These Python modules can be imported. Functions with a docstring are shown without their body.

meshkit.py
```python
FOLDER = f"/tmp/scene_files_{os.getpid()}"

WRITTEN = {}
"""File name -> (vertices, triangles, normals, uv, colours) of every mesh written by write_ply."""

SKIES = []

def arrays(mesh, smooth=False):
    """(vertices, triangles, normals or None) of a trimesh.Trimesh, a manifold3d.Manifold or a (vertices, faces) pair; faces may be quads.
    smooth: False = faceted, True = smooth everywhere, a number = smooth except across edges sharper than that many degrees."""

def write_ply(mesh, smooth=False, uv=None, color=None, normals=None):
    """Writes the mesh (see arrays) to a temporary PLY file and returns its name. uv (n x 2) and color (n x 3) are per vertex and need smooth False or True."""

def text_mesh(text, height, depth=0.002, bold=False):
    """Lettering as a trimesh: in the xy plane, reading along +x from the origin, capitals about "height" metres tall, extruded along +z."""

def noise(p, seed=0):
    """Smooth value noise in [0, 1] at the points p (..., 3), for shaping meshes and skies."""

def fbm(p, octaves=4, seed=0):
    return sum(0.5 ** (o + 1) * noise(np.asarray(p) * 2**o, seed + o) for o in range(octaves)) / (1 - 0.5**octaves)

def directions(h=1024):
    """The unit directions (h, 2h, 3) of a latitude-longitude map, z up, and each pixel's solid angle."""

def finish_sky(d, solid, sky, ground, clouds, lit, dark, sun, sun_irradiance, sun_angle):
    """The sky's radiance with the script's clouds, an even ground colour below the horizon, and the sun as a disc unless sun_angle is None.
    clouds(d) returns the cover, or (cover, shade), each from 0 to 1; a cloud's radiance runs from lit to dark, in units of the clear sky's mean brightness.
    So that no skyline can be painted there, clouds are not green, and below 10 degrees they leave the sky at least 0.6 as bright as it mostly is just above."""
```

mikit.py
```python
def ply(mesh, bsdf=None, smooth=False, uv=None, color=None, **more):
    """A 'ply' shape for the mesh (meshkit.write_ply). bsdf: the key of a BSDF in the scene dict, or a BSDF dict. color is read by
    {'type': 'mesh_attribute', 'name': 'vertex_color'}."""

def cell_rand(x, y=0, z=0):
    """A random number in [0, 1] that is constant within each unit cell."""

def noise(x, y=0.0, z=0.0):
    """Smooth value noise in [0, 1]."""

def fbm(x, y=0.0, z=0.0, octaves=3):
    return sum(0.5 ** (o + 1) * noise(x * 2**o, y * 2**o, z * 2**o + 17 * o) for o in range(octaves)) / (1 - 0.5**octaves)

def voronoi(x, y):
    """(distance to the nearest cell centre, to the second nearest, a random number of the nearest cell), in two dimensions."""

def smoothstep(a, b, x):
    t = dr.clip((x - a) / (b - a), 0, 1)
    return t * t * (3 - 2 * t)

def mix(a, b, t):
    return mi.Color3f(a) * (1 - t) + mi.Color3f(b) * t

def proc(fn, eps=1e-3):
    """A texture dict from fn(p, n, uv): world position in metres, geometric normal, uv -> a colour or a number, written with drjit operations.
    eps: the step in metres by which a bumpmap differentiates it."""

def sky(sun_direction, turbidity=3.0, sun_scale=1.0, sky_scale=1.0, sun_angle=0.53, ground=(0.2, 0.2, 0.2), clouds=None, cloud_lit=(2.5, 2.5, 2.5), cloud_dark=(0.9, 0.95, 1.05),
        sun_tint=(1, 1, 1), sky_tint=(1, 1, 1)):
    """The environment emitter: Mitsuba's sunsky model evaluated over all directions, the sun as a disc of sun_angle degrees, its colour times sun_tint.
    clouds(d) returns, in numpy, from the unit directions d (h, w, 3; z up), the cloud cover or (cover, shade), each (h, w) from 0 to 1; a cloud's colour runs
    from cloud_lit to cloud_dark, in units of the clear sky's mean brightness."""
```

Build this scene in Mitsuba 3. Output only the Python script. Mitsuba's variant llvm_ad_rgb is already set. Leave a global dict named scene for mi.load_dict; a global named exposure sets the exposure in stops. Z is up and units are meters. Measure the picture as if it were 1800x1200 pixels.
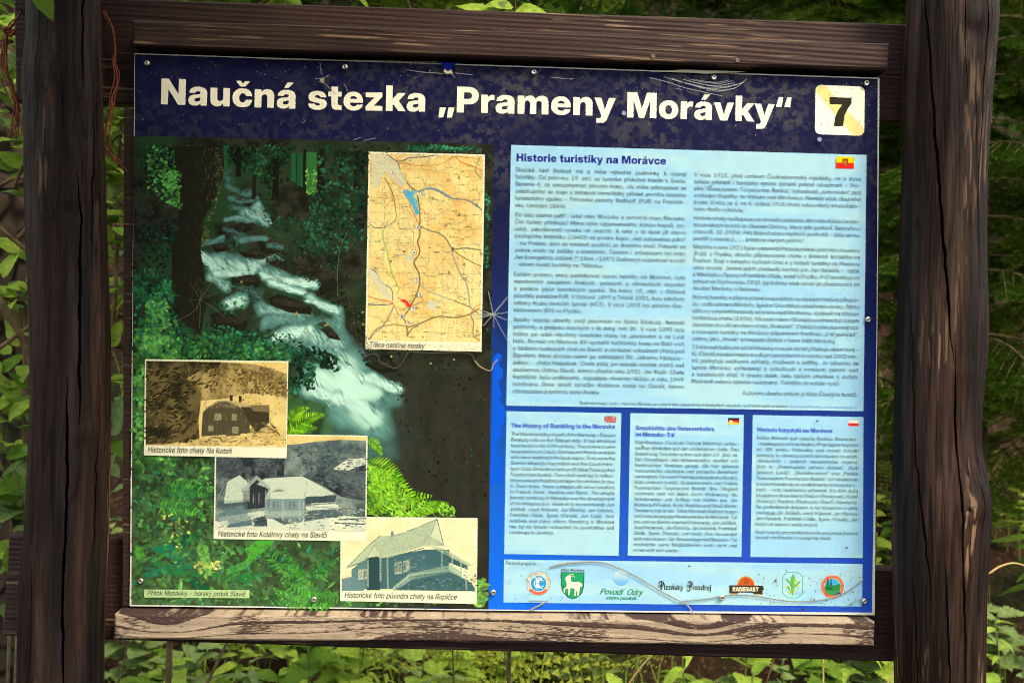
import math, random
import numpy as np, trimesh, shapely, manifold3d as m3
import drjit as dr, mitsuba as mi
import mikit, meshkit
from mikit import proc, fbm, noise, voronoi, smoothstep, mix, cell_rand
from shapely.geometry import Polygon, LineString, Point, box as sbox

T = mi.ScalarTransform4f
scene, labels = {}, {}

# ---------------------------------------------------------------- camera, sky, exposure
# world: metres, origin in the middle of the printed board, +x right, +y away behind the board, +z up; the ground lies 1.45 m below
EYE, FWD, UP = [-0.0768, -1.928, -0.0072], [0.04183, 0.99912, 0.00056], [-0.01777, 0.00018, 0.99984]
scene['camera'] = {'type': 'thinlens', 'fov': 50.0, 'fov_axis': 'x', 'near_clip': 0.05, 'far_clip': 300.0,
                   'aperture_radius': 0.0035, 'focus_distance': 1.92,
                   'to_world': T().look_at(origin=EYE, target=[EYE[i] + FWD[i] for i in range(3)], up=UP)}
scene['sky_light'] = mikit.sky([0.55, -0.72, 0.85], turbidity=3, sun_scale=0.30, sun_angle=18, ground=(0.04, 0.035, 0.025), clouds=lambda d: 1.0, sun_tint=(1.0, 0.97, 0.88), cloud_lit=(2.4, 2.5, 2.45))
exposure = 3.55

# ---------------------------------------------------------------- small helpers
R = random.Random(7)
RN = np.random.default_rng(11)
GROUND = -1.45


def P(s):
    """'x,z x,z ...' in tenths of a millimetre on the board -> metres"""
    return np.array([[float(a) for a in t.split(',')] for t in s.split()]) * 1e-4


def Pr(s):
    """the same with a third number per point, a width in millimetres"""
    a = np.array([[float(a) for a in t.split(',')] for t in s.split()])
    return a[:, :2] * 1e-4, a[:, 2:]


def C(h, k=0.80):
    v = np.array([int(h[i:i + 2], 16) for i in (0, 2, 4)]) / 255.0
    return np.where(v < 0.04045, v / 12.92, ((v + 0.055) / 1.055) ** 2.4) * k


def rgb(c):
    return {'type': 'rgb', 'value': [float(x) for x in c]}


def free(name):
    if name not in used:
        used[name] = 0
        return name
    used[name] += 1
    return f'{name}_{used[name]:03d}'


used = {}


def thing(name, label=None, cat=None, group=None, kind=None):
    key = free(name)
    d = {}
    for k, v in (('label', label), ('category', cat), ('group', group), ('kind', kind)):
        if v:
            d[k] = v
    labels[key] = d
    return key


def part(parent, name, mesh, bsdf, smooth=False, label=None, kind=None, **kw):
    key = free(f'{parent}__{name}' if parent else name)
    scene[key] = mesh if isinstance(mesh, dict) else mikit.ply(mesh, bsdf, smooth=smooth, **kw)
    d = {}
    if label:
        d['label'] = label
    if kind:
        d['kind'] = kind
    if d:
        labels.setdefault(key, {}).update(d)
    return key


def tm(v, f):
    return trimesh.Trimesh(np.asarray(v, float), np.asarray(f, int), process=False)


def cat(ms):
    return trimesh.util.concatenate(ms)


def tube(pts, r, n=7, cap=True):
    """a round bar along points; r a number or one per point"""
    p = np.asarray(pts, float)
    r = np.broadcast_to(np.asarray(r, float), (len(p),))
    t = np.gradient(p, axis=0)
    t /= np.linalg.norm(t, axis=1, keepdims=True) + 1e-12
    a = np.cross(t, [0.31, 0.17, 0.93])
    a /= np.linalg.norm(a, axis=1, keepdims=True) + 1e-12
    b = np.cross(t, a)
    th = np.arange(n) * 2 * np.pi / n
    v = (p[:, None] + r[:, None, None] * (a[:, None] * np.cos(th)[None, :, None] + b[:, None] * np.sin(th)[None, :, None])).reshape(-1, 3)
    f = []
    for i in range(len(p) - 1):
        for j in range(n):
            q, s = i * n + j, i * n + (j + 1) % n
            f += [[q, s, s + n], [q, s + n, q + n]]
    if cap:
        for i, flip in ((0, 0), (len(p) - 1, 1)):
            for j in range(1, n - 1):
                tri = [i * n, i * n + j + 1, i * n + j]
                f.append(tri[::-1] if flip else tri)
    return tm(v, f)


def smooth_path(pts, n=24):
    """Catmull-Rom through the points"""
    p = np.asarray(pts, float)
    p = np.vstack([2 * p[0] - p[1], p, 2 * p[-1] - p[-2]])
    out = []
    m = len(p) - 3
    for u in np.linspace(0, m - 1e-9, n):
        i = int(u)
        t = u - i
        a, b, c, d = p[i:i + 4]
        out.append(0.5 * (2 * b + (c - a) * t + (2 * a - 5 * b + 4 * c - d) * t * t + (3 * b - a - 3 * c + d) * t ** 3))
    return np.array(out)


def rot(axis, deg):
    return trimesh.transformations.rotation_matrix(math.radians(deg), axis)


def frame(origin, fwd, up, s=1.0):
    """4 x 4 placing +y along fwd and +z near up"""
    y = np.asarray(fwd, float)
    y = y / np.linalg.norm(y)
    x = np.cross(y, up)
    x /= np.linalg.norm(x) + 1e-9
    z = np.cross(x, y)
    m = np.eye(4)
    m[:3, 0], m[:3, 1], m[:3, 2], m[:3, 3] = x * s, y * s, z * s, origin
    return m


def placed(d, m):
    return {**d, 'to_world': T(m.tolist())}


# ---------------------------------------------------------------- materials
def mat(key, color, rough=0.6, spec=0.4, bump=None, bscale=1.0, **kw):
    b = {'type': 'principled', 'base_color': color if isinstance(color, dict) else rgb(color), 'roughness': rough if isinstance(rough, dict) else float(rough), 'specular': float(spec), **kw}
    if bump is not None:
        b = {'type': 'bumpmap', 'arbitrary': bump, 'scale': float(bscale), 'bsdf': b}
    scene[key] = {'type': 'twosided', 'bsdf': b}
    return key


def post_color(p, n, uv):
    a = fbm(p.x * 38 + p.y * 38, p.y * 30, p.z * 2.2, octaves=4)
    streak = fbm(p.x * 160 + 3, p.y * 160, p.z * 5.5, octaves=3)
    c = mix([0.0165, 0.0092, 0.0074], [0.048, 0.0270, 0.0212], smoothstep(0.30, 0.70, a))
    c = mix(c, [0.0120, 0.0088, 0.0092], smoothstep(0.46, 0.66, fbm(p.x * 22 + 9, p.y * 22, p.z * 1.3 + 4)))
    c = c * (0.62 + 0.76 * smoothstep(0.28, 0.70, streak))
    hair = dr.abs(noise(p.x * 95 + 2.0 * noise(p.z * 4.0, 3.0), p.y * 95, p.z * 2.2) - 0.5)
    c = c * (0.45 + 0.55 * smoothstep(0.003, 0.026, hair))
    fleck = noise(p.x * 330, p.y * 330, p.z * 38)
    c = c * (0.70 + 0.36 * fleck)
    wear = smoothstep(0.56, 0.70, fbm(p.x * 26 + 31, p.y * 26, p.z * 3.2 + 7, octaves=4)) * smoothstep(0.52, 0.66, fbm(p.x * 210, p.y * 210 + 5, p.z * 16, octaves=2))
    low = smoothstep(0.5, -0.6, p.z)
    c = mix(c, [0.19, 0.125, 0.078], dr.clip(wear * (0.35 + 0.85 * low), 0, 1))
    return c


def post_bump(p, n, uv):
    return 1.3 * fbm(p.x * 200, p.y * 200, p.z * 7.0, octaves=3) + 1.2 * fbm(p.x * 45 + 8, p.y * 45, p.z * 2.5, octaves=2)


mat('post_wood', proc(post_color), rough=0.55, spec=0.10, bump=proc(post_bump, eps=8e-4), bscale=0.0030)
mat('end_wood', proc(lambda p, n, uv: mix([0.012, 0.008, 0.009], [0.05, 0.035, 0.036], fbm(p.x * 60, p.y * 60, p.z * 60))), rough=0.8)


def grain(p, k):
    """distance through the growth rings of a board lying along x, with the swirls round knots"""
    z = p.z - 0.0155 * -p.x
    g = z * 1.0 + 0.010 * fbm(p.x * 2.2 + k, z * 7, k, octaves=3)
    return g


def plank_color(p, n, uv):
    w = fbm(p.x * 3.0 + 2, p.z * 10, p.y * 8, octaves=2)
    z = p.z + 0.026 * p.x
    ring = 0.5 + 0.5 * dr.sin((z + 0.012 * w) * 720)
    fine = fbm(p.x * 8, z * 420, p.y * 200, octaves=3)
    c = mix([0.019, 0.0105, 0.0098], [0.056, 0.032, 0.030], fine * 0.8 + 0.2 * ring)
    pale = smoothstep(0.66, 0.78, fbm(p.x * 11 + 5, z * 380 + 3, 2.0, octaves=2)) * smoothstep(0.5, 0.62, fbm(p.x * 4.2 + 1, z * 22, 5.0))
    c = mix(c, [0.23, 0.15, 0.09], pale * 0.75)
    return c


def plank_bump(p, n, uv):
    w = fbm(p.x * 3.0 + 2, p.z * 10, p.y * 8, octaves=2)
    z = p.z + 0.026 * p.x
    return 0.5 * dr.sin((z + 0.012 * w) * 720) + fbm(p.x * 9, z * 400, p.y * 200, octaves=2)


mat('stained_plank', proc(plank_color), rough=0.55, spec=0.14, bump=proc(plank_bump, eps=6e-4), bscale=0.0006)

KNOTS = [(k[0], k[1], k[2]) for k in np.hstack([P('-5752,-5022 -1647,-5052 178,-5059 3434,-4997 5035,-5086 1170,-5554'), np.array([[.060, .030, .0, .044, .028, .0]]).T])]


def rail_rings(p):
    z = p.z + 0.0125 * p.x
    v = z + 0.010 * (fbm(p.x * 3.1, 3.0, 1.0, octaves=2) - 0.5) * 2 + 0.0016 * fbm(p.x * 14, z * 30, 4.0)
    for (kx, kz, r), amp, sx in zip(KNOTS, (0.021, -0.016, 0.0, 0.019, -0.012, 0.0), (0.085, 0.13, 1, 0.075, 0.16, 1)):
        if amp:
            dx, dz = (p.x - kx) / sx, (p.z - kz) / (0.021)
            v = v + amp * dr.exp(-(dx * dx + dz * dz))
    return v


def rail_color(p, n, uv):
    v = rail_rings(p)
    t = v * 58
    s = t - dr.floor(t)
    wide = smoothstep(0.35, 0.65, fbm(dr.floor(t) * 3.7, p.x * 2.6, 7.0, octaves=2))
    line = smoothstep(0.0, 0.08, s) * (1 - smoothstep(0.10 + 0.30 * wide, 0.18 + 0.42 * wide, s))
    line = dr.clip(line * (0.70 + 0.6 * wide), 0, 1)
    patch = smoothstep(0.46, 0.66, fbm(p.x * 9 + 3, p.z * 30, 3.3, octaves=5) + 0.10 * smoothstep(0.48, 0.64, p.x))
    speck = fbm(p.x * 130, p.z * 700, 1.0, octaves=3)
    dark = dr.clip(line + 0.62 * patch, 0, 1)
    dark = smoothstep(0.25, 0.75, dark * 0.75 + (speck - 0.5) * 1.25 + 0.12)
    pale = mix([0.27, 0.212, 0.158], [0.42, 0.335, 0.24], fbm(p.x * 20, p.z * 90, 0.4))
    pale = pale * (0.62 + 0.7 * fbm(p.x * 24, p.z * 520, 6.0, octaves=3))
    return mix(pale, mix([0.026, 0.014, 0.015], [0.062, 0.037, 0.036], speck), dark * 0.96)


def rail_bump(p, n, uv):
    t = rail_rings(p) * 58
    s = t - dr.floor(t)
    return smoothstep(0.0, 0.12, s) * (1 - smoothstep(0.30, 0.46, s)) + 0.5 * fbm(p.x * 40, p.z * 800, 2.0, octaves=2)


mat('weathered_rail', proc(rail_color), rough=0.8, spec=0.12, bump=proc(rail_bump, eps=6e-4), bscale=0.0007)
mat('ink', {'type': 'mesh_attribute', 'name': 'vertex_color'}, rough=0.5, spec=0.06)
mat('white_plastic', proc(lambda p, n, uv: mix([0.55, 0.56, 0.50], [0.78, 0.78, 0.70], fbm(p.x * 40, p.z * 40, 1.0))), rough=0.4)
mat('steel', (0.55, 0.54, 0.50), rough=0.32, metallic=0.9)
mat('socket_dark', (0.05, 0.025, 0.02), rough=0.7)
mat('grime', proc(lambda p, n, uv: mix([0.018, 0.010, 0.008], [0.06, 0.03, 0.02], noise(p.x * 300, p.z * 300, 1.0))), rough=0.8)
mat('rust', (0.16, 0.12, 0.09), rough=0.6)
mat('film_shadow', (0.045, 0.045, 0.05), rough=0.4)
mat('twine_fibre', proc(lambda p, n, uv: mix([0.10, 0.022, 0.010], [0.34, 0.10, 0.05], fbm(p.x * 240, p.y * 240, p.z * 60))), rough=0.8)


def dirt(p):
    """algae and dried rain under and on the cover film: 0 clean .. 1 grey"""
    a = fbm(p.x * 105 + 0.6 * fbm(p.x * 20, p.z * 20, 4.0), p.z * 105, 3.0, octaves=6)
    fine = fbm(p.x * 260, p.z * 260, 5.0, octaves=3)
    big = fbm(p.x * 9 + 5, p.z * 14, 2.0)
    band = smoothstep(0.16, 0.36, p.z) * (0.30 + 0.62 * smoothstep(-0.45, 0.10, p.x)) + 0.08
    return dr.clip(smoothstep(0.36, 0.72, a + 0.45 * (fine - 0.5)) * band * (0.45 + 0.8 * smoothstep(0.32, 0.62, big)) * 0.70, 0, 1)


def blue_ink(p, n, uv):
    t = smoothstep(0.30, -0.47, p.z)
    left = smoothstep(0.40, -0.15, p.x)
    low = mix([0.016, 0.070, 0.46], [0.004, 0.13, 0.76], left)
    c = mix([0.0056, 0.0068, 0.046], low, dr.power(t, 1.5))
    c = mix(c, [0.052, 0.054, 0.068], dirt(p) * (1 - 0.72 * t))
    return c


mat('blue_print', proc(blue_ink), rough=0.5, spec=0.06)


def cyan_ink(p, n, uv):
    w = fbm(p.x * 6 + 1.7 * fbm(p.x * 4, p.z * 22, 2.0), p.z * 34, 3.0, octaves=4)
    c = mix([0.272, 0.530, 0.750], [0.335, 0.580, 0.700], smoothstep(0.40, 0.66, w))
    return c * (0.95 + 0.10 * fbm(p.x * 60, p.z * 60, 8.0))


mat('cyan_print', proc(cyan_ink), rough=0.5, spec=0.06)

# the long-exposure stream on the big photograph: strokes of white water (x, z, x, z, half width, brightness)
STREAM = []
STROKES = '''-4983,2857,6,.16 -4595,1995,10,.20 -4654,1993,10,.18 -4937,1394,10,.22 -4934,1216,12,.30 -4632,747,13,.26 -4632,747,13,.20 -3542,272,16,.26 -3542,272,16,.28 -2896,-511,24,.4 -5051,1213,16,.8 -4540,1144,13,.8 -4442,1147,10,.6 -3948,958,9,.7 -3032,431,7,.6 -2923,-114,12,.6
-4991,2797,6,.35 -4940,2640,6,.35 -4957,2521,6,.4 -4564,2451,5,.4 -4973,2323,4,.4 -4463,2315,4,.4 -4596,2074,10,.75 -4241,1963,9,.75 -4951,2175,4,.4 -4656,2152,4,.4
-4992,1748,4,.3 -4551,1719,4,.3 -4794,1624,5,.5 -4255,1666,5,.5 -4928,1968,4,.65 -4457,1958,4,.65 -5312,1583,4,.55 -5038,1589,4,.55 -5356,1306,9,.95 -5128,1132,11,.95
-5177,1131,11,.9 -4423,1187,8,.9 -5126,1014,9,.85 -4539,1065,8,.85 -5223,952,7,.8 -4966,819,8,.8 -4927,840,6,.5 -4634,865,6,.5 -4922,523,11,.95 -4686,528,10,.95
-4441,2177,6,.7 -4221,1964,8,.8 -4203,1518,5,.35 -3957,1494,5,.35 -4395,1266,4,.75 -4003,1304,4,.75 -4322,1010,6,.85 -3947,939,8,.95 -3947,939,8,.95 -3433,830,6,.9
-4143,885,7,.85 -3648,707,9,.9 -3498,590,8,.8 -3031,411,8,.85 -4331,406,9,.7 -3543,351,10,.75 -4229,200,9,.6 -3620,271,9,.65 -4028,-54,10,.9 -3489,55,9,.95
-3736,120,10,.5 -3047,182,8,.5 -3536,-45,12,.75 -2942,-134,14,.8 -3829,-189,11,.6 -3137,-277,12,.6 -3041,-166,14,.75 -2906,-511,16,.85 -2935,-531,26,.95 -2749,-1005,34,1.0
-3307,-756,22,.95 -2433,-1000,24,1.0 -2536,-743,10,.95 -1939,-903,8,.9 -3471,-937,15,.85 -2925,-1127,18,.9 -2747,-1105,26,.9 -2444,-1458,26,.85 -2921,-1326,22,.65 -2341,-1675,22,.6
-2378,-1258,16,.55 -2014,-1113,12,.5 -2371,-1656,18,.3 -2098,-2010,16,.25 -2913,-1803,22,.3 -2415,-1995,22,.3
'''
STROKES = [[float(v) for v in t.split(',')] for t in STROKES.split()]
for a, b in zip(STROKES[::2], STROKES[1::2]):
    STREAM.append((a[0] * 1e-4, a[1] * 1e-4, b[0] * 1e-4, b[1] * 1e-4, (a[2] + b[2]) / 2000, (a[3] + b[3]) / 2))


# dark wet rocks between the falls: x, z, x, z, half width
ROCK_ENDS = P('-4158,597 -3505,402 -4810,872 -4419,919 -5151,222 -4679,112 -4644,1439 -4250,1388 -4749,1833 -4494,1839 -3754,1161 -3358,1030 -3283,128 -3044,3 -5134,1468 -4958,1462')
ROCKS = [(*a, *b, r * 1e-3) for a, b, r in zip(ROCK_ENDS[::2].tolist(), ROCK_ENDS[1::2].tolist(), (14, 11, 15, 9, 6, 13, 9, 6))]


def stream_ink(p, n, uv):
    x = p.x + 0.010 * (fbm(p.x * 30, p.z * 30, 2.0, octaves=2) - 0.5) * 2
    z = p.z + 0.009 * (fbm(p.x * 34, p.z * 34, 9.0, octaves=3) - 0.5) * 2
    w = mi.Float(0)
    for x0, z0, x1, z1, r, k in STREAM:
        dx, dz = x1 - x0, z1 - z0
        t = dr.clip(((x - x0) * dx + (z - z0) * dz) / (dx * dx + dz * dz), 0, 1)
        d = dr.sqrt(dr.square(x - x0 - t * dx) + dr.square(z - z0 - t * dz))
        w = dr.maximum(w, k * smoothstep(2.1 * r, 0.15 * r, d))
    for x0, z0, x1, z1, r in ROCKS:
        dx, dz = x1 - x0, z1 - z0
        t = dr.clip(((x - x0) * dx + (z - z0) * dz) / (dx * dx + dz * dz), 0, 1)
        d = dr.sqrt(dr.square(x - x0 - t * dx) + dr.square(z - z0 - t * dz))
        w = w * smoothstep(0.55 * r, 1.25 * r, d)
    w = w * (0.80 + 0.36 * fbm((p.x * 0.65 + p.z * 0.75) * 190, (p.x * 0.75 - p.z * 0.65) * 22, 1.0, octaves=3))
    w = w - 0.30 * smoothstep(0.56, 0.66, fbm(p.x * 46, p.z * 80, 5.0, octaves=3)) * smoothstep(0.02, 0.12, p.z) * (1 - w)
    soft = fbm(p.x * 13, p.z * 17, 4.0, octaves=5)
    bank = smoothstep(-0.20, -0.42, p.x + 0.35 * p.z + 0.02)
    green = smoothstep(0.42, 0.62, soft) * (0.35 + 0.65 * bank)
    c = mix([0.008, 0.0082, 0.0052], [0.026, 0.028, 0.017], smoothstep(0.3, 0.7, fbm(p.x * 55, p.z * 55, 2.0, octaves=5)))
    c = mix(c, [0.016, 0.050, 0.020], green)
    c = mix(c, mix([0.010, 0.026, 0.010], [0.040, 0.125, 0.040], smoothstep(0.35, 0.65, fbm(p.x * 60, p.z * 60, 6.0, octaves=5))), bank * smoothstep(-0.02, -0.16, p.z) * 0.85)
    pool = smoothstep(0.02, -0.12, p.z) * smoothstep(-0.27, -0.17, p.x)
    c = mix(c, mix([0.014, 0.0150, 0.0105], [0.028, 0.0285, 0.0205], fbm(p.x * 70, p.z * 40, 3.0, octaves=5)), pool)
    c = mix(c, [0.030, 0.075, 0.070], pool * smoothstep(0.10, -0.04, dr.abs(p.x + 0.245 + 0.25 * p.z + 0.03)) * smoothstep(-0.30, -0.10, p.z) * 0.8)
    w = w * 0.97
    c = c + mi.Color3f(0.026, 0.040, 0.018) * smoothstep(-0.08, -0.44, p.z) * smoothstep(-0.20, -0.34, p.x)
    c = mix(c, [0.080, 0.220, 0.200], smoothstep(0.05, 0.60, w))
    c = mix(c, [0.420, 0.690, 0.600], smoothstep(0.48, 1.0, w))
    return c


mat('stream_print', proc(stream_ink), rough=0.5, spec=0.06)


def relief_ink(p, n, uv):
    h = fbm(p.x * 17 + 3, p.z * 17, 2.0, octaves=4)
    s = fbm(p.x * 17 + 3.12, p.z * 17 + 0.1, 2.0, octaves=4)
    c = mix([0.71, 0.610, 0.255], [0.68, 0.490, 0.165], smoothstep(0.42, 0.72, h + 2.0 * (h - s)))
    c = mix(c, [0.60, 0.62, 0.36], smoothstep(0.60, 0.44, fbm(p.x * 22, p.z * 22, 6.0)) * smoothstep(0.0, 0.25, h - s + 0.1) * 0.5)
    t = h * 34
    f = t - dr.floor(t)
    return mix(c, [0.46, 0.24, 0.07], smoothstep(0.10, 0.02, dr.abs(f - 0.5)) * 0.40)


mat('relief_print', proc(relief_ink), rough=0.5, spec=0.06)


def faded(dark, light, k, amp=1.0):
    def fn(p, n, uv):
        a = fbm(p.x * 40 + k, p.z * 40, k, octaves=5)
        b = fbm(p.x * 210, p.z * 210, k + 2, octaves=2)
        return mix(dark, light, dr.clip(0.5 + amp * ((a - 0.5) * 2.6 + (b - 0.5) * 0.7), 0, 1))
    return proc(fn)


mat('sepia_light', faded([0.50, 0.38, 0.12], [0.70, 0.56, 0.24], 1.0, 0.6), rough=0.5, spec=0.06)
mat('old_cream', faded([0.62, 0.56, 0.30], [0.80, 0.76, 0.52], 13.0, 0.5), rough=0.5, spec=0.06)
mat('sepia_mid', faded([0.11, 0.085, 0.03], [0.40, 0.30, 0.11], 3.0), rough=0.5, spec=0.06)
mat('sepia_dark', faded([0.018, 0.016, 0.008], [0.12, 0.095, 0.035], 5.0), rough=0.5, spec=0.06)
mat('slate_light', faded([0.42, 0.50, 0.43], [0.66, 0.68, 0.50], 7.0, 0.6), rough=0.5, spec=0.06)
mat('slate_mid', faded([0.055, 0.085, 0.090], [0.20, 0.26, 0.23], 9.0), rough=0.5, spec=0.06)
mat('slate_dark', faded([0.015, 0.022, 0.028], [0.075, 0.10, 0.105], 11.0), rough=0.5, spec=0.06)

# ---------------------------------------------------------------- printing: flat inks in thin sheets, a third of a millimetre apart
SHEET = 0.00025


class Ink:
    """flat shapes on the board, each in one colour of ink"""

    def __init__(self):
        self.v, self.f, self.c, self.n = [], [], [], 0

    def add(self, v2, f, col):
        v2 = np.asarray(v2, float)
        self.v.append(v2)
        self.f.append(np.asarray(f, int) + self.n)
        self.c.append(np.broadcast_to(np.asarray(col, float), (len(v2), 3)))
        self.n += len(v2)

    def shape(self, g, col):
        for q in getattr(g, 'geoms', [g]):
            if isinstance(q, Polygon) and q.area > 1e-9:
                v, f = trimesh.creation.triangulate_polygon(q, engine='earcut')
                self.add(v, f, col)
        return self

    def poly(self, s, col):
        pts = P(s) if isinstance(s, str) else s
        return self.shape(Polygon(pts).buffer(0), col)

    def line(self, s, w, col, smooth=True):
        pts = P(s) if isinstance(s, str) else np.asarray(s)
        if smooth and len(pts) > 2:
            p3 = smooth_path(np.c_[pts, pts[:, 0] * 0], 5 * len(pts))
            pts = p3[:, :2]
        return self.shape(LineString(pts).buffer(w / 2, quad_segs=2), col)

    def disc(self, x, z, r, col, n=14):
        t = np.arange(n) * 2 * np.pi / n
        self.add(np.c_[x + r * np.cos(t), z + r * np.sin(t)], [[0, i, i + 1] for i in range(1, n - 1)], col)

    def put(self, parent, name, layer, **kw):
        v = np.vstack(self.v)
        return part(parent, name, tm(np.c_[v[:, 0], np.full(len(v), -layer * SHEET), v[:, 1]], np.vstack(self.f)), 'ink', color=np.vstack(self.c), **kw)


def sheet(parent, name, outline, layer, bsdf, **kw):
    g = outline if isinstance(outline, Polygon) else Polygon(P(outline) if isinstance(outline, str) else outline)
    v, f = trimesh.creation.triangulate_polygon(g, engine='earcut')
    return part(parent, name, tm(np.c_[v[:, 0], np.full(len(v), -layer * SHEET), v[:, 1]], f), bsdf, **kw)


def load_font(text):
    font = {}
    for row in text.split('\n'):
        if not row:
            continue
        ch, rest = row[0], row[2:].split(';')
        vs, fs, n = [], [], 0
        for g in rest[1:]:
            rings = [np.array([[float(a) for a in t.split(',')] for t in r.split()]) for r in g.split('/')]
            v, f = trimesh.creation.triangulate_polygon(Polygon(rings[0], [r for r in rings[1:] if len(r) > 2]).buffer(0), engine='earcut')
            vs.append(v)
            fs.append(np.asarray(f) + n)
            n += len(v)
        font[ch] = (float(rest[0]), np.vstack(vs) if vs else None, np.vstack(fs) if fs else None)
    return font


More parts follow.
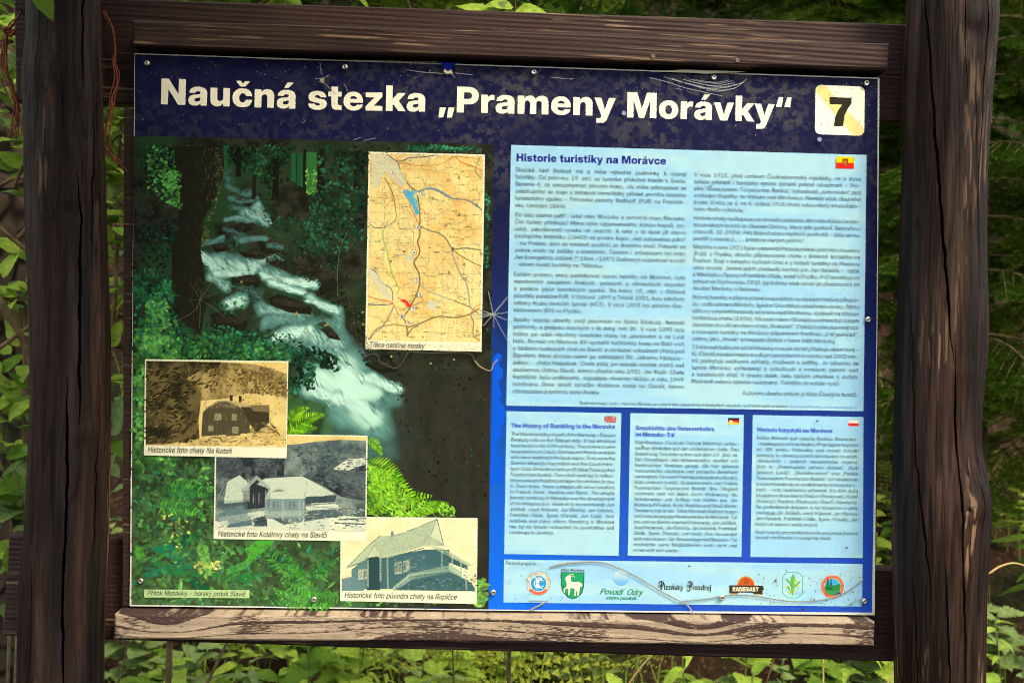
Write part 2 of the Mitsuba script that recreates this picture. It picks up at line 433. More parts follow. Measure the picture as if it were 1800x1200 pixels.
# outlines of a light and a heavy grotesque, per character: advance; outline points, capitals 100 and 200 units tall
LIGHT = load_font('''  37
! 31;6,7 8,14 14,18 21,16 25,10 24,3 18,-1 10,0;8,100 23,100 22,28 9,28
' 36;11,100 25,100 23,65 13,65
( 54;19,34 21,65 29,94 35,105 48,105 37,71 33,48 33,32 38,7 49,-20 35,-20 33,-17 23,7
) 54;5,-19 18,17 21,46 15,77 5,105 19,105 26,89 32,68 35,50 34,27 29,3 20,-19
* 89;17,81 23,90 40,80 39,100 49,100 49,80 66,90 71,82 54,71 71,62 66,53 49,64 49,44 39,44 40,64 23,53 18,62 35,72
+ 89;11,33 11,45 38,45 38,72 51,72 51,45 77,45 77,33 51,32 51,6 38,6 38,33
, 37;8,-19 13,15 27,15 18,-20
- 88;22,46 66,46 66,34 22,34
. 37;9,7 11,14 17,18 24,16 28,10 27,3 21,-1 13,0
0 89;7,44 8,63 11,77 18,89 27,98 41,102 54,101 65,95 73,86 81,65 81,38 74,15 62,2 53,-1 41,-2 33,0 24,4 13,20/22,43 26,24 36,13 48,11 59,18 66,34 67,55 64,72 56,85 50,88 42,89 36,87 29,81 23,65
1 89;14,0 14,13 40,13 40,85 16,70 15,84 40,100 54,100 54,13 78,13 78,0
2 89;10,12 54,51 61,60 64,68 63,78 57,85 51,88 42,89 35,87 29,83 25,74 24,67 11,67 12,77 15,87 23,95 36,101 51,101 63,97 70,91 76,83 78,75 76,60 67,46 32,13 78,13 78,0 10,0
3 89;9,32 23,32 27,18 37,11 51,11 61,18 64,23 65,33 62,41 59,45 48,49 29,50 29,61 55,87 15,87 15,100 75,100 75,87 46,60 63,57 69,53 76,45 79,36 79,27 77,17 73,10 65,3 55,-1 41,-2 29,1 20,6 14,13 10,22
4 89;4,35 51,100 67,100 21,36 55,36 55,63 70,63 70,36 84,36 84,23 70,23 70,0 55,0 55,23 4,23
5 89;10,30 24,30 29,18 40,12 51,12 59,17 64,26 65,36 62,45 55,52 48,55 38,54 30,50 25,43 11,43 14,100 74,100 74,87 27,87 25,61 26,59 37,66 51,67 63,63 72,56 78,45 79,32 77,19 71,10 63,3 56,0 48,-1 33,0 22,5 15,12 10,22
6 89;10,29 11,43 16,54 47,100 64,100 38,64 51,65 59,63 68,58 74,51 78,41 79,29 77,20 73,12 66,5 56,0 48,-1 33,0 25,3 16,11 12,20/24,29 27,22 32,15 40,11 48,11 57,16 62,21 64,36 61,43 57,49 50,53 42,53 34,51 27,44 24,37
7 89;11,87 11,100 77,100 77,86 34,0 19,1 62,87
8 89;9,24 10,34 14,42 21,49 29,52 18,59 13,68 13,81 19,91 30,99 43,102 56,100 67,95 74,85 76,69 71,60 60,52 71,46 78,37 79,24 74,11 68,5 57,0 48,-2 33,-1 24,3 14,11/24,25 26,19 31,14 40,11 48,11 60,16 64,23 65,30 62,37 58,41 52,44 42,45 33,43 27,38 24,33/27,78 29,66 35,60 48,58 53,60 59,64 62,70 62,77 56,86 49,89 42,89 34,87 30,83
9 89;10,64 10,76 14,87 21,94 33,100 48,102 58,99 69,92 76,83 78,74 79,64 75,52 67,37 41,0 24,1 50,37 35,36 23,41 13,51/24,65 27,57 32,51 38,48 47,47 54,50 61,56 64,63 64,71 62,79 57,85 48,89 40,89 31,85 27,79
: 37;9,57 11,65 17,69 24,67 28,61 27,54 21,50 13,51;9,10 13,16 21,18 27,14 28,7 24,0 17,-1 11,3
? 74;4,70 7,85 13,93 22,99 36,102 48,100 59,95 66,85 68,76 67,68 63,59 44,42 42,36 42,28 28,28 28,41 32,50 51,66 54,77 51,84 43,89 32,89 22,83 19,70;25,7 27,14 33,18 40,16 44,10 43,3 37,-1 30,0
A 93;1,0 37,100 55,100 91,0 75,0 66,26 26,26 17,0/31,39 62,39 47,85 46,84
B 88;9,100 56,99 68,95 75,88 79,77 78,66 72,57 64,52 75,47 82,35 82,18 73,7 56,0 9,0/24,13 50,13 61,16 68,24 68,31 66,37 61,42 53,44 24,45/24,57 50,57 58,60 64,68 63,80 58,85 52,87 24,87
C 100;5,45 7,63 12,78 23,92 35,99 56,102 70,99 85,88 93,74 95,67 79,67 76,76 70,83 60,87 50,88 40,86 34,82 28,75 23,67 21,54 22,36 30,21 40,14 50,12 62,13 74,22 79,33 95,33 91,21 86,13 78,5 68,1 56,-2 45,-1 36,1 25,6 18,13 12,22 7,34
D 96;9,100 55,99 70,93 81,82 89,64 90,41 83,21 73,9 61,3 50,0 9,0/24,13 44,13 56,15 64,21 72,32 75,46 73,65 67,76 57,84 45,87 24,87
E 81;9,100 77,100 77,87 24,87 24,57 73,57 73,44 24,44 24,13 77,13 77,0 9,0
F 78;9,100 75,100 75,87 24,87 24,57 71,57 71,44 24,44 24,0 9,0
G 101;5,45 7,65 13,80 22,91 35,99 56,102 70,98 85,88 92,75 94,67 79,67 75,77 68,84 57,88 46,88 34,82 27,74 23,65 21,46 24,30 34,18 46,12 58,12 68,16 75,23 80,33 80,38 56,38 55,51 95,51 95,32 90,19 82,9 69,1 56,-2 45,-1 35,1 25,6 13,20 8,30
H 98;9,100 24,100 24,58 73,58 74,100 89,100 89,0 74,0 74,45 24,45 24,0 9,0
I 49;5,0 5,13 17,13 17,87 5,87 5,100 44,100 44,87 32,87 32,13 44,13 44,0
J 75;5,35 19,35 21,20 28,13 40,12 47,17 51,27 51,100 66,100 66,25 64,15 60,9 52,2 42,-1 32,-1 21,1 14,5 7,15
K 90;9,100 24,100 24,51 69,100 88,100 49,57 88,0 70,0 38,46 24,31 24,0 9,0
L 75;9,100 24,100 24,13 71,13 71,0 9,0
M 120;9,100 31,100 60,21 89,100 111,100 111,0 96,0 96,78 66,0 54,0 24,77 24,0 9,0
N 98;9,100 26,99 74,23 74,100 89,100 89,0 73,0 24,77 24,0 9,0
O 103;5,45 7,65 14,81 25,94 42,101 63,101 78,94 91,79 97,61 97,39 90,20 78,6 61,-1 41,-1 23,8 15,16 10,26/21,46 25,29 33,19 45,13 60,13 71,19 80,33 82,46 80,66 74,78 65,85 54,88 43,87 33,81 26,73 22,63
P 85;9,100 51,100 63,98 76,88 81,75 81,66 79,57 75,49 68,44 53,38 24,38 24,0 9,0/24,51 48,51 59,54 64,59 66,67 66,75 63,80 58,84 51,87 24,87
R 88;9,100 57,99 69,95 77,88 82,75 81,58 73,46 62,40 84,0 67,0 47,38 24,38 24,0 9,0/24,51 50,51 61,54 65,59 67,66 67,75 64,80 59,84 52,87 24,87
S 86;5,32 20,32 24,19 35,12 50,12 61,16 66,25 64,35 55,41 31,47 18,53 9,63 7,76 13,90 20,96 29,100 38,102 52,101 63,98 70,92 76,82 78,70 64,70 61,80 57,84 45,89 37,88 28,84 23,78 22,72 24,66 29,63 62,53 71,48 77,43 81,34 81,22 79,16 72,7 63,1 52,-1 39,-2 27,1 18,5 11,12 6,22
T 85;3,87 3,100 82,100 82,87 50,87 50,0 35,0 35,87
U 97;9,100 23,100 23,33 25,26 29,20 35,14 51,12 59,13 67,18 73,30 73,100 88,100 88,28 83,15 74,5 60,-1 41,-1 25,4 15,13 10,22 9,31
V 92;1,100 17,100 46,15 75,100 91,100 55,0 37,0
W 133;1,100 17,100 37,18 58,100 75,100 96,18 116,100 132,100 104,0 87,1 66,78 46,0 28,0
X 91;2,0 37,51 4,100 21,100 46,63 71,100 88,100 55,52 90,0 73,0 46,39 19,0
Z 85;4,12 62,87 5,87 5,100 81,100 81,88 22,13 81,13 81,0 4,0
a 73;5,17 7,29 14,37 24,41 47,44 51,47 48,56 39,61 27,59 23,55 21,49 7,49 8,57 14,65 25,71 41,73 52,70 60,64 65,52 65,0 51,0 50,9 45,3 39,0 26,-1 19,0 10,6/20,18 23,13 28,11 35,10 43,12 50,21 51,34 25,29 21,25
b 79;8,100 22,100 23,62 34,71 49,72 62,66 71,54 75,40 73,21 67,10 56,1 47,-1 37,-1 28,3 22,10 22,0 8,0/21,32 24,22 30,14 38,11 49,12 56,18 59,25 60,40 58,48 55,53 49,59 43,60 34,59 27,54 23,47
c 73;4,31 5,44 9,56 16,65 27,71 39,73 51,70 59,66 67,55 69,46 55,46 53,53 48,58 41,60 34,60 26,56 20,46 20,26 24,17 31,12 43,11 51,16 55,24 69,24 68,18 64,10 51,0 35,-2 25,0 19,4 9,16
d 79;6,21 5,43 8,54 13,62 21,69 30,72 40,72 48,69 57,62 57,100 71,100 71,0 57,0 57,10 51,3 42,-1 32,-1 23,1 16,5 10,12/19,31 22,21 29,13 41,11 48,13 54,20 57,29 58,40 55,50 50,56 44,59 36,60 29,58 21,48
e 75;4,31 5,46 10,56 19,67 28,71 41,72 54,68 64,59 69,46 70,32 19,31 23,17 34,10 47,11 53,16 56,21 69,21 66,13 60,6 46,-1 28,-1 17,5 7,19/19,43 56,42 56,44 54,52 49,57 42,60 35,60 28,58 23,53
f 45;1,59 1,71 14,71 14,87 19,96 28,100 42,100 42,88 32,88 28,83 28,71 42,71 42,59 28,59 28,0 14,0 14,59
g 79;4,32 5,43 8,54 14,64 21,69 29,72 42,72 51,68 57,61 57,71 71,71 71,-3 69,-11 66,-18 55,-26 43,-29 28,-28 16,-22 11,-16 8,-7 22,-7 27,-14 32,-16 46,-16 51,-14 56,-8 57,10 48,2 42,0 30,-1 23,1 11,12 7,21/19,31 23,19 29,13 40,11 48,14 54,20 58,31 57,43 54,52 49,57 43,60 35,60 29,58 24,54 20,47
h 77;8,100 22,100 23,62 32,70 46,72 57,69 65,60 69,46 69,0 55,0 54,47 49,57 42,59 30,57 23,48 22,0 8,0
i 30;6,90 7,97 13,101 20,99 24,94 23,87 17,83 11,84;8,71 22,71 22,0 8,0
j 30;6,90 7,96 13,100 20,99 24,93 23,87 17,83 11,84;-4,-16 4,-15 8,-10 8,70 22,71 22,-15 15,-25 5,-28 -4,-28
k 72;8,100 22,100 23,41 53,71 70,71 41,40 72,0 55,0 29,31 22,25 22,0 8,0
l 34;8,100 22,100 22,16 25,12 32,12 32,0 16,2 11,5 8,12
m 117;8,71 22,71 22,60 30,69 42,73 54,70 63,60 70,68 79,72 90,72 99,69 106,62 109,53 109,0 95,0 95,49 91,57 83,60 72,58 66,49 66,0 52,0 51,51 46,58 40,60 30,58 23,50 22,0 8,0
n 77;8,0 8,71 22,71 22,61 31,69 40,72 51,71 60,67 65,60 69,50 69,0 55,0 54,47 49,57 42,59 30,57 23,48 22,0
o 77;4,31 5,46 10,58 18,66 31,72 46,72 58,67 67,56 72,44 72,27 68,15 59,4 47,-1 30,-1 17,5 8,16/19,31 22,20 29,13 42,11 48,13 55,20 58,29 58,42 54,51 50,56 44,59 36,60 29,58 21,48
p 79;8,71 22,71 22,62 28,67 37,71 47,72 56,70 68,60 74,43 75,31 72,18 66,9 59,2 49,-1 39,-1 30,2 22,9 22,-28 8,-28/21,31 24,21 31,13 39,11 50,13 57,19 60,28 60,40 57,51 53,56 46,59 38,60 31,57 23,46
r 47;8,71 22,71 22,61 25,66 32,71 44,71 44,58 31,58 26,55 23,49 22,0 8,0
s 67;4,21 19,22 21,15 29,10 39,10 45,13 48,18 47,24 42,27 23,32 12,37 7,45 7,56 13,67 26,72 43,71 56,64 59,59 61,49 47,49 45,57 36,61 25,59 21,53 21,48 25,44 51,37 60,30 63,24 63,16 60,10 55,4 49,1 38,-2 20,1 9,9
t 45;1,59 1,71 14,71 14,90 28,90 28,71 42,71 42,59 28,59 28,16 32,12 42,12 42,0 25,1 16,6 14,14 14,59
u 77;8,71 22,71 23,23 28,14 35,11 47,14 54,23 55,71 69,71 69,0 55,0 55,9 47,2 37,-1 24,0 13,8 8,23
v 72;2,71 17,70 36,17 55,70 70,71 44,0 29,0
w 107;2,71 16,71 31,17 47,71 60,71 75,17 90,71 104,71 83,0 68,0 53,52 38,0 23,0
x 71;2,0 28,36 3,71 20,71 36,46 53,71 68,71 44,36 69,0 53,0 36,26 18,0
y 72;2,71 17,71 36,17 56,71 70,71 38,-13 31,-24 23,-28 9,-28 9,-16 21,-15 29,1
z 68;7,11 43,58 7,59 7,71 61,71 61,60 25,13 62,12 62,0 7,0
Ý 91;1,99 19,100 46,55 72,99 89,100 53,40 53,0 38,0 38,40;40,110 49,129 65,129 51,109
á 73;5,17 7,29 14,37 24,41 47,44 51,47 48,56 39,61 27,59 23,55 21,49 7,49 8,57 14,65 25,71 41,73 52,70 60,64 65,52 65,0 51,0 50,9 45,3 39,0 26,-1 19,0 10,6/20,18 23,13 28,11 35,10 43,12 50,21 51,34 25,29 21,25;30,80 40,100 55,100 41,80
ä 73;5,17 7,29 14,37 24,41 47,44 51,47 48,56 39,61 27,58 22,54 21,49 7,49 8,57 14,65 25,71 41,73 52,70 60,64 65,52 65,0 51,0 50,9 45,3 39,0 26,-1 19,0 10,6/20,18 23,13 28,11 35,10 43,12 50,21 51,34 25,29 21,25;42,90 43,98 48,101 55,100 59,94 57,87 52,84 46,85;13,90 15,98 20,101 26,100 31,94 29,87 24,84 17,85
é 75;4,31 5,46 10,56 19,67 28,71 41,72 54,68 64,59 69,46 70,32 19,31 23,17 34,10 47,11 53,16 56,21 69,21 66,13 60,6 46,-1 28,-1 17,5 7,19/19,43 56,42 56,44 54,52 49,57 42,60 35,60 28,58 23,53;32,80 42,100 56,100 43,80
í 30;9,81 19,100 34,100 20,80;8,71 22,71 22,0 8,0
ó 77;4,31 5,46 10,58 18,66 31,72 46,72 58,67 67,56 72,44 72,27 68,15 59,4 47,-1 30,-1 17,5 8,16/19,31 22,20 29,13 42,11 48,13 55,20 58,29 58,42 54,51 50,56 44,59 36,60 29,58 21,48;33,80 43,100 58,100 44,80
ö 77;4,31 5,46 10,58 18,66 31,72 46,72 58,67 67,56 72,44 72,27 68,15 59,4 47,-1 30,-1 17,5 8,16/19,31 22,20 29,13 42,11 48,13 55,20 58,29 58,42 54,51 50,56 44,59 36,60 29,58 21,48;44,90 46,97 51,100 57,99 62,93 60,86 55,83 48,84;15,90 17,97 22,100 29,99 33,93 31,86 26,83 20,84
ú 77;8,71 22,71 23,23 28,14 35,11 47,14 54,23 55,71 69,71 69,0 55,0 55,9 47,2 37,-1 24,0 13,8 8,23;33,81 43,100 57,100 44,80
ü 77;8,71 22,71 23,23 28,14 40,11 48,15 54,25 55,71 69,71 69,0 55,0 55,9 47,2 37,-1 24,0 13,8 10,14 8,23;44,90 46,97 51,100 57,99 62,93 60,86 55,83 48,84;15,90 17,97 22,100 29,99 33,93 31,86 26,83 19,84
ý 72;2,71 17,71 36,17 56,71 70,71 38,-13 31,-24 23,-28 9,-28 9,-16 22,-15 29,1;30,80 40,100 55,100 41,80
ą 73;5,17 7,29 14,36 24,40 47,43 51,47 48,56 39,60 27,58 22,54 21,49 7,49 8,57 14,65 22,70 33,72 48,71 57,66 62,61 65,52 65,0 56,-9 55,-14 58,-17 65,-18 65,-28 50,-27 42,-21 42,-10 51,1 51,9 40,0 24,-1 11,4 7,11/20,18 23,12 28,10 35,10 43,12 50,21 51,34 25,28 21,25
ć 73;4,31 5,44 9,56 16,65 27,71 39,73 51,70 59,66 67,55 69,46 55,46 53,53 48,58 41,60 34,60 26,56 20,46 20,26 24,17 31,12 43,11 51,16 55,24 69,24 68,18 64,10 51,0 35,-2 25,0 19,4 9,16;32,80 42,100 57,100 43,80
Č 100;5,45 7,63 12,78 23,92 35,99 56,102 70,99 85,88 93,74 95,67 79,67 76,76 70,83 60,87 50,88 40,86 34,82 28,75 23,67 21,54 22,36 30,21 40,14 50,12 62,13 74,22 79,33 95,33 91,21 86,13 78,5 68,1 56,-2 45,-1 36,1 25,6 18,13 12,22 7,34;29,129 42,129 51,118 60,129 73,129 57,110 45,110
č 73;4,31 5,44 9,56 16,65 27,71 39,73 52,70 63,62 68,54 69,46 55,46 53,53 49,57 43,60 36,60 26,56 20,46 20,26 24,17 31,12 43,11 52,17 55,24 69,24 68,17 64,10 51,0 35,-2 25,0 19,4 9,16;16,100 29,100 38,89 47,100 60,100 45,81 32,81
ę 75;4,31 5,42 8,52 13,61 22,68 32,72 44,72 54,68 61,63 69,48 70,32 19,32 19,30 23,17 28,13 36,10 49,12 56,21 69,21 66,12 53,-11 54,-16 63,-18 63,-28 49,-28 42,-24 39,-20 39,-13 44,-2 28,-1 17,5 7,19/19,43 56,42 56,44 54,52 49,57 42,60 35,60 28,58 23,53
ě 75;4,31 5,46 10,56 19,67 28,71 41,72 54,68 64,59 69,46 70,32 19,31 23,17 34,10 47,11 53,16 56,21 69,21 66,13 60,6 46,-1 28,-1 17,5 7,19/19,43 56,42 56,44 54,52 49,57 42,60 35,60 28,58 23,53;15,100 28,100 37,89 47,100 59,100 44,81 31,81
ł 41;1,51 12,57 12,100 26,100 27,66 37,71 37,60 26,53 26,16 29,12 36,12 36,0 23,1 15,5 12,14 12,44 1,39
ń 77;8,71 22,71 22,61 31,69 40,72 54,70 63,64 69,50 69,0 55,0 54,47 49,57 42,59 30,57 23,48 22,0 8,0;33,80 43,100 57,100 44,80
ň 77;8,71 22,71 22,61 31,69 40,72 54,70 63,64 69,50 69,0 55,0 54,47 49,57 42,59 30,57 23,48 22,0 8,0;16,100 29,100 38,89 47,100 60,100 45,81 32,81
ř 47;4,100 16,100 26,89 35,100 48,100 32,81 20,81;8,71 22,71 22,61 25,66 32,71 44,71 44,58 31,58 26,55 23,49 22,0 8,0
ś 67;4,21 19,22 21,15 29,10 39,10 45,13 48,18 47,24 42,27 23,32 12,37 7,45 7,56 13,67 26,72 43,71 56,64 59,59 61,49 47,49 45,57 36,61 25,59 21,53 21,48 25,44 51,37 60,30 63,24 63,16 60,10 55,4 49,1 38,-2 20,1 9,9;28,80 38,100 53,100 39,80
š 67;4,21 19,22 21,15 29,10 39,10 45,13 48,18 47,24 42,27 23,32 12,37 7,45 7,56 13,67 26,72 43,71 56,64 59,58 61,49 47,49 45,57 36,61 25,59 21,53 21,48 25,44 51,37 60,30 63,24 63,16 60,10 55,4 49,1 38,-2 20,1 8,10;12,100 24,100 34,89 43,100 56,100 40,81 27,81
ť 53;36,105 49,105 46,79 36,79;1,71 14,71 14,90 28,90 28,71 42,71 42,59 28,59 28,16 32,12 42,12 42,0 24,1 16,7 14,14 14,59 1,59
Ů 97;9,100 23,100 23,32 25,25 31,17 37,14 51,12 59,13 67,18 73,30 73,100 88,100 88,28 83,15 74,5 60,-1 41,-1 25,4 15,13 10,22 9,31;32,119 32,125 35,131 40,135 46,137 54,136 59,134 65,124 65,118 62,112 57,108 51,106 43,107 37,109/41,120 44,116 50,114 54,117 56,123 53,127 47,129 42,126
ů 77;8,71 22,71 23,23 28,14 35,11 47,14 54,23 55,71 69,71 69,0 55,0 55,9 47,2 37,-1 24,0 14,7 10,14 8,23;22,90 22,97 25,102 30,106 36,108 44,108 49,105 55,95 55,89 52,83 47,79 41,77 33,78 27,80/31,91 34,87 40,85 44,88 46,94 43,99 37,100 32,97
ż 68;7,11 44,58 7,59 7,71 61,71 61,60 25,13 62,12 62,0 7,0;25,90 26,97 32,101 39,99 43,94 42,87 36,83 30,84
ž 68;7,11 43,58 7,59 7,71 61,71 61,60 25,13 62,12 62,0 7,0;12,100 24,100 34,89 43,100 56,100 40,81 27,81
“ 51;28,66 38,100 48,100 43,66;5,66 15,100 25,100 20,66
” 51;28,66 33,100 48,100 38,66;5,67 11,100 25,100 15,66
„ 48;26,-19 31,15 46,15 36,-20;3,-20 9,15 23,15 13,-19''')
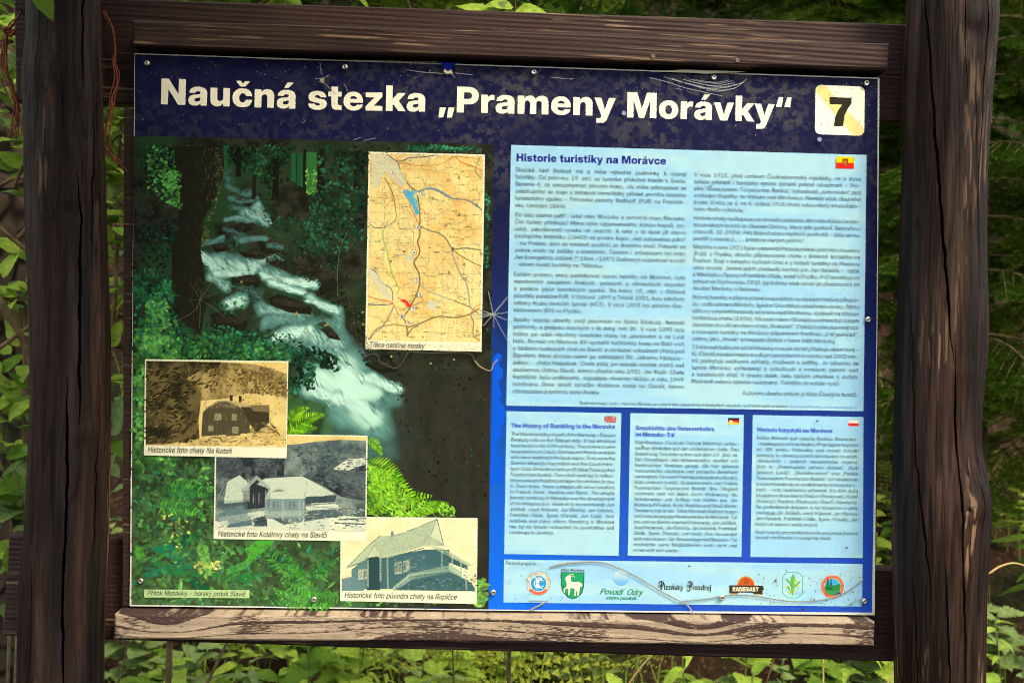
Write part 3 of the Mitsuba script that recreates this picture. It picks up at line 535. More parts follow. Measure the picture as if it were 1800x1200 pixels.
HEAVY = load_font('''  74
- 178;43,96 135,96 135,58 43,58
0 177;7,88 8,125 16,155 31,179 52,195 80,203 98,203 116,199 142,185 159,161 166,142 170,120 171,89 168,63 160,40 151,25 137,11 124,3 104,-3 80,-3 60,1 41,11 27,24 18,40 10,63/54,89 60,59 67,46 75,39 85,36 96,36 106,41 113,49 122,72 124,110 117,142 106,159 96,163 85,164 76,161 67,153 61,142 56,127
1 177;24,0 24,40 71,41 71,154 26,127 26,170 75,200 120,200 120,41 160,40 160,0
2 177;13,129 17,158 26,175 38,188 56,198 81,203 104,203 125,197 144,186 155,173 162,155 164,133 159,116 147,96 85,41 164,40 164,0 14,0 14,36 107,114 115,126 117,141 114,151 108,159 100,163 85,164 75,161 66,154 61,142 59,129
3 177;8,68 56,68 57,56 63,46 71,39 81,35 93,35 105,40 112,47 117,61 115,74 112,81 103,88 84,92 56,92 56,120 96,160 19,160 19,200 157,200 157,162 108,118 129,114 142,109 155,98 162,85 166,71 164,44 156,27 144,14 128,4 103,-3 78,-3 52,2 33,13 21,26 12,44
4 177;3,79 88,201 137,201 55,80 102,79 102,125 149,125 149,79 174,78 174,41 149,40 149,0 102,0 102,41 3,41
5 177;11,64 58,64 59,54 64,46 71,40 85,35 99,36 107,41 114,49 119,63 118,76 113,88 105,95 93,100 80,99 71,95 63,90 59,82 14,82 19,201 154,201 154,161 64,161 61,133 62,124 73,131 87,135 116,134 139,123 154,108 165,84 166,56 157,31 142,14 122,3 103,-2 80,-3 56,2 37,12 23,25 13,47
6 177;11,60 12,83 23,111 82,200 136,200 90,131 113,131 131,126 145,117 157,103 164,87 166,60 161,39 148,20 134,8 109,-1 81,-3 62,1 42,10 25,24 16,40/58,63 63,50 71,41 83,36 94,36 107,41 115,51 119,63 118,75 113,86 105,93 93,98 81,97 70,92 63,84 59,75
7 177;16,159 16,200 161,200 161,159 80,0 30,1 109,158
8 177;8,48 10,67 19,85 32,96 54,104 27,117 20,126 16,135 16,162 21,174 32,186 58,199 79,203 98,203 129,196 151,181 162,159 162,142 159,131 148,115 123,104 138,99 154,89 164,78 168,67 168,41 163,29 151,15 131,3 111,-2 78,-3 56,0 41,5 26,15 14,29/59,54 62,45 70,36 80,32 93,31 101,33 112,40 117,51 118,61 115,71 108,79 97,84 84,85 72,80 64,73 60,65/63,140 65,132 73,124 93,120 103,124 110,130 113,137 114,147 111,156 103,163 84,167 73,163 67,158 63,151
9 177;11,126 13,153 25,177 43,192 56,199 74,203 109,201 124,197 140,188 158,166 166,141 163,111 151,85 95,0 41,0 87,69 60,71 36,80 19,99/58,130 62,119 70,109 81,104 93,103 105,107 113,115 118,126 119,138 115,149 107,159 96,164 85,165 74,161 65,154 60,144
A 205;1,1 69,200 135,201 205,1 148,0 136,37 68,37 56,0/80,78 125,77 103,152 101,150
B 178;12,200 113,199 127,197 143,190 158,176 166,155 166,144 162,131 150,115 131,106 146,101 155,96 167,82 172,68 173,50 169,36 162,23 151,12 134,4 112,0 12,0/61,39 100,38 111,42 120,54 119,71 112,79 103,82 62,83/61,120 95,120 106,123 115,135 113,151 100,161 62,161
D 195;12,200 98,200 113,198 144,186 169,164 179,147 186,129 188,110 188,83 184,66 176,46 167,33 152,19 131,7 105,1 12,0/63,43 92,42 107,45 121,52 133,69 137,92 135,125 125,143 112,153 91,158 63,158
E 172;12,200 164,200 164,157 63,156 64,121 155,121 155,79 64,79 63,44 164,43 164,0 12,0
G 203;6,89 8,126 13,144 22,162 45,186 74,199 93,203 111,203 144,195 156,189 173,176 184,162 190,148 192,132 142,132 135,146 126,154 110,159 94,158 73,148 61,129 58,114 57,92 63,66 77,49 99,41 116,41 130,46 140,56 145,69 144,73 106,73 106,110 194,110 193,66 185,41 167,18 153,8 135,1 112,-3 82,-2 63,3 45,14 31,26 19,43 10,65
H 199;12,200 63,200 64,124 135,124 136,200 186,200 186,0 136,0 136,80 64,80 63,0 12,0
K 197;12,200 63,200 64,114 133,200 192,200 122,114 196,0 137,0 88,79 63,50 63,0 12,0
L 157;12,200 63,200 63,44 151,43 151,0 12,0
M 251;12,0 12,200 88,199 126,75 164,200 239,200 239,0 189,0 190,142 146,0 105,0 61,139 62,0
N 202;12,200 65,200 139,80 139,200 190,200 190,0 137,0 63,120 63,0 12,0
O 205;6,89 8,126 13,144 22,162 34,177 49,188 65,197 83,201 122,201 140,197 156,188 173,174 184,160 192,144 197,126 198,82 194,62 186,43 173,25 158,12 143,4 122,-2 93,-3 79,-1 62,4 42,16 27,30 14,52 9,69/57,92 63,67 70,55 78,48 98,41 112,41 125,46 139,62 147,85 147,114 139,138 130,150 115,157 98,159 82,154 71,145 62,130 58,114
P 177;12,200 104,200 124,197 150,183 161,170 168,154 171,139 170,115 164,98 151,81 135,71 118,65 63,63 63,-1 12,-1/63,106 97,105 113,111 122,125 122,134 119,145 113,152 101,157 64,158
R 181;12,200 115,199 142,189 158,175 170,150 170,118 160,93 140,75 177,0 124,0 93,65 64,65 63,0 12,0/63,106 97,105 113,112 119,118 122,128 122,140 117,148 109,155 101,158 64,159
S 186;9,66 57,66 62,50 71,42 83,38 105,38 119,43 126,55 126,63 120,70 105,77 49,90 34,98 23,109 13,130 14,158 23,175 38,189 56,198 76,203 102,203 126,199 143,192 159,177 170,157 172,137 125,137 122,149 115,157 98,163 77,160 66,152 63,146 65,135 71,130 82,125 142,111 161,100 170,89 177,68 175,45 166,24 152,11 129,1 104,-3 76,-3 52,3 34,12 20,26 12,43
T 178;5,157 5,201 173,201 173,157 114,157 114,0 64,0 64,157
Y 197;1,200 58,200 100,123 139,200 196,200 124,70 124,0 75,0 75,71
Z 177;7,39 106,156 9,157 9,200 170,200 170,161 71,44 170,43 170,0 7,0
a 157;8,33 10,56 23,73 41,81 89,88 97,95 94,105 82,111 64,107 60,103 58,96 13,96 19,118 34,134 59,144 96,144 123,136 137,123 145,102 145,0 98,0 97,18 87,7 77,1 66,-2 41,-1 26,4 14,14/53,40 56,34 63,30 76,29 86,32 95,42 97,62 60,54 55,49
b 169;12,201 61,201 62,125 69,133 81,142 108,145 121,142 133,136 150,119 161,91 162,56 152,26 146,18 133,5 113,-2 91,-2 73,5 61,19 60,1 12,1/59,67 62,54 73,40 83,36 92,36 101,39 108,47 113,61 113,81 108,95 95,106 83,107 75,104 68,99 62,88
c 157;7,63 8,89 17,112 33,130 56,142 86,145 114,139 126,132 139,120 149,100 151,85 105,85 100,98 94,104 85,107 71,104 60,92 56,74 57,57 63,44 73,36 87,35 95,39 101,45 104,57 151,57 148,38 139,21 122,6 102,-1 67,-3 51,1 36,9 23,21 16,32 10,47
d 169;7,63 8,87 11,102 21,121 32,133 51,143 74,145 93,139 107,126 108,201 157,201 157,1 109,1 108,19 96,5 82,-1 61,-3 46,1 31,10 19,24 10,43/56,67 59,51 68,40 77,36 92,37 102,44 109,58 110,76 106,90 101,99 92,105 73,105 63,97 59,91
e 158;7,63 10,94 21,117 38,134 66,144 97,144 120,135 140,115 151,89 152,59 54,59 55,51 60,41 67,34 78,31 94,32 102,37 107,45 151,45 145,28 133,14 118,4 95,-3 60,-1 33,12 16,31 10,47/55,88 106,87 107,90 104,98 97,106 89,109 76,110 65,106 59,100
f 111;2,142 28,142 30,172 36,185 44,192 64,199 106,200 106,163 83,161 77,150 78,142 106,142 106,104 77,104 77,0 28,0 28,104 2,104
g 169;7,65 8,87 12,106 23,124 42,140 61,145 82,144 96,137 108,125 109,142 157,142 157,1 152,-22 144,-35 125,-50 100,-57 62,-56 45,-52 34,-45 21,-32 15,-18 14,-10 60,-10 65,-18 75,-23 96,-22 104,-16 107,-8 109,22 96,9 85,3 62,1 45,5 31,14 18,29 10,48/56,70 58,56 68,43 78,39 92,41 102,48 108,58 110,80 108,89 103,98 96,104 86,108 75,107 68,104 61,96 57,87
h 166;12,200 61,200 62,122 78,138 99,145 112,145 126,142 137,135 144,127 151,113 154,98 154,0 105,0 104,87 98,99 87,104 70,100 63,89 61,0 12,0
i 74;10,174 11,186 15,193 21,198 32,202 42,202 53,198 61,189 63,182 63,170 58,163 53,158 42,154 32,154 21,158 14,165;12,142 61,142 61,0 12,0
j 74;10,174 11,186 15,193 21,198 32,202 42,202 53,198 61,189 63,182 63,170 58,163 53,158 42,154 32,154 21,158 14,165;-11,-19 7,-17 12,-8 12,142 61,142 61,-16 58,-29 53,-39 37,-52 16,-56 -11,-56
k 158;12,200 61,200 62,94 102,142 158,142 107,80 160,0 104,0 70,51 61,41 61,0 12,0
l 82;12,200 61,200 61,44 66,37 78,36 78,0 54,0 34,4 20,14 14,27
m 249;12,0 12,142 59,142 60,118 66,128 77,138 97,145 113,144 124,140 137,129 144,119 157,135 170,142 183,145 196,145 210,142 224,132 230,124 237,103 237,0 188,0 188,87 183,99 171,106 156,102 148,90 148,0 102,0 102,87 97,99 84,106 75,105 69,102 62,89 61,0
n 166;12,142 60,142 61,121 78,138 99,145 112,145 126,142 142,130 151,115 154,98 154,0 105,0 104,87 98,99 87,104 71,100 63,89 61,0 12,0
o 164;7,63 10,97 23,120 41,135 69,144 103,143 118,138 131,130 148,110 157,81 156,52 146,27 126,8 97,-3 60,-1 36,10 24,20 16,32 10,47/56,67 58,53 69,39 78,35 94,38 104,48 108,60 109,77 104,92 99,100 91,105 79,107 72,104 63,97 59,90
p 169;12,-56 12,142 60,142 61,125 76,139 91,144 111,144 131,137 151,118 161,90 161,51 151,23 139,10 130,3 105,-3 82,0 71,6 62,18 61,-56/59,66 63,52 72,40 83,35 99,38 107,46 113,61 113,80 108,94 102,102 94,106 84,107 74,103 62,88
r 110;12,0 12,142 60,142 61,121 67,131 77,139 88,142 107,142 107,102 79,101 67,92 62,81 61,0
s 150;5,45 54,46 60,34 72,30 88,32 95,39 94,44 86,50 38,60 23,67 14,77 9,93 10,109 17,124 32,137 58,144 93,144 119,134 133,120 138,109 140,96 96,96 93,103 89,108 79,112 65,111 57,102 59,95 65,91 118,80 131,74 138,67 144,53 143,35 135,19 120,6 102,-1 85,-3 60,-3 39,3 27,9 14,21 9,31
t 110;3,104 3,142 27,142 27,181 76,181 76,142 104,142 104,104 76,104 76,42 85,37 104,37 104,0 58,1 41,8 34,14 27,34 27,104
u 166;12,142 61,142 62,55 70,42 86,38 100,46 104,57 105,142 154,142 154,0 106,0 105,22 87,3 67,-3 54,-3 40,1 24,12 16,27 12,45
v 159;1,142 51,142 80,48 108,142 158,142 107,0 52,0
y 159;1,142 52,141 79,51 108,142 158,142 96,-24 85,-43 69,-54 57,-56 17,-56 17,-19 41,-19 46,-17 51,-11 54,1
z 151;13,32 78,103 13,104 13,142 136,142 135,107 73,38 137,37 137,0 13,0
É 172;12,200 164,200 164,157 63,156 64,121 155,121 155,79 64,79 63,44 164,43 164,0 12,0;69,219 95,260 140,260 102,217
Ý 197;1,200 58,200 100,123 139,200 196,200 124,70 124,0 75,0 75,71;80,218 105,260 151,260 113,217
á 157;8,33 10,56 23,73 41,81 89,88 97,95 93,106 82,111 64,107 60,103 58,96 13,96 19,118 34,134 59,144 96,144 123,136 137,123 145,102 145,0 98,0 97,18 87,7 77,1 66,-2 41,-1 26,4 14,14/53,40 56,34 63,30 76,29 86,32 95,42 98,62 60,54 55,49;59,159 85,202 130,202 92,159
ý 159;1,142 52,141 79,51 108,142 158,142 96,-24 85,-43 69,-54 57,-56 17,-56 17,-19 41,-19 46,-17 51,-11 54,1;57,159 82,202 128,202 90,159
Č 200;6,89 9,130 22,162 43,184 74,199 93,203 111,203 131,199 148,193 173,175 182,162 190,143 193,126 143,126 138,140 127,152 113,158 98,159 77,151 70,145 63,132 57,108 59,78 70,55 84,44 98,41 120,43 135,55 142,73 194,73 189,52 177,30 157,12 134,1 112,-3 82,-2 62,4 45,14 30,27 20,41 10,64;49,258 85,260 101,239 118,260 153,260 120,217 82,217
č 157;7,63 8,89 17,112 33,130 56,142 86,145 114,139 126,132 139,120 149,100 151,85 105,85 100,98 94,104 85,107 71,104 60,92 56,74 57,57 63,44 73,36 87,35 95,39 101,45 104,57 151,57 148,38 139,21 122,6 102,-1 67,-3 51,1 36,9 23,21 16,32 10,47;29,201 65,201 80,180 98,201 133,201 99,159 62,159
ň 166;12,142 60,142 61,121 78,138 99,145 112,145 126,142 142,130 151,115 154,98 154,0 105,0 104,87 98,99 87,104 70,100 63,89 61,0 12,0;31,201 67,202 83,181 99,202 135,202 101,159 64,159
Ů 194;12,200 61,200 63,64 68,53 79,43 92,39 102,39 111,41 122,48 128,55 133,69 133,200 181,200 181,56 173,33 155,13 137,3 122,-1 88,-3 55,4 38,14 27,25 17,42 12,63;63,238 64,254 69,263 76,270 92,276 107,275 120,269 129,259 132,248 131,232 126,223 116,215 103,211 88,212 74,218 66,227/85,241 91,232 100,230 109,237 111,246 104,255 95,256 86,250
“ 133;74,122 95,200 129,200 120,121;9,122 30,200 63,200 54,121
„ 124;66,-44 74,34 120,35 100,-44;4,-44 12,35 58,35 38,-43''')


def write(ink, text, x0, z0, x1, z1, cap, font, col, mode='left', k=1.0, slant=0.0):
    """one line of lettering from (x0, z0) towards (x1, z1), capitals 'cap' metres tall; mode: left, right, fit (letters stretched), just (spaces stretched)"""
    unit = cap / (100.0 if font is LIGHT else 200.0)
    d = np.array([x1 - x0, z1 - z0])
    width = np.linalg.norm(d)
    d = d / width
    up = np.array([-d[1], d[0]])
    adv = [font[c][0] * unit for c in text]
    spaces = sum(c == ' ' for c in text)
    letters = sum(a for a, c in zip(adv, text) if c != ' ')
    gap = font[' '][0] * unit
    total = letters + spaces * gap
    if mode == 'fit':
        k = width / total
    if mode in ('just', 'left', 'right') and (letters + spaces * gap * 0.62) * k > width:
        k = width / (letters + spaces * gap * 0.62)
    sp = gap * k
    if mode == 'just' and spaces:
        sp = (width - letters * k) / spaces
    pen = width - (letters * k + spaces * sp) if mode == 'right' else 0.0
    for c, a in zip(text, adv):
        _, v, f = font[c]
        if v is not None:
            x = v[:, 0] * unit * k + v[:, 1] * unit * slant + pen
            ink.add(np.array([x0, z0]) + x[:, None] * d + (v[:, 1] * unit)[:, None] * up, f, col)
        pen += sp if c == ' ' else a * k


ROWS_MAIN = [
 ('Slezská část Beskyd má a měla výhodné podmínky k rozvoji', 46, 2920, 3075, 2913, 1),
 ('turistiky. Od poloviny 19. stol. se turistika překotně hlásila k životu.', 47, 2796, 3075, 2789, 1),
 ('Bereme-li, za samozřejmost přírodní krásy, vliv měla přístupnost ze', 47, 2671, 3076, 2665, 1),
 ('zalidňujícího se kraje a zejména mimořádný příklad prvního českého', 48, 2546, 3077, 2540, 1),
 ('turistického spolku - Pohorské jednoty Radhošť (PJR) na Frenštát-', 48, 2422, 3078, 2416, 1),
 ('sku. (založen 1884)', 49, 2297, 3078, 2291, 0),
 ('Do této oblasti patří i údolí řeky Morávky a samotná obec Morávka.', 49, 2130, 3079, 2125, 1),
 ('Čím turisty přitahuje? Mimo výše vzpomenutého, krásou kopců, hor,', 50, 2006, 3080, 2001, 1),
 ('údolí, zabydleností vysoko ve svazích. A také v té době již dávno', 50, 1882, 3081, 1877, 1),
 ('existujícího kostelíku (1640!) na prvním kopci „nad ostravskou plání“', 51, 1759, 3082, 1754, 1),
 ('- na Prašivé, kam se scházeli poutníci ze širokého okolí. Putovali na', 51, 1635, 3082, 1630, 1),
 ('známé místo za zážitky a poznáním. Turistou i průvodcem byl kněz', 52, 1511, 3083, 1506, 1),
 ('Jan Evangelista Ježíšek (*1844 +1897) Dodnes je vzpomínán a zván', 52, 1387, 3084, 1383, 1),
 ('- otcem české turistiky na Těšínsku.', 52, 1263, 3085, 1259, 0),
 ('Dalším prvkem, který podněcoval rozvoj turistiky na Morávce, bylo', 53, 1086, 3086, 1082, 1),
 ('národnostní soupeření českých, polských a německých obyvatel', 53, 961, 3086, 957, 1),
 ('a posléze jejich turistických spolků. Na konci 19. stol. v Ostravě', 54, 835, 3087, 832, 1),
 ('působila pobočka PJR. V Ostravě 1899 a Těšíně 1901, byly založeny', 54, 710, 3088, 707, 1),
 ('odbory Klubu českých turistů (KČT). V roce 1893 byl založen Bes-', 55, 584, 3089, 581, 1),
 ('kidenverein (BV) ve Frýdku.', 55, 459, 3089, 456, 0),
 ('Spolky logicky obrátily svoji pozornost na blízké Beskydy. Nejlepší', 56, 290, 3090, 288, 1),
 ('podmínky a podporu mocných v té doby, měl BV. V roce 1895 byly', 56, 165, 3091, 162, 1),
 ('krátce po sobě otevřeny turistické chaty na Javorovém a na Lysé', 57, 39, 3092, 37, 1),
 ('hoře. Rovněž na Morávce BV vyznačil turistickou trasu na Babí vrch', 57, -86, 3093, -88, 1),
 ('v blízkosti budoucích chat na Slavíči a následně vybudoval chatu pod', 58, -212, 3093, -214, 1),
 ('Slavíčem, která dostala název po zakladateli BV, Johannu Hadaszc-', 58, -337, 3094, -339, 1),
 ('zokovi - chata Hadaščok. Chata stála jen několik desítek metrů nad', 59, -463, 3095, -464, 1),
 ('současnou chatou Slavíč, kterou otevřel roku 1931 Jan Kolář. Chata', 59, -588, 3096, -589, 1),
 ('Hadaščok byla poškozená, napadená dřevními škůdci a roku 1949', 60, -714, 3096, -715, 1),
 ('rozebrána. Dnes slouží turistům Kolářova chata na Slavíči, kterou', 60, -839, 3097, -840, 1),
 ('obhospodařují potomci pana Koláře.', 60, -965, 3098, -965, 0),
 ('V roce 1913, před vznikem Československé republiky, se o slovo', 3207, 2906, 6210, 2900, 1),
 ('nahlas přihlásil i turistický spolek občanů polské národnosti - Pol-', 3207, 2785, 6210, 2779, 1),
 ('skie Towarzystwo Turystyczne Beskid. Vybudovali „schronisko“ pod', 3208, 2664, 6211, 2658, 1),
 ('vrcholem Ropičky na hřebeni nad Morávkou. Neměla však dlouhého', 3209, 2543, 6211, 2538, 1),
 ('trvání. V noci ze 3. na 4. dubna 1918 chata rukou nikdy neusvědče-', 3209, 2422, 6211, 2417, 1),
 ('ného žháře vyhořela.', 3210, 2301, 6212, 2296, 0),
 ('Historie chaty na Ropičce se obnovila zásluhou aktivního Klubu česko-', 3211, 2144, 6212, 2139, 1),
 ('slovenských turistů ze Slezské Ostravy, který zde postavil  Bezručovu', 3211, 2023, 6213, 2019, 1),
 ('chatu (5. 10. 1924). Petr Bezruč chatu navštívil, pochválil - líbila se mu,', 3212, 1903, 6213, 1899, 1),
 ('popřál a nazval ji „ .... brlohem starých ještěrů“.', 3213, 1782, 6214, 1778, 0),
 ('Mezitím v roce 1921 byla vystavěna Pobeskydskou jednotou slezskou', 3213, 1634, 6214, 1630, 1),
 ('(PJS) z Frýdku, dlouho připravovaná chata v blízkosti kostelíka na', 3214, 1513, 6215, 1509, 1),
 ('Prašivé. Stojí v katastru Vyšních Lhot a s historií turistiky na Morávce', 3215, 1391, 6215, 1387, 1),
 ('úzce souvisí. Jména jejich předsedů navždy zní: Jan Valeček - rodák', 3215, 1269, 6216, 1265, 1),
 ('z Mikolajic u Opavy a František Olšák, notář z Frýdku. PJS konala první', 3216, 1147, 6216, 1144, 1),
 ('schůzi ve Frýdku roku 1910, její kořeny však sahají do předchozích let', 3217, 1025, 6217, 1022, 1),
 ('do obcí Morávky a Raškovic.', 3217, 903, 6217, 901, 0),
 ('Rozvoj turistiky a zřejmé dobré hospodaření na chatách Prašivé a Ropič-', 3218, 748, 6218, 746, 1),
 ('ce, vedlo občana Morávky Ignáce Gřunděla k odvážnému kroku. Místo', 3219, 626, 6218, 623, 1),
 ('obnovy vyhořelé hospody ve svahu nad Morávkou, vystavěl na hřebeni', 3219, 503, 6219, 501, 1),
 ('turistickou chatu (1936). Původní název Gřundělova chata byl časem', 3220, 380, 6219, 378, 1),
 ('zapomenut a vžil se název chata „Na Kotaři“. Z dalších míst souvisejících', 3221, 258, 6219, 256, 1),
 ('s rozvojem turistiky na Morávce připomínám hostinec „U tří potůčků“,', 3221, 135, 6220, 133, 1),
 ('známý jako „Horák“ a hospodu Bebek v horní části Morávky.', 3222, 12, 6220, 11, 0),
 ('15 kilometrů dlouhé údolí Morávky více jak sto let přitahuje zájem turis-', 3223, -135, 6221, -136, 1),
 ('tů. Členitá horská krajina s velkým převýšením a vrcholy nad 1000 me-', 3223, -256, 6221, -257, 1),
 ('trů poskytuje nádherné výhledy, možnosti a zážitky. Je zákonité, že', 3224, -377, 6222, -378, 1),
 ('turisté Morávku vyhledávají a vybudovali v minulosti zázemí cest', 3225, -498, 6222, -498, 1),
 ('a turistických chat. V dnešní době, řadu dalších středisek a služeb.', 3225, -619, 6223, -619, 1),
 ('Možnosti nejsou zdaleka vyčerpány. Turistika se nadále vyvíjí.', 3226, -740, 6223, -740, 0),
 ('Autorem obsahu tabule je Klub Českých turistů.', 4139, -937, 6222, -937, 2),
 ('Další informace o kraji v okolí řeky Morávky a o celých Moravskoslezských Beskydách naleznete na internetových stránkách ', 1253, -1148, 4975, -1148, 3),
 ('www.povodimoravky.cz a www.beskydy.cz.', 4985, -1150, 6225, -1150, 4),
]
ROWS_EN = [
 ('The Morávka valley is part of the Moravian-Silesian', 51, -1712, 1898, -1713, 1),
 ('Beskydy hills on the Silesian side. It has attracted', 51, -1814, 1898, -1815, 1),
 ('tourists since the 19th century.  The pioneers were', 51, -1915, 1898, -1916, 1),
 ('associations of Czech, German and Polish ramblers', 50, -2017, 1898, -2018, 1),
 ('who were resident in the local region. They were the', 50, -2118, 1898, -2120, 1),
 ('Silesian Beskydy Association and the Czech Ram-', 50, -2220, 1899, -2222, 1),
 ("bers' Club, Beskidenverein and Polskie Tovarzystwo", 50, -2321, 1899, -2324, 1),
 ('Turystyczne Beskid. Their chief work lay in indica-', 50, -2423, 1899, -2425, 1),
 ('ting routes and building cottages for ramblers to stay', 50, -2525, 1899, -2527, 1),
 ('in. Even today, these cottages still serve ramblers', 50, -2626, 1899, -2629, 1),
 ('in Prašivá, Kotař, Ropička and Slavíč. The people', 50, -2728, 1900, -2731, 1),
 ('behind rambling in Morávka and the development', 50, -2829, 1900, -2832, 1),
 ('of its infrastructure  deserve to be mentioned: Jan', 50, -2931, 1900, -2934, 1),
 ('Ježíšek, Josef Adámek, Jan Březina, Jan Valeček,', 50, -3032, 1900, -3036, 1),
 ('František Olšák, Ignác Gřunděl, Jan Kolář, their', 50, -3134, 1901, -3138, 1),
 ('relatives and many others. Rambling in Morávka', 50, -3236, 1901, -3240, 1),
 ('has by no means exhausted its possibilities and', 49, -3337, 1901, -3341, 1),
 ('continues to develop.', 49, -3439, 1901, -3443, 0),
]
ROWS_DE = [
 ('Das Morávka-Tal ist ein Teil der Mährisch-schle-', 2246, -1830, 4092, -1832, 1),
 ('sischen Beskiden auf der schlesischen Seite. Das', 2246, -1930, 4092, -1932, 1),
 ('Gebiet zog Touristen schon seit dem 19. Jhd. an.', 2246, -2030, 4092, -2032, 1),
 ('Die Grundlagen des Reiseverkehrs wurden von', 2246, -2130, 4092, -2132, 1),
 ('touristischen Vereinen gelegt, die hier lebende', 2246, -2230, 4092, -2232, 1),
 ('tschechische, deutsche und polnische Bewohner', 2246, -2330, 4092, -2332, 1),
 ('vereinigten. Es waren Pobeskydská jednota slezská,', 2245, -2429, 4092, -2432, 1),
 ('Klub českých turistů, Beskidenverein und Polskie', 2245, -2529, 4092, -2532, 1),
 ('Tovarzystwo Turystyczne Beskid. Ihre Tätigkeit', 2245, -2629, 4092, -2632, 1),
 ('zeichnete sich vor allem durch Markierung der', 2245, -2729, 4092, -2732, 1),
 ('Wanderwege und Aufbau von Hütten aus. Die', 2245, -2829, 4092, -2832, 1),
 ('Hütten auf Prašivá, Kotař, Ropička und Slavíč dienen', 2245, -2929, 4092, -2932, 1),
 ('Touristen bis heute. Viele Persönlichkeiten trugen', 2245, -3028, 4092, -3032, 1),
 ('zur Entwicklung des Reiseverkehrs im Morávka-Tal', 2245, -3128, 4092, -3132, 1),
 ('bei und verdienen unsere Erinnerung: Jan Ježíšek,', 2245, -3228, 4092, -3232, 1),
 ('Josef Adámek, Jan Březina, Jan Valeček, František', 2245, -3328, 4092, -3332, 1),
 ('Olšák, Ignác Gřunděl, Jan Kolář, ihre Verwandte', 2245, -3428, 4092, -3432, 1),
 ('und viele andere. Der Reiseverkehr im Morávka-Tal', 2245, -3528, 4092, -3532, 1),
 ('erschöpfte seine Möglichkeiten noch nicht und', 2244, -3627, 4092, -3632, 1),
 ('entwickelt sich weiter.', 2244, -3727, 4092, -3732, 0),
]
ROWS_PL = [
 ('Dolina Morávki jest częścią Beskidu Morawsko-', 4413, -1720, 6246, -1720, 1),
 ('-śląskiego po stronie śląskiej. Przyciągała turystów', 4413, -1821, 6247, -1822, 1),
 ('od XIX wieku. Podwaliny pod rozwój turystki', 4414, -1923, 6248, -1925, 1),
 ('położyły tu stowarzyszenia turystyczne czeskich,', 4414, -2025, 6249, -2027, 1),
 ('niemieckich i polskich mieszkańców regionu.', 4414, -2127, 6250, -2129, 1),
 ('Były to: „Pobeskydská jednota slezská”, „Klub', 4414, -2229, 6252, -2231, 1),
 ('českých turistů”, „Beskidenverein” oraz „Polskie', 4414, -2331, 6253, -2333, 1),
 ('Towarzystwo Turystyczne Beskid”. Ich działalność', 4414, -2432, 6254, -2435, 1),
 ('koncentrowała się na  oznakowaniu tras turystycz-', 4415, -2534, 6255, -2537, 1),
 ('nych  -oraz budowaniu schronisk. Do dziś służą', 4415, -2636, 6256, -2639, 1),
 ('turystom schroniska na Prašivé (Praszywej), Kotaři', 4415, -2738, 6257, -2741, 1),
 ('(Kotarzy), Ropičce (Ropiczce) i Slavíči (Sławiczu).', 4415, -2840, 6258, -2843, 1),
 ('Na podkreślenie dokonań w tej dziedzinie w pełni', 4415, -2941, 6259, -2945, 1),
 ('zasługują Jan Ježíšek, Josef Adámek, Jan Březina,', 4416, -3043, 6261, -3047, 1),
 ('Jan Valeček, František Olšák, Ignác Gřunděl, Jan', 4416, -3145, 6262, -3149, 1),
 ('Kolář ich krewni i wielu innych.', 4416, -3247, 6263, -3251, 0),
 ('Ruch turystyczny na Morávce nie wyczerpał jeszcze', 4417, -3389, 6265, -3393, 1),
 ('swoich możliwości i rozwija się nadal.', 4416, -3481, 6267, -3485, 0),
]


def rows(ink, data, cap, col):
    for r in data:
        t, x0, z0, x1, z1, kind = r[0], *[a * 1e-4 for a in r[1:5]], r[5]
        if kind in (0, 1):
            write(ink, t, x0, z0, x1, z1, cap, LIGHT, col, 'just' if kind else 'left', k=0.95)
        elif kind == 2:
            write(ink, t, x0, z0, x1, z1, cap * 1.05, LIGHT, col, 'fit')
        else:
            write(ink, t, x0, z0, x1, z1, cap * 0.72, LIGHT, col if kind == 3 else C('3a7fe0'), 'fit')


board = thing('information_board', 'large printed information panel with dark blue header, stream photograph and pale text boxes', 'information board')

OUT = P('-6593,4809 6511,4749 6594,-4817 -6507,-4756')
INSIDE = P('-6584,4793 6480,4728 6536,460 6542,-4772 -297,-4768 -6478,-4731 -6504,-2149')


def slab(outline, y0, y1):
    m = trimesh.creation.extrude_polygon(Polygon(outline), y1 - y0, engine='earcut')
    v = np.asarray(m.vertices)
    return tm(np.c_[v[:, 0], y1 - v[:, 2], v[:, 1]], m.faces)


part(board, 'panel', slab(OUT, 0.0, 0.005), 'white_plastic', label='white plastic sheet whose edge shows round the print')
part(board, 'backing', slab(P('-6776,3857 6551,4213 6633,-4690 -6642,-4772') , 0.0055, 0.0285), 'stained_plank', label='dark wooden backing boards behind the printed sheet')

# blue header and border, one sheet round the two pictures' fields
sheet(board, 'blue_ground', INSIDE, 1, 'blue_print', label='dark blue header and border with grey algae stains, bright blue at the foot')

TITLE = Ink()
CREAM = np.array([0.86, 0.84, 0.69])
for word, s in (('Naučná', '-6154,3939 -3784,3922'), ('stezka', '-3606,3917 -1528,3930'), ('„Prameny', '-1329,3935 1797,3940'), ('Morávky“', '1969,3924 4936,3907')):
    (x0, z0), (x1, z1) = P(s)
    write(TITLE, word, x0, z0, x1, z1, 0.0447, HEAVY, CREAM, 'fit')
TITLE.put(board, 'title', 3, kind='stuff', label='cream white title lettering in the blue header')

# number badge
badge = Ink()
B4 = P('5358,4601 6277,4591 6278,3704 5359,3716')
bx, bz = (B4[1] - B4[0]) / np.linalg.norm(B4[1] - B4[0]), (B4[0] - B4[3]) / np.linalg.norm(B4[0] - B4[3])
bo = B4[3]


def bad(u, v):
    return bo + bx * u * 1e-3 + bz * v * 1e-3


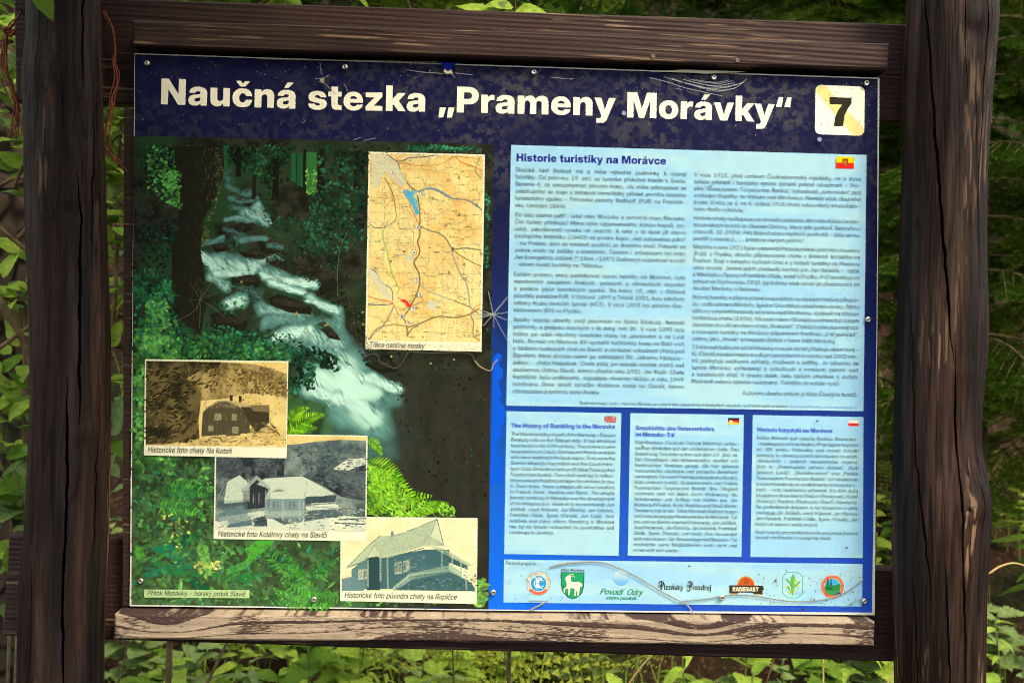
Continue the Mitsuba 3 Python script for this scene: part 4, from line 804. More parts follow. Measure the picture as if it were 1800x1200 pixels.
rounded = Polygon([bad(10, 10), bad(79, 10), bad(79, 77.5), bad(10, 77.5)]).buffer(0.010, quad_segs=6)
badge.shape(rounded, [0.86, 0.86, 0.72])
bk = badge.put(board, 'number_badge', 3, label='white rounded square with a yellow diagonal stripe and a black seven')
st = Ink()
st.shape(Polygon([bad(0, 76), bad(0, 88), bad(16, 88), bad(89, 12), bad(89, -1), bad(70, -1)]).intersection(rounded.buffer(-0.0008)), [0.82, 0.655, 0.265])
st.put(bk, 'stripe', 4)
st = Ink()
st.poly('5608,4380 6009,4376 6010,4279 5935,4166 5886,4053 5864,3870 5699,3866 5717,4018 5771,4152 5841,4250 5616,4254', [0.022, 0.022, 0.012])
st.put(bk, 'digit', 5)

# ---------------------------------------------------------------- the big stream photograph and what is printed over it
photo_outline = P('-6583,3380 -352,3394 -292,-4763 -6478,-4731 -6510,-2149')
stream = sheet(board, 'stream_photograph', photo_outline, 2, 'stream_print', label='large photograph of a forest stream with green ferns')
PHOTO = Polygon(photo_outline).buffer(-0.0055)


def leaf2(L, W, ang, kind):
    """outline of a printed leaf, its base at the origin"""
    if kind == 'blade':
        q = [(0, -.18), (.35, -.5), (.7, -.35), (1, 0), (.7, .3), (.35, .42), (0, .15)]
    elif kind == 'lobe':
        q = [(0, -.1), (.15, -.5), (.4, -.38), (.5, -.55), (.75, -.3), (1, 0), (.75, .3), (.5, .5), (.4, .34), (.15, .5), (0, .1)]
    else:
        q = [(0, 0), (.25, -.45), (.6, -.45), (1, 0), (.6, .45), (.25, .45)]
    a = np.array(q) * [L, W]
    c, s = math.cos(ang), math.sin(ang)
    return np.c_[a[:, 0] * c - a[:, 1] * s, a[:, 0] * s + a[:, 1] * c]


def scatter(ink, region, n, size, cols, kind='oval', asp=0.6, ang=None, spread=0.9, dark=0.35):
    """printed leaves strewn over a region, in light and dark clumps"""
    g = Polygon(P(region)).buffer(0).intersection(PHOTO)
    x0, z0, x1, z1 = g.bounds
    n, size = int(n * 2.2), size * 0.68
    k = 0
    while k < n:
        x, z = R.uniform(x0, x1), R.uniform(z0, z1)
        if not g.contains(Point(x, z)):
            continue
        k += 1
        c = np.array(R.choice(cols)) * R.uniform(0.6, 1.3)
        cl = float(meshkit.fbm(np.array([x * 38, z * 38, 1.0]), 3, 4))
        c = c * (0.30 + 1.45 * min(1, max(0, (cl - .30) / .38)))
        c = c * .86 + .14 * c.mean() * np.array([1.15, 1.1, .8])
        if R.random() < dark:
            c = c * 0.40
        c = c + np.array([.026, .040, .018]) * min(1, max(0, (-.08 - z) / .36))
        L = size * 1e-3 * R.uniform(0.5, 1.5)
        a = R.uniform(0, 6.3) if ang is None else math.radians(ang + R.gauss(0, 40) * spread)
        q = leaf2(L, L * asp, a, kind)
        ink.add(q + [x, z], [[0, i, i + 1] for i in range(1, len(q) - 1)], c)


def fern2(ink, base, tip, width, cols, n=16, curl=0.12):
    """a printed fern frond from base to tip"""
    (bx_, bz_), (tx, tz) = base, tip
    d = np.array([tx - bx_, tz - bz_])
    L = np.linalg.norm(d)
    nrm = np.array([-d[1], d[0]]) / L
    pts = [np.array(base) + d * t + nrm * L * curl * math.sin(math.pi * t) for t in np.linspace(0, 1, n + 1)]
    for i in range(1, n):
        t = i / n
        tang = pts[i + 1] - pts[i - 1]
        tang /= np.linalg.norm(tang)
        w = width * (1 - t) ** 0.75 * min(1, 0.35 + 2.6 * t)
        for s in (-1, 1):
            dirn = tang * 0.55 + s * np.array([-tang[1], tang[0]])
            a = math.atan2(dirn[1], dirn[0])
            c = np.array(R.choice(cols)) * R.uniform(0.7, 1.15)
            q = leaf2(w, L / n * 0.75, a, 'blade')
            ink.add(q + pts[i], [[0, j, j + 1] for j in range(1, len(q) - 1)], c)


G = {k: C(v) for k, v in dict(dg='123a24', tg='1a583a', mg='2a7a3c', bg='4fa63a', yg='8cc636', lg='70b852', br='3d3320', bb='6a4a22', dk='14160c', wt='9ad0b0', ye='c8d060', te='1c7a58').items()}
# silky threads of the falling water, drawn along each fall
f = Ink()
for x0, z0, x1, z1, r, k_ in STREAM:
    d = np.array([x1 - x0, z1 - z0])
    ln = np.linalg.norm(d)
    d = d / ln
    nr = np.array([-d[1], d[0]])
    flow = d if r < .009 else np.array([.62, -.78]) if k_ > .5 else d
    fn = np.array([-flow[1], flow[0]])
    big = r >= .020 and k_ > .5
    for _ in range(int((0 if big else 1100 if k_ > .5 else 160) * (ln + r) * (r / .012) ** .8)):
        t = R.uniform(-.1, 1.1)
        off = R.gauss(0, .42)
        if abs(off) > 1.5:
            continue
        c0 = np.array([x0, z0]) + d * ln * t + nr * r * off
        if any(math.hypot(c0[0] - (a + e) / 2, c0[1] - (b + g_) / 2) < h_ * 1.3 for a, b, e, g_, h_ in ROCKS):
            continue
        L, wd = R.uniform(.006, .020) * (.6 + r / .03), R.uniform(.0004, .0012)
        br = k_ * max(0, 1 - .50 * abs(off)) * R.uniform(.85 if big else .55, 1.2) * (1.15 if k_ > .8 else .75)
        col = np.array([.030, .085, .080]) * (1 - min(1, br * 1.6)) + np.array([.085, .23, .21]) * min(1, br * 1.6)
        hi_ = min(1, max(0, br - .38) / .42)
        col = col * (1 - hi_) + np.array([.47, .73, .65]) * hi_
        bow = fn * R.gauss(0, .0012)
        p0, p1, p2 = c0 - flow * L / 2, c0 + bow, c0 + flow * L / 2
        f.add([p0, p1 - fn * wd, p2, p1 + fn * wd], [[0, 1, 2], [0, 2, 3]], col)
f.put(stream, 'printed_water', 3, kind='stuff', label='silky white threads of the printed stream')
# wet stones, moss and litter of the dark banks
f = Ink()
BK = [C('24281a'), C('1c241a'), C('2e301e'), C('12140d'), C('1c3822'), C('1a2e20'), C('383626')]
for region, n in (('-6572,3311 -361,3349 -293,-467 -1748,-491 -3352,673 -4253,1547 -4578,3263', 1900), ('-1946,-495 -353,-468 -327,-3065 -1716,-2284 -2027,-1492', 260), ('-6571,3271 -5361,3243 -5406,237 -6517,217', 900), ('-5308,239 -3733,-29 -3331,-518 -3725,-525 -5105,-153', 300), ('-4644,1439 -2957,680 -2540,-505 -1944,-594 -2756,485 -3956,1454', 420)):
    g = Polygon(P(region)).buffer(0)
    a0, b0, a1, b1 = g.bounds
    k = 0
    while k < n:
        x, z = R.uniform(a0, a1), R.uniform(b0, b1)
        if not g.contains(Point(x, z)):
            continue
        k += 1
        cl = float(meshkit.fbm(np.array([x * 30, z * 30, 5.0]), 3, 8))
        c = np.array(R.choice(BK)) * (.35 + 1.5 * min(1, max(0, (cl - .32) / .36))) * R.uniform(.6, 1.3)
        q = leaf2(R.uniform(.002, .008), R.uniform(.0012, .004), R.uniform(0, 6.3), R.choice(['oval', 'lobe', 'blade']))
        f.add(q + [x, z], [[0, i, i + 1] for i in range(1, len(q) - 1)], c)
for s in ('-4237,616 -4041,689 -3725,596 -3456,462 -3474,343 -3859,375 -4156,488', '-4890,949 -4538,1016 -4360,940 -4417,810 -4829,832', '-5212,320 -4958,384 -4721,250 -4543,194 -4638,34 -5148,64', '-4741,1398 -4487,1472 -4231,1408 -4288,1318 -4642,1321', '-4906,1869 -4632,1895 -4493,1809 -4747,1754', '-3775,1200 -3498,1166 -3338,1030 -3595,1045', '-2540,-505 -2264,-460 -2045,-516 -1944,-614 -2260,-659', '-3282,98 -3044,43 -2943,-94 -3161,-59', '-5213,1526 -4979,1551 -4899,1434 -5133,1389'):
    q = P(s)
    f.poly(q, C('1b1a12') * 1.1)
    f.poly(q.mean(0) + (q - q.mean(0)) * [.8, .45] + [0, .0028], C('37352a'))
    for _ in range(14):
        e = q.mean(0) + (q[R.randrange(len(q))] - q.mean(0)) * R.uniform(0, .8)
        f.add(leaf2(R.uniform(.002, .005), .0016, R.uniform(-.5, .5), 'oval') + e, [[0, i, i + 1] for i in range(1, 5)], C(R.choice(['4a4836', '12120c', '2c3420', '5c5a48'])))
# far trunks standing in the dim forest
for x_, w_, c_ in ((268, 5, '1a1d12'), (300, 6, '15170e'), (420, 7, '17190f'), (448, 5, '1d2014'), (486, 9, '14150c'), (536, 4, '14150c'), (566, 10, '15160d'), (600, 6, '1b1d12'), (628, 8, '14150c')):
    a = P(f'-6259,3260 -5947,3258 -4774,3258 -4500,3265 -4126,3264 -3634,3267 -3338,3264 -3003,3263 -2726,3260')[[268, 300, 420, 448, 486, 536, 566, 600, 628].index(x_)]
    h_ = R.uniform(.05, .10)
    w_ = w_ * .0005
    f.add([[a[0] - w_, a[1] - .004], [a[0] + w_, a[1] - .004], [a[0] + w_ * 1.3, a[1] - h_], [a[0] - w_ * 1.3, a[1] - h_]], [[0, 1, 2], [0, 2, 3]], C(c_))
f.put(stream, 'printed_bank', 4, kind='stuff', label='dark printed banks with stones and litter')
f = Ink()
# dark trunk with its mossy edge, windows of light between the far trunks
TRUNK = Polygon(P('-5869,3210 -5068,3250 -5023,2915 -5074,2518 -5169,2338 -5358,1958 -5407,1423 -5343,1128 -5292,437 -5399,-158 -5713,-65 -5865,821 -5895,1413 -5806,1908 -5766,2354 -5863,2894'))
f.poly('-5869,3210 -5068,3250 -5023,2915 -5074,2518 -5169,2338 -5358,1958 -5407,1423 -5343,1128 -5292,437 -5399,-158 -5713,-65 -5865,821 -5895,1413 -5806,1908 -5766,2354 -5863,2894', C('1f1e15'))
f.poly('-3868,3142 -3790,3144 -3781,2628 -3860,2666', C('1f5c33'))
f.poly('-3760,3144 -3672,3147 -3651,2552 -3760,2589', C('1a5630'))
f.poly('-3603,3168 -3426,3173 -3422,2438 -3600,2474', C('2f6b34'))
f.poly('-5039,3251 -4950,3253 -4964,2897 -5022,2895', C('1c5a36'))
scatter(f, '-6356,3198 -5888,3210 -5773,2205 -5928,2162 -6304,2489', 150, 8, [G['mg'], G['bg'], G['dg']], dark=.3)
scatter(f, '-6095,2790 -5764,2798 -5762,2156 -5968,2201', 110, 7, [G['bg'], G['mg'], G['bg']], dark=.15)
for _ in range(700):                                   # bark and moss of the dark trunk
    a_, b_ = P('-5869,3210 -5048,3231')
    x, z = R.uniform(a_[0] - .006, b_[0]), R.uniform(P('-5693,-64')[0][1], a_[1])
    if not TRUNK.contains(Point(x, z)):
        continue
    lit = max(0, min(1, (x - a_[0]) / .075)) ** 2
    c = np.array(R.choice([C('24241a'), C('171810'), C('302e20')])) * (1 - lit) + np.array(R.choice([C('4a5230'), C('34382a'), C('6a7048')])) * lit
    q = leaf2(R.uniform(.004, .014), R.uniform(.0012, .003), math.radians(R.gauss(-94, 12)), 'blade')
    f.add(q + [x, z], [[0, i, i + 1] for i in range(1, len(q) - 1)], c * R.uniform(.5, 1.3))
scatter(f, '-5243,3186 -5047,3191 -5057,2617 -5274,1624 -5407,1423 -5375,1819 -5151,2417', 110, 5, [G['ye'] * .3, G['mg'] * .5, C('4c5a2a')], dark=.3)
scatter(f, '-5009,3252 -3792,3263 -4271,2537 -4570,2827 -4964,2916', 150, 9, [G['tg'], G['dg'], G['mg'] * .6], dark=.5)
scatter(f, '-3607,2850 -3410,2855 -3413,2438 -3600,2454', 30, 6, [G['bg'], G['yg'] * .7], dark=.1)
scatter(f, '-3397,3233 -2557,3214 -2559,1683 -3070,1473 -3565,1561 -3672,2055 -3385,2558', 260, 11, [G['dg'], G['tg'], G['tg'] * .8], dark=.45)
scatter(f, '-4262,2042 -3375,1963 -3216,1370 -3661,1460', 60, 9, [G['dg'], G['dg'], G['tg']], dark=.5)
scatter(f, '-3229,1569 -2872,1477 -2944,1078 -3211,1073', 26, 6, [G['tg'], G['te']], dark=.3)
scatter(f, '-6525,1794 -5748,1910 -5856,1414 -5913,1314 -6402,1402', 60, 10, [G['dg'], G['tg']], dark=.4)
scatter(f, '-1855,3331 -621,3342 -619,3263 -1854,3252', 55, 7, [G['te'], G['tg'], G['te'] * 1.3], dark=.2)
scatter(f, '-456,2477 -326,2480 -304,1232 -453,1229', 40, 7, [G['te'], G['tg'], G['te'] * 1.5], dark=.2)
scatter(f, '-1837,3401 -562,3404 -560,3304 -1834,3272', 40, 6, [G['te'] * 1.4, G['tg']], dark=.2)
# ferns and leaves on the left bank
scatter(f, '-6542,1064 -6280,1109 -5906,919 -5745,626 -5796,230 -6179,-172 -6512,-79', 150, 11, [G['tg'], G['te'], G['mg'] * .7], dark=.4)
for a, b, w in (('-6272,695 -5725,607', '', 16), ('-6264,221 -5918,524', '', 15), ('-6190,420 -5988,29', '', 14), ('-6033,-149 -5451,39', '', 17), ('-5894,228 -5495,-219', '', 14), ('-6527,808 -6267,369', '', 14)):
    q = P(a)
    fern2(f, q[0], q[1], w * 1e-3, [G['tg'], G['mg'], G['te']], 12)
scatter(f, '-6308,516 -5937,474 -5891,80 -6260,24', 70, 10, [G['bg'], G['mg'], G['lg'] * .8], dark=.15)
scatter(f, '-6533,19 -4911,-50 -3927,-231 -3726,-446 -6329,-490 -6526,-375', 420, 11, [G['mg'], G['bg'], G['tg'], G['dg'], G['tg']], dark=.4)
scatter(f, '-6532,-30 -5888,-68 -5686,-479 -6329,-490', 110, 12, [G['bg'], G['lg'], G['mg']], dark=.15)
scatter(f, '-5111,144 -3879,-131 -3726,-465 -5100,-469', 190, 9, [G['dg'], G['tg'], G['te']], dark=.4)
scatter(f, '-6529,-178 -6310,-490 -6300,-2146 -5851,-2170 -5847,-2436 -6528,-2445', 190, 12, [G['bg'], G['mg'], G['lg']], dark=.25)
# leafy branch over the white water
f.line('-3928,-171 -3531,-303 -3135,-396', .0012, C('16251a'))
f.line('-3872,-527 -3477,-620 -3323,-915', .0012, C('16251a'))
scatter(f, '-3967,-172 -3335,-240 -2977,-393 -3032,-662 -3331,-518 -3725,-525 -3923,-429', 120, 8, [G['dg'], G['tg'], G['te'] * .7], 'lobe', .8, dark=.3)
scatter(f, '-3676,-484 -3409,-520 -3421,-956 -3540,-958 -3682,-723', 50, 8, [G['dg'], G['tg']], 'lobe', .8, dark=.3)
scatter(f, '-3839,-725 -3661,-802 -3675,-1070 -3834,-1022', 26, 7, [G['tg'], G['te']], 'lobe', .8, dark=.3)
scatter(f, '-5086,935 -4437,869 -4528,452 -4956,246 -5080,639', 24, 7, [G['tg'], G['te'], G['mg']], 'lobe', .7, dark=.2)
# the bank below: leaf litter, then leaves with a light and a dark half, ferns and long leaves
scatter(f, '-6493,-2208 -5069,-2189 -5044,-3613 -2879,-3690 -2862,-4683 -6468,-4711', 300, 9, [G['br'] * .5, G['bb'] * .35, G['dg'], G['mg'] * .5], dark=.5)
scatter(f, '-6493,-2208 -5069,-2189 -5044,-3613 -4454,-3755 -4442,-4399 -6454,-4416', 230, 11, [G['mg'], G['bg'] * .8, G['tg']], dark=.45)
scatter(f, '-4455,-3656 -2879,-3710 -2862,-4663 -4437,-4695', 120, 9, [G['tg'], G['mg'], G['bg'] * .6], 'blade', .35, dark=.5)


def big_leaf(x, z, L, W, ang, col):
    q = leaf2(L, W, ang, 'oval') + [x, z]
    m_ = (q[0] + q[3]) / 2
    lift = np.array([.026, .040, .018]) * min(1, max(0, (-.08 - z) / .36))
    f.add([q[0], q[1], q[2], q[3]], [[0, 1, 2], [0, 2, 3]], col * .62 + lift)
    f.add([q[0], q[3], q[4], q[5]], [[0, 1, 2], [0, 2, 3]], col * 1.12 + lift)
    f.line(np.array([q[0], q[3]]), .0006, col * 1.5 + lift, False)


for region, n, L0 in (('-6493,-2208 -5089,-2189 -5064,-3613 -6459,-4120', 95, 15), ('-6468,-3627 -4405,-3705 -4393,-4398 -6454,-4416', 60, 22), ('-6522,-572 -6308,-569 -6300,-2146 -6494,-2149', 26, 13), ('-6512,-79 -4910,-110 -3827,-308 -3825,-427 -6291,-450', 90, 11), ('-6527,808 -5745,626 -5791,-66 -6512,-79', 46, 12), ('-4455,-3686 -2899,-3710 -2882,-4644 -4437,-4676', 46, 16)):
    g = Polygon(P(region)).buffer(0)
    a0, b0, a1, b1 = g.bounds
    k = 0
    while k < n:
        x, z = R.uniform(a0, a1), R.uniform(b0, b1)
        if not g.contains(Point(x, z)):
            continue
        k += 1
        if not PHOTO.buffer(-.004).contains(Point(x, z)):
            continue
        big_leaf(x, z, L0 * 1e-3 * R.uniform(.6, 1.3), L0 * 5e-4 * R.uniform(.6, 1.2), R.uniform(0, 6.3), np.array(R.choice([G['mg'], G['bg'], G['tg'], G['te'], G['lg']])) * R.uniform(.35, 1.1))
fa = [('-5938,-2793 -5097,-2842', 24, 'mg'), ('-6070,-3031 -5187,-3258', 22, 'bg'), ('-5960,-2635 -5444,-3123', 18, 'mg'), ('-3858,-4096 -4161,-3653', 20, 'tg'), ('-3410,-4390 -3865,-3680', 22, 'mg'), ('-3462,-4192 -4077,-3920', 18, 'bg'),
      ('-3411,-4291 -2914,-3939', 18, 'mg'), ('-2960,-4684 -3954,-4216', 26, 'bg'), ('-2864,-4544 -3654,-4491', 22, 'bg'), ('-4143,-4654 -3453,-4708', 20, 'mg'), ('-3260,-4488 -3661,-4094', 16, 'lg'), ('-3453,-4708 -4049,-4395', 18, 'lg')]
for a, w, c in fa:
    q = P(a)
    fern2(f, q[0], q[1], w * 1.25e-3, [G[c] * 1.25, G[c] * .8, G['bg']], 15)
for s, c in (('-6194,-3743 -5825,-3670 -5527,-3963 -5643,-4033 -6017,-3840', 'te'), ('-6322,-4197 -5819,-4015 -5330,-4060 -5816,-4173 -6184,-4275', 'te'), ('-5816,-4153 -5309,-4109 -4877,-4224 -5307,-4248', 'mg'), ('-5320,-3517 -5179,-3713 -5092,-4206 -5190,-4227 -5374,-3764', 'lg'),
             ('-6409,-3676 -6270,-3822 -6229,-3970 -6344,-4020 -6445,-3824', 'bg'), ('-4879,-4105 -4548,-3954 -4337,-3704 -4295,-3853 -4545,-4102 -4838,-4204', 'bg'), ('-5032,-4265 -4447,-4141 -4151,-4198 -4541,-4340', 'mg'), ('-5522,-4210 -5128,-4404 -5223,-4553 -5421,-4407', 'tg'),
             ('-6191,-3871 -5700,-4113 -5112,-4187 -5717,-4232 -6130,-4018', 'mg'), ('-4552,-3756 -4164,-3455 -3870,-3402 -4159,-3752 -4450,-3953', 'bg'), ('-5923,-3622 -5438,-3468 -5241,-3565 -5628,-3737', 'tg')):
    f.poly(s, G[c])
scatter(f, '-5429,-3962 -4940,-3958 -4916,-4224 -5424,-4229', 16, 10, [G['ye'], G['ye'] * 1.1], 'lobe', .7, dark=0)
scatter(f, '-5932,-3128 -5540,-3223 -5529,-3815 -5923,-3622', 14, 8, [G['ye'] * .8, G['yg']], 'lobe', .7, dark=0)
scatter(f, '-6434,-4474 -378,-4724 -377,-4764 -6429,-4750', 160, 9, [G['mg'], G['tg'], G['bg'] * .7], dark=.3)
scatter(f, '-506,-4245 -306,-4264 -297,-4743 -497,-4725', 40, 12, [G['bg'], G['mg'], G['yg'] * .7], dark=.2)
# the bright ferns beside the historic photographs
YF = [C('8fcc22'), C('9bdc30'), C('6fb41c'), C('4f9a1c')]
for a, w in (('-3840,-1756 -3197,-1390', 26), ('-3825,-1538 -3465,-1275', 18), ('-3840,-1776 -3311,-1630', 18), ('-2478,-1797 -2195,-2111', 16), ('-2490,-2214 -1748,-2703', 30), ('-2507,-2394 -1504,-3038', 32), ('-2460,-2791 -1910,-2505', 24), ('-2394,-3148 -1269,-2797', 26),
             ('-1998,-3164 -886,-3051', 28), ('-2444,-2592 -1899,-3133', 30), ('-2454,-3139 -2005,-2765', 24), ('-1502,-3138 -1008,-2913', 18), ('-2429,-2293 -2206,-2589', 20)):
    q = P(a)
    fern2(f, q[0], q[1], w * 1e-3, YF, 20)
scatter(f, '-2460,-2254 -2012,-2387 -1707,-2782 -1899,-3142 -2434,-3148', 170, 10, YF, 'blade', .35, ang=-30, dark=.25)
scatter(f, '-2004,-2785 -908,-2952 -904,-3151 -1998,-3164', 90, 9, YF, 'blade', .35, ang=-40, dark=.25)
f.put(stream, 'printed_foliage', 5, kind='stuff', label='printed green leaves and ferns of the stream photograph')
spk = Ink()
for x, z in P('-3770,357 -3730,348 -3244,168 -3195,159 -3549,103 -2557,410 -2552,171 -4702,874 -2048,-347 -1400,-486 -953,-408'):
    spk.poly(np.array([x, z]) + leaf2(.005, .003, R.uniform(0, 6), 'oval'), C('b9a468'))
spk.put(stream, 'fallen_leaf', 6, kind='stuff')


def caption(parent, text, s, cap=0.0098, layer=9, col='3d4238'):
    k = Ink()
    (x0, z0), (x1, z1) = P(s)
    write(k, text, x0, z0, x1, z1, cap, LIGHT, C(col, 0.75), 'fit', slant=0.2)
    return k.put(parent, 'caption', layer, kind='stuff')


cap_strip = Ink().poly('-6259,-4463 -4451,-4458 -4453,-4597 -6261,-4601', C('b6d59a'))
cs = cap_strip.put(stream, 'caption_strip', 7)
caption(cs, 'Přítok Morávky - horský potok Slavíč', '-6208,-4561 -4518,-4567', 0.0085, 8)

# ---------------------------------------------------------------- three historic photographs
W_ = C('e9ecd2')


def historic(s_frame, s_pic, base, layer, label):
    k = Ink().poly(s_frame, W_)
    h = k.put(board, 'historic_photograph', layer, label=label)
    sheet(h, 'picture', s_pic, layer + 1, base)
    return h


def field(h, name, shapes, layer, bsdf):
    g = shapely.union_all([Polygon(P(s)).buffer(0) for s in shapes])
    vs, fs, n = [], [], 0
    for q in getattr(g, 'geoms', [g]):
        v, f_ = trimesh.creation.triangulate_polygon(q, engine='earcut')
        vs.append(v)
        fs.append(np.asarray(f_) + n)
        n += len(v)
    v = np.vstack(vs)
    return part(h, name, tm(np.c_[v[:, 0], np.full(len(v), -layer * SHEET), v[:, 1]], np.vstack(fs)), bsdf, kind='stuff' if len(vs) > 1 else None)


# chalet below the mountain, lowest of the three
h3 = historic('-2899,-3164 -510,-3162 -498,-4670 -2882,-4634', '-2878,-3183 -525,-3182 -512,-4455 -2861,-4455', 'old_cream', 8, 'blue-green old picture of a steep-roofed chalet, lowest of three')
k = Ink()
RF, RL, TE, WD = C('b4c6a4'), C('cfdab6'), C('2f5258'), C('8fae9c')
k.poly('-2860,-4246 -2653,-4204 -2473,-4302 -2470,-4451 -2856,-4455', C('6c8c90'))
k.poly('-1975,-4437 -1682,-4196 -988,-4070 -585,-4306 -522,-4445', C('41666c'))
k.poly('-2694,-4086 -2431,-3864 -2421,-4421 -2688,-4423', C('5d8283'))
k.poly('-2431,-3864 -2204,-3842 -2193,-4439 -2421,-4441', C('2d4a50'))
k.poly('-2223,-3882 -1442,-3725 -994,-3721 -988,-4070 -1682,-4156 -1976,-4417 -2194,-4419', C('446a70'))
k.poly('-2774,-4047 -2366,-3625 -2210,-3494 -1992,-3482 -1775,-3440 -1222,-3185 -1317,-3475 -1492,-3676 -1985,-3860 -2203,-3882 -2323,-3824 -2479,-3934', RF)
k.poly('-2431,-3884 -2306,-3644 -2184,-3842', RL)
k.poly('-1512,-3676 -1337,-3475 -1222,-3195 -1105,-3622 -995,-3671', RL)
k.poly('-1493,-3646 -1357,-3475 -1085,-3632 -1115,-3652', C('3f6468'))
k.poly('-1333,-3674 -1114,-3692 -570,-3996 -670,-4007 -1092,-3792', RF)
k.poly('-1442,-3725 -1133,-3712 -670,-3987 -669,-4067 -990,-3950 -1387,-3994', C('385c62'))
for s in ('-1976,-4378 -1683,-4136 -989,-3990 -987,-4110 -1641,-4255 -1935,-4447', '-1010,-3951 -768,-4108 -766,-4208 -987,-4110'):
    k.poly(s, C('a8c4a8'))
for i in range(17):
    t = i / 16
    a, b = P('-1663,-4156 -1029,-4011'), P('-1661,-4255 -1027,-4110')
    k.line(np.array([a[0] + (a[1] - a[0]) * t, b[0] + (b[1] - b[0]) * t]), .0011, TE, False)
for s in ('-2576,-4085 -2418,-4073 -2415,-4242 -2573,-4263', '-1944,-3959 -1825,-3938 -1822,-4137 -1940,-4158', '-1796,-3928 -1687,-3907 -1683,-4096 -1792,-4127'):
    k.poly(s, C('d9e2c4'))
    q = P(s)
    c0 = q.mean(0)
    for a in (-.22, .24):
        k.poly(c0 + (q - c0) * [.34, .75] + (q[1] - q[0]) * a, C('35555a'))
for s in ('-2410,-3924 -2402,-4381', '-2193,-3882 -2186,-4280', '-2075,-3861 -2055,-4418', '-1123,-3752 -1127,-4071', '-709,-4028 -683,-4407', '-942,-3850 -939,-3990', '-791,-3929 -778,-4108'):
    k.line(s, .0028, C('b9cdb0'))
for s in ('-2774,-4047 -2366,-3625 -2210,-3494', '-1985,-3860 -1442,-3695', '-1992,-3492 -1775,-3440 -1222,-3185', '-1222,-3185 -1327,-3475', '-1222,-3185 -1095,-3632', '-2306,-3644 -2431,-3884', '-2306,-3644 -2174,-3852', '-1976,-4378 -1683,-4136 -989,-3990', '-2754,-4046 -2430,-3924'):
    k.line(s, .0013, TE, False)
for i in range(14):
    t = i / 14
    a, b = P('-2327,-3605 -1261,-3235'), P('-2204,-3842 -1443,-3676')
    k.line(np.array([a[0] + (b[0] - a[0]) * t, a[1] + (b[1] - a[1]) * t]), .0006, C('7f9c8a'), False)
for i in range(10):
    a, b = P('-2202,-3922 -2194,-4379'), P('-1985,-3880 -1977,-4338')
    t = i / 9
    k.line(np.array([a[0] + (a[1] - a[0]) * t, b[0] + (b[1] - b[0]) * t]), .0009, C('3c6064'), False)
for s in ('-1500,-4354 -1383,-4253 -1233,-4272 -1162,-4351', '-923,-4369 -855,-4268 -762,-4407'):
    k.line(s, .0022, C('1d3036'))
k.poly('-2023,-3413 -1974,-3412 -1972,-3502 -2022,-3502', C('6c8a80'))
for _ in range(260):                                   # stone plinth, shingles and boards drawn stroke by stroke
    a_, b_ = P('-1976,-4417 -508,-4106')
    x, z = R.uniform(a_[0], b_[0]), R.uniform(a_[1], b_[1])
    if z > a_[1] + (x - a_[0]) * .15 + .006:
        continue
    k.shape(sbox(x, z, x + R.uniform(.002, .005), z + R.uniform(.0008, .0018)), C(R.choice(['1f3a40', '6f9698', '31545a', '8db0ac'])))
for _ in range(420):
    u, w = R.random(), R.random()
    a_, b_, c_, d_ = P('-2327,-3605 -1262,-3215 -1443,-3676 -2204,-3842')
    q = (a_ + (b_ - a_) * u) * (1 - w) + (d_ + (c_ - d_) * u) * w
    k.shape(sbox(q[0], q[1], q[0] + R.uniform(.002, .006), q[1] + .0006), C(R.choice(['86a294', 'c6d4b8', '74938a'])))
for _ in range(120):
    u, w = R.random(), R.random()
    a_, b_, c_, d_ = P('-1984,-3920 -1470,-3795 -1465,-4074 -1979,-4199')
    q = (a_ + (b_ - a_) * u) * (1 - w) + (d_ + (c_ - d_) * u) * w
    k.shape(sbox(q[0], q[1], q[0] + R.uniform(.003, .009), q[1] + .0009), C(R.choice(['3a5c62', '9dbbb0', '4c7076'])))
k.put(h3, 'chalet', 10, kind='stuff')
caption(h3, 'Historické foto původní chaty na Ropičce', '-2814,-4574 -849,-4593', 0.0098, 10)

# large timbered lodge, middle one
h2 = historic('-5087,-1744 -2454,-1747 -2446,-3591 -5084,-3573', '-5067,-1764 -2478,-1767 -2469,-3407 -5058,-3405', 'slate_mid', 11, 'grey-blue old picture of a large timber lodge, middle of three')
field(h2, 'sky', ['-5067,-1764 -2478,-1767 -2477,-1836 -2913,-1823 -3307,-1858 -3602,-1902 -3818,-1925 -4487,-1874 -5065,-1853'], 13, 'sepia_light')
field(h2, 'dark_forest', ['-5065,-1853 -4487,-1884 -3895,-2015 -3886,-2530 -4475,-2567 -5054,-2505', '-3494,-2406 -3102,-2252 -2805,-2318 -2480,-2214 -2468,-2890 -2895,-2816 -3294,-2582 -3591,-2487'], 13, 'slate_dark')
field(h2, 'clearing', ['-3051,-2341 -2788,-2159 -2482,-2135 -2480,-2244 -2784,-2357', '-5060,-3267 -4170,-3158 -3872,-3323 -2889,-3144 -2473,-3169 -2469,-3407 -5058,-3405'], 14, 'slate_light')
k = Ink()
RL = C('c3d3c0')
k.poly('-4910,-2869 -4866,-2582 -4653,-2461 -4474,-2617 -4468,-2914 -4909,-2958', RL)
k.poly('-5027,-2920 -4548,-2875 -4507,-2974 -5025,-3019', C('4a6268'))
k.poly('-4507,-2954 -4503,-3191 -5011,-3276 -5013,-3138', C('5f7c82'))
k.poly('-4610,-2698 -4358,-2477 -4119,-2672 -4113,-3009 -4564,-3053', C('2c343a'))
k.poly('-4610,-2698 -4359,-2467 -4109,-2672 -4178,-2692 -4357,-2536 -4550,-2736', C('a7b9b0'))
k.poly('-4356,-2615 -4220,-2515 -3572,-2467 -3373,-2563 -2994,-2777 -3487,-2823 -3525,-2863 -4214,-2871 -4139,-2692', RL)
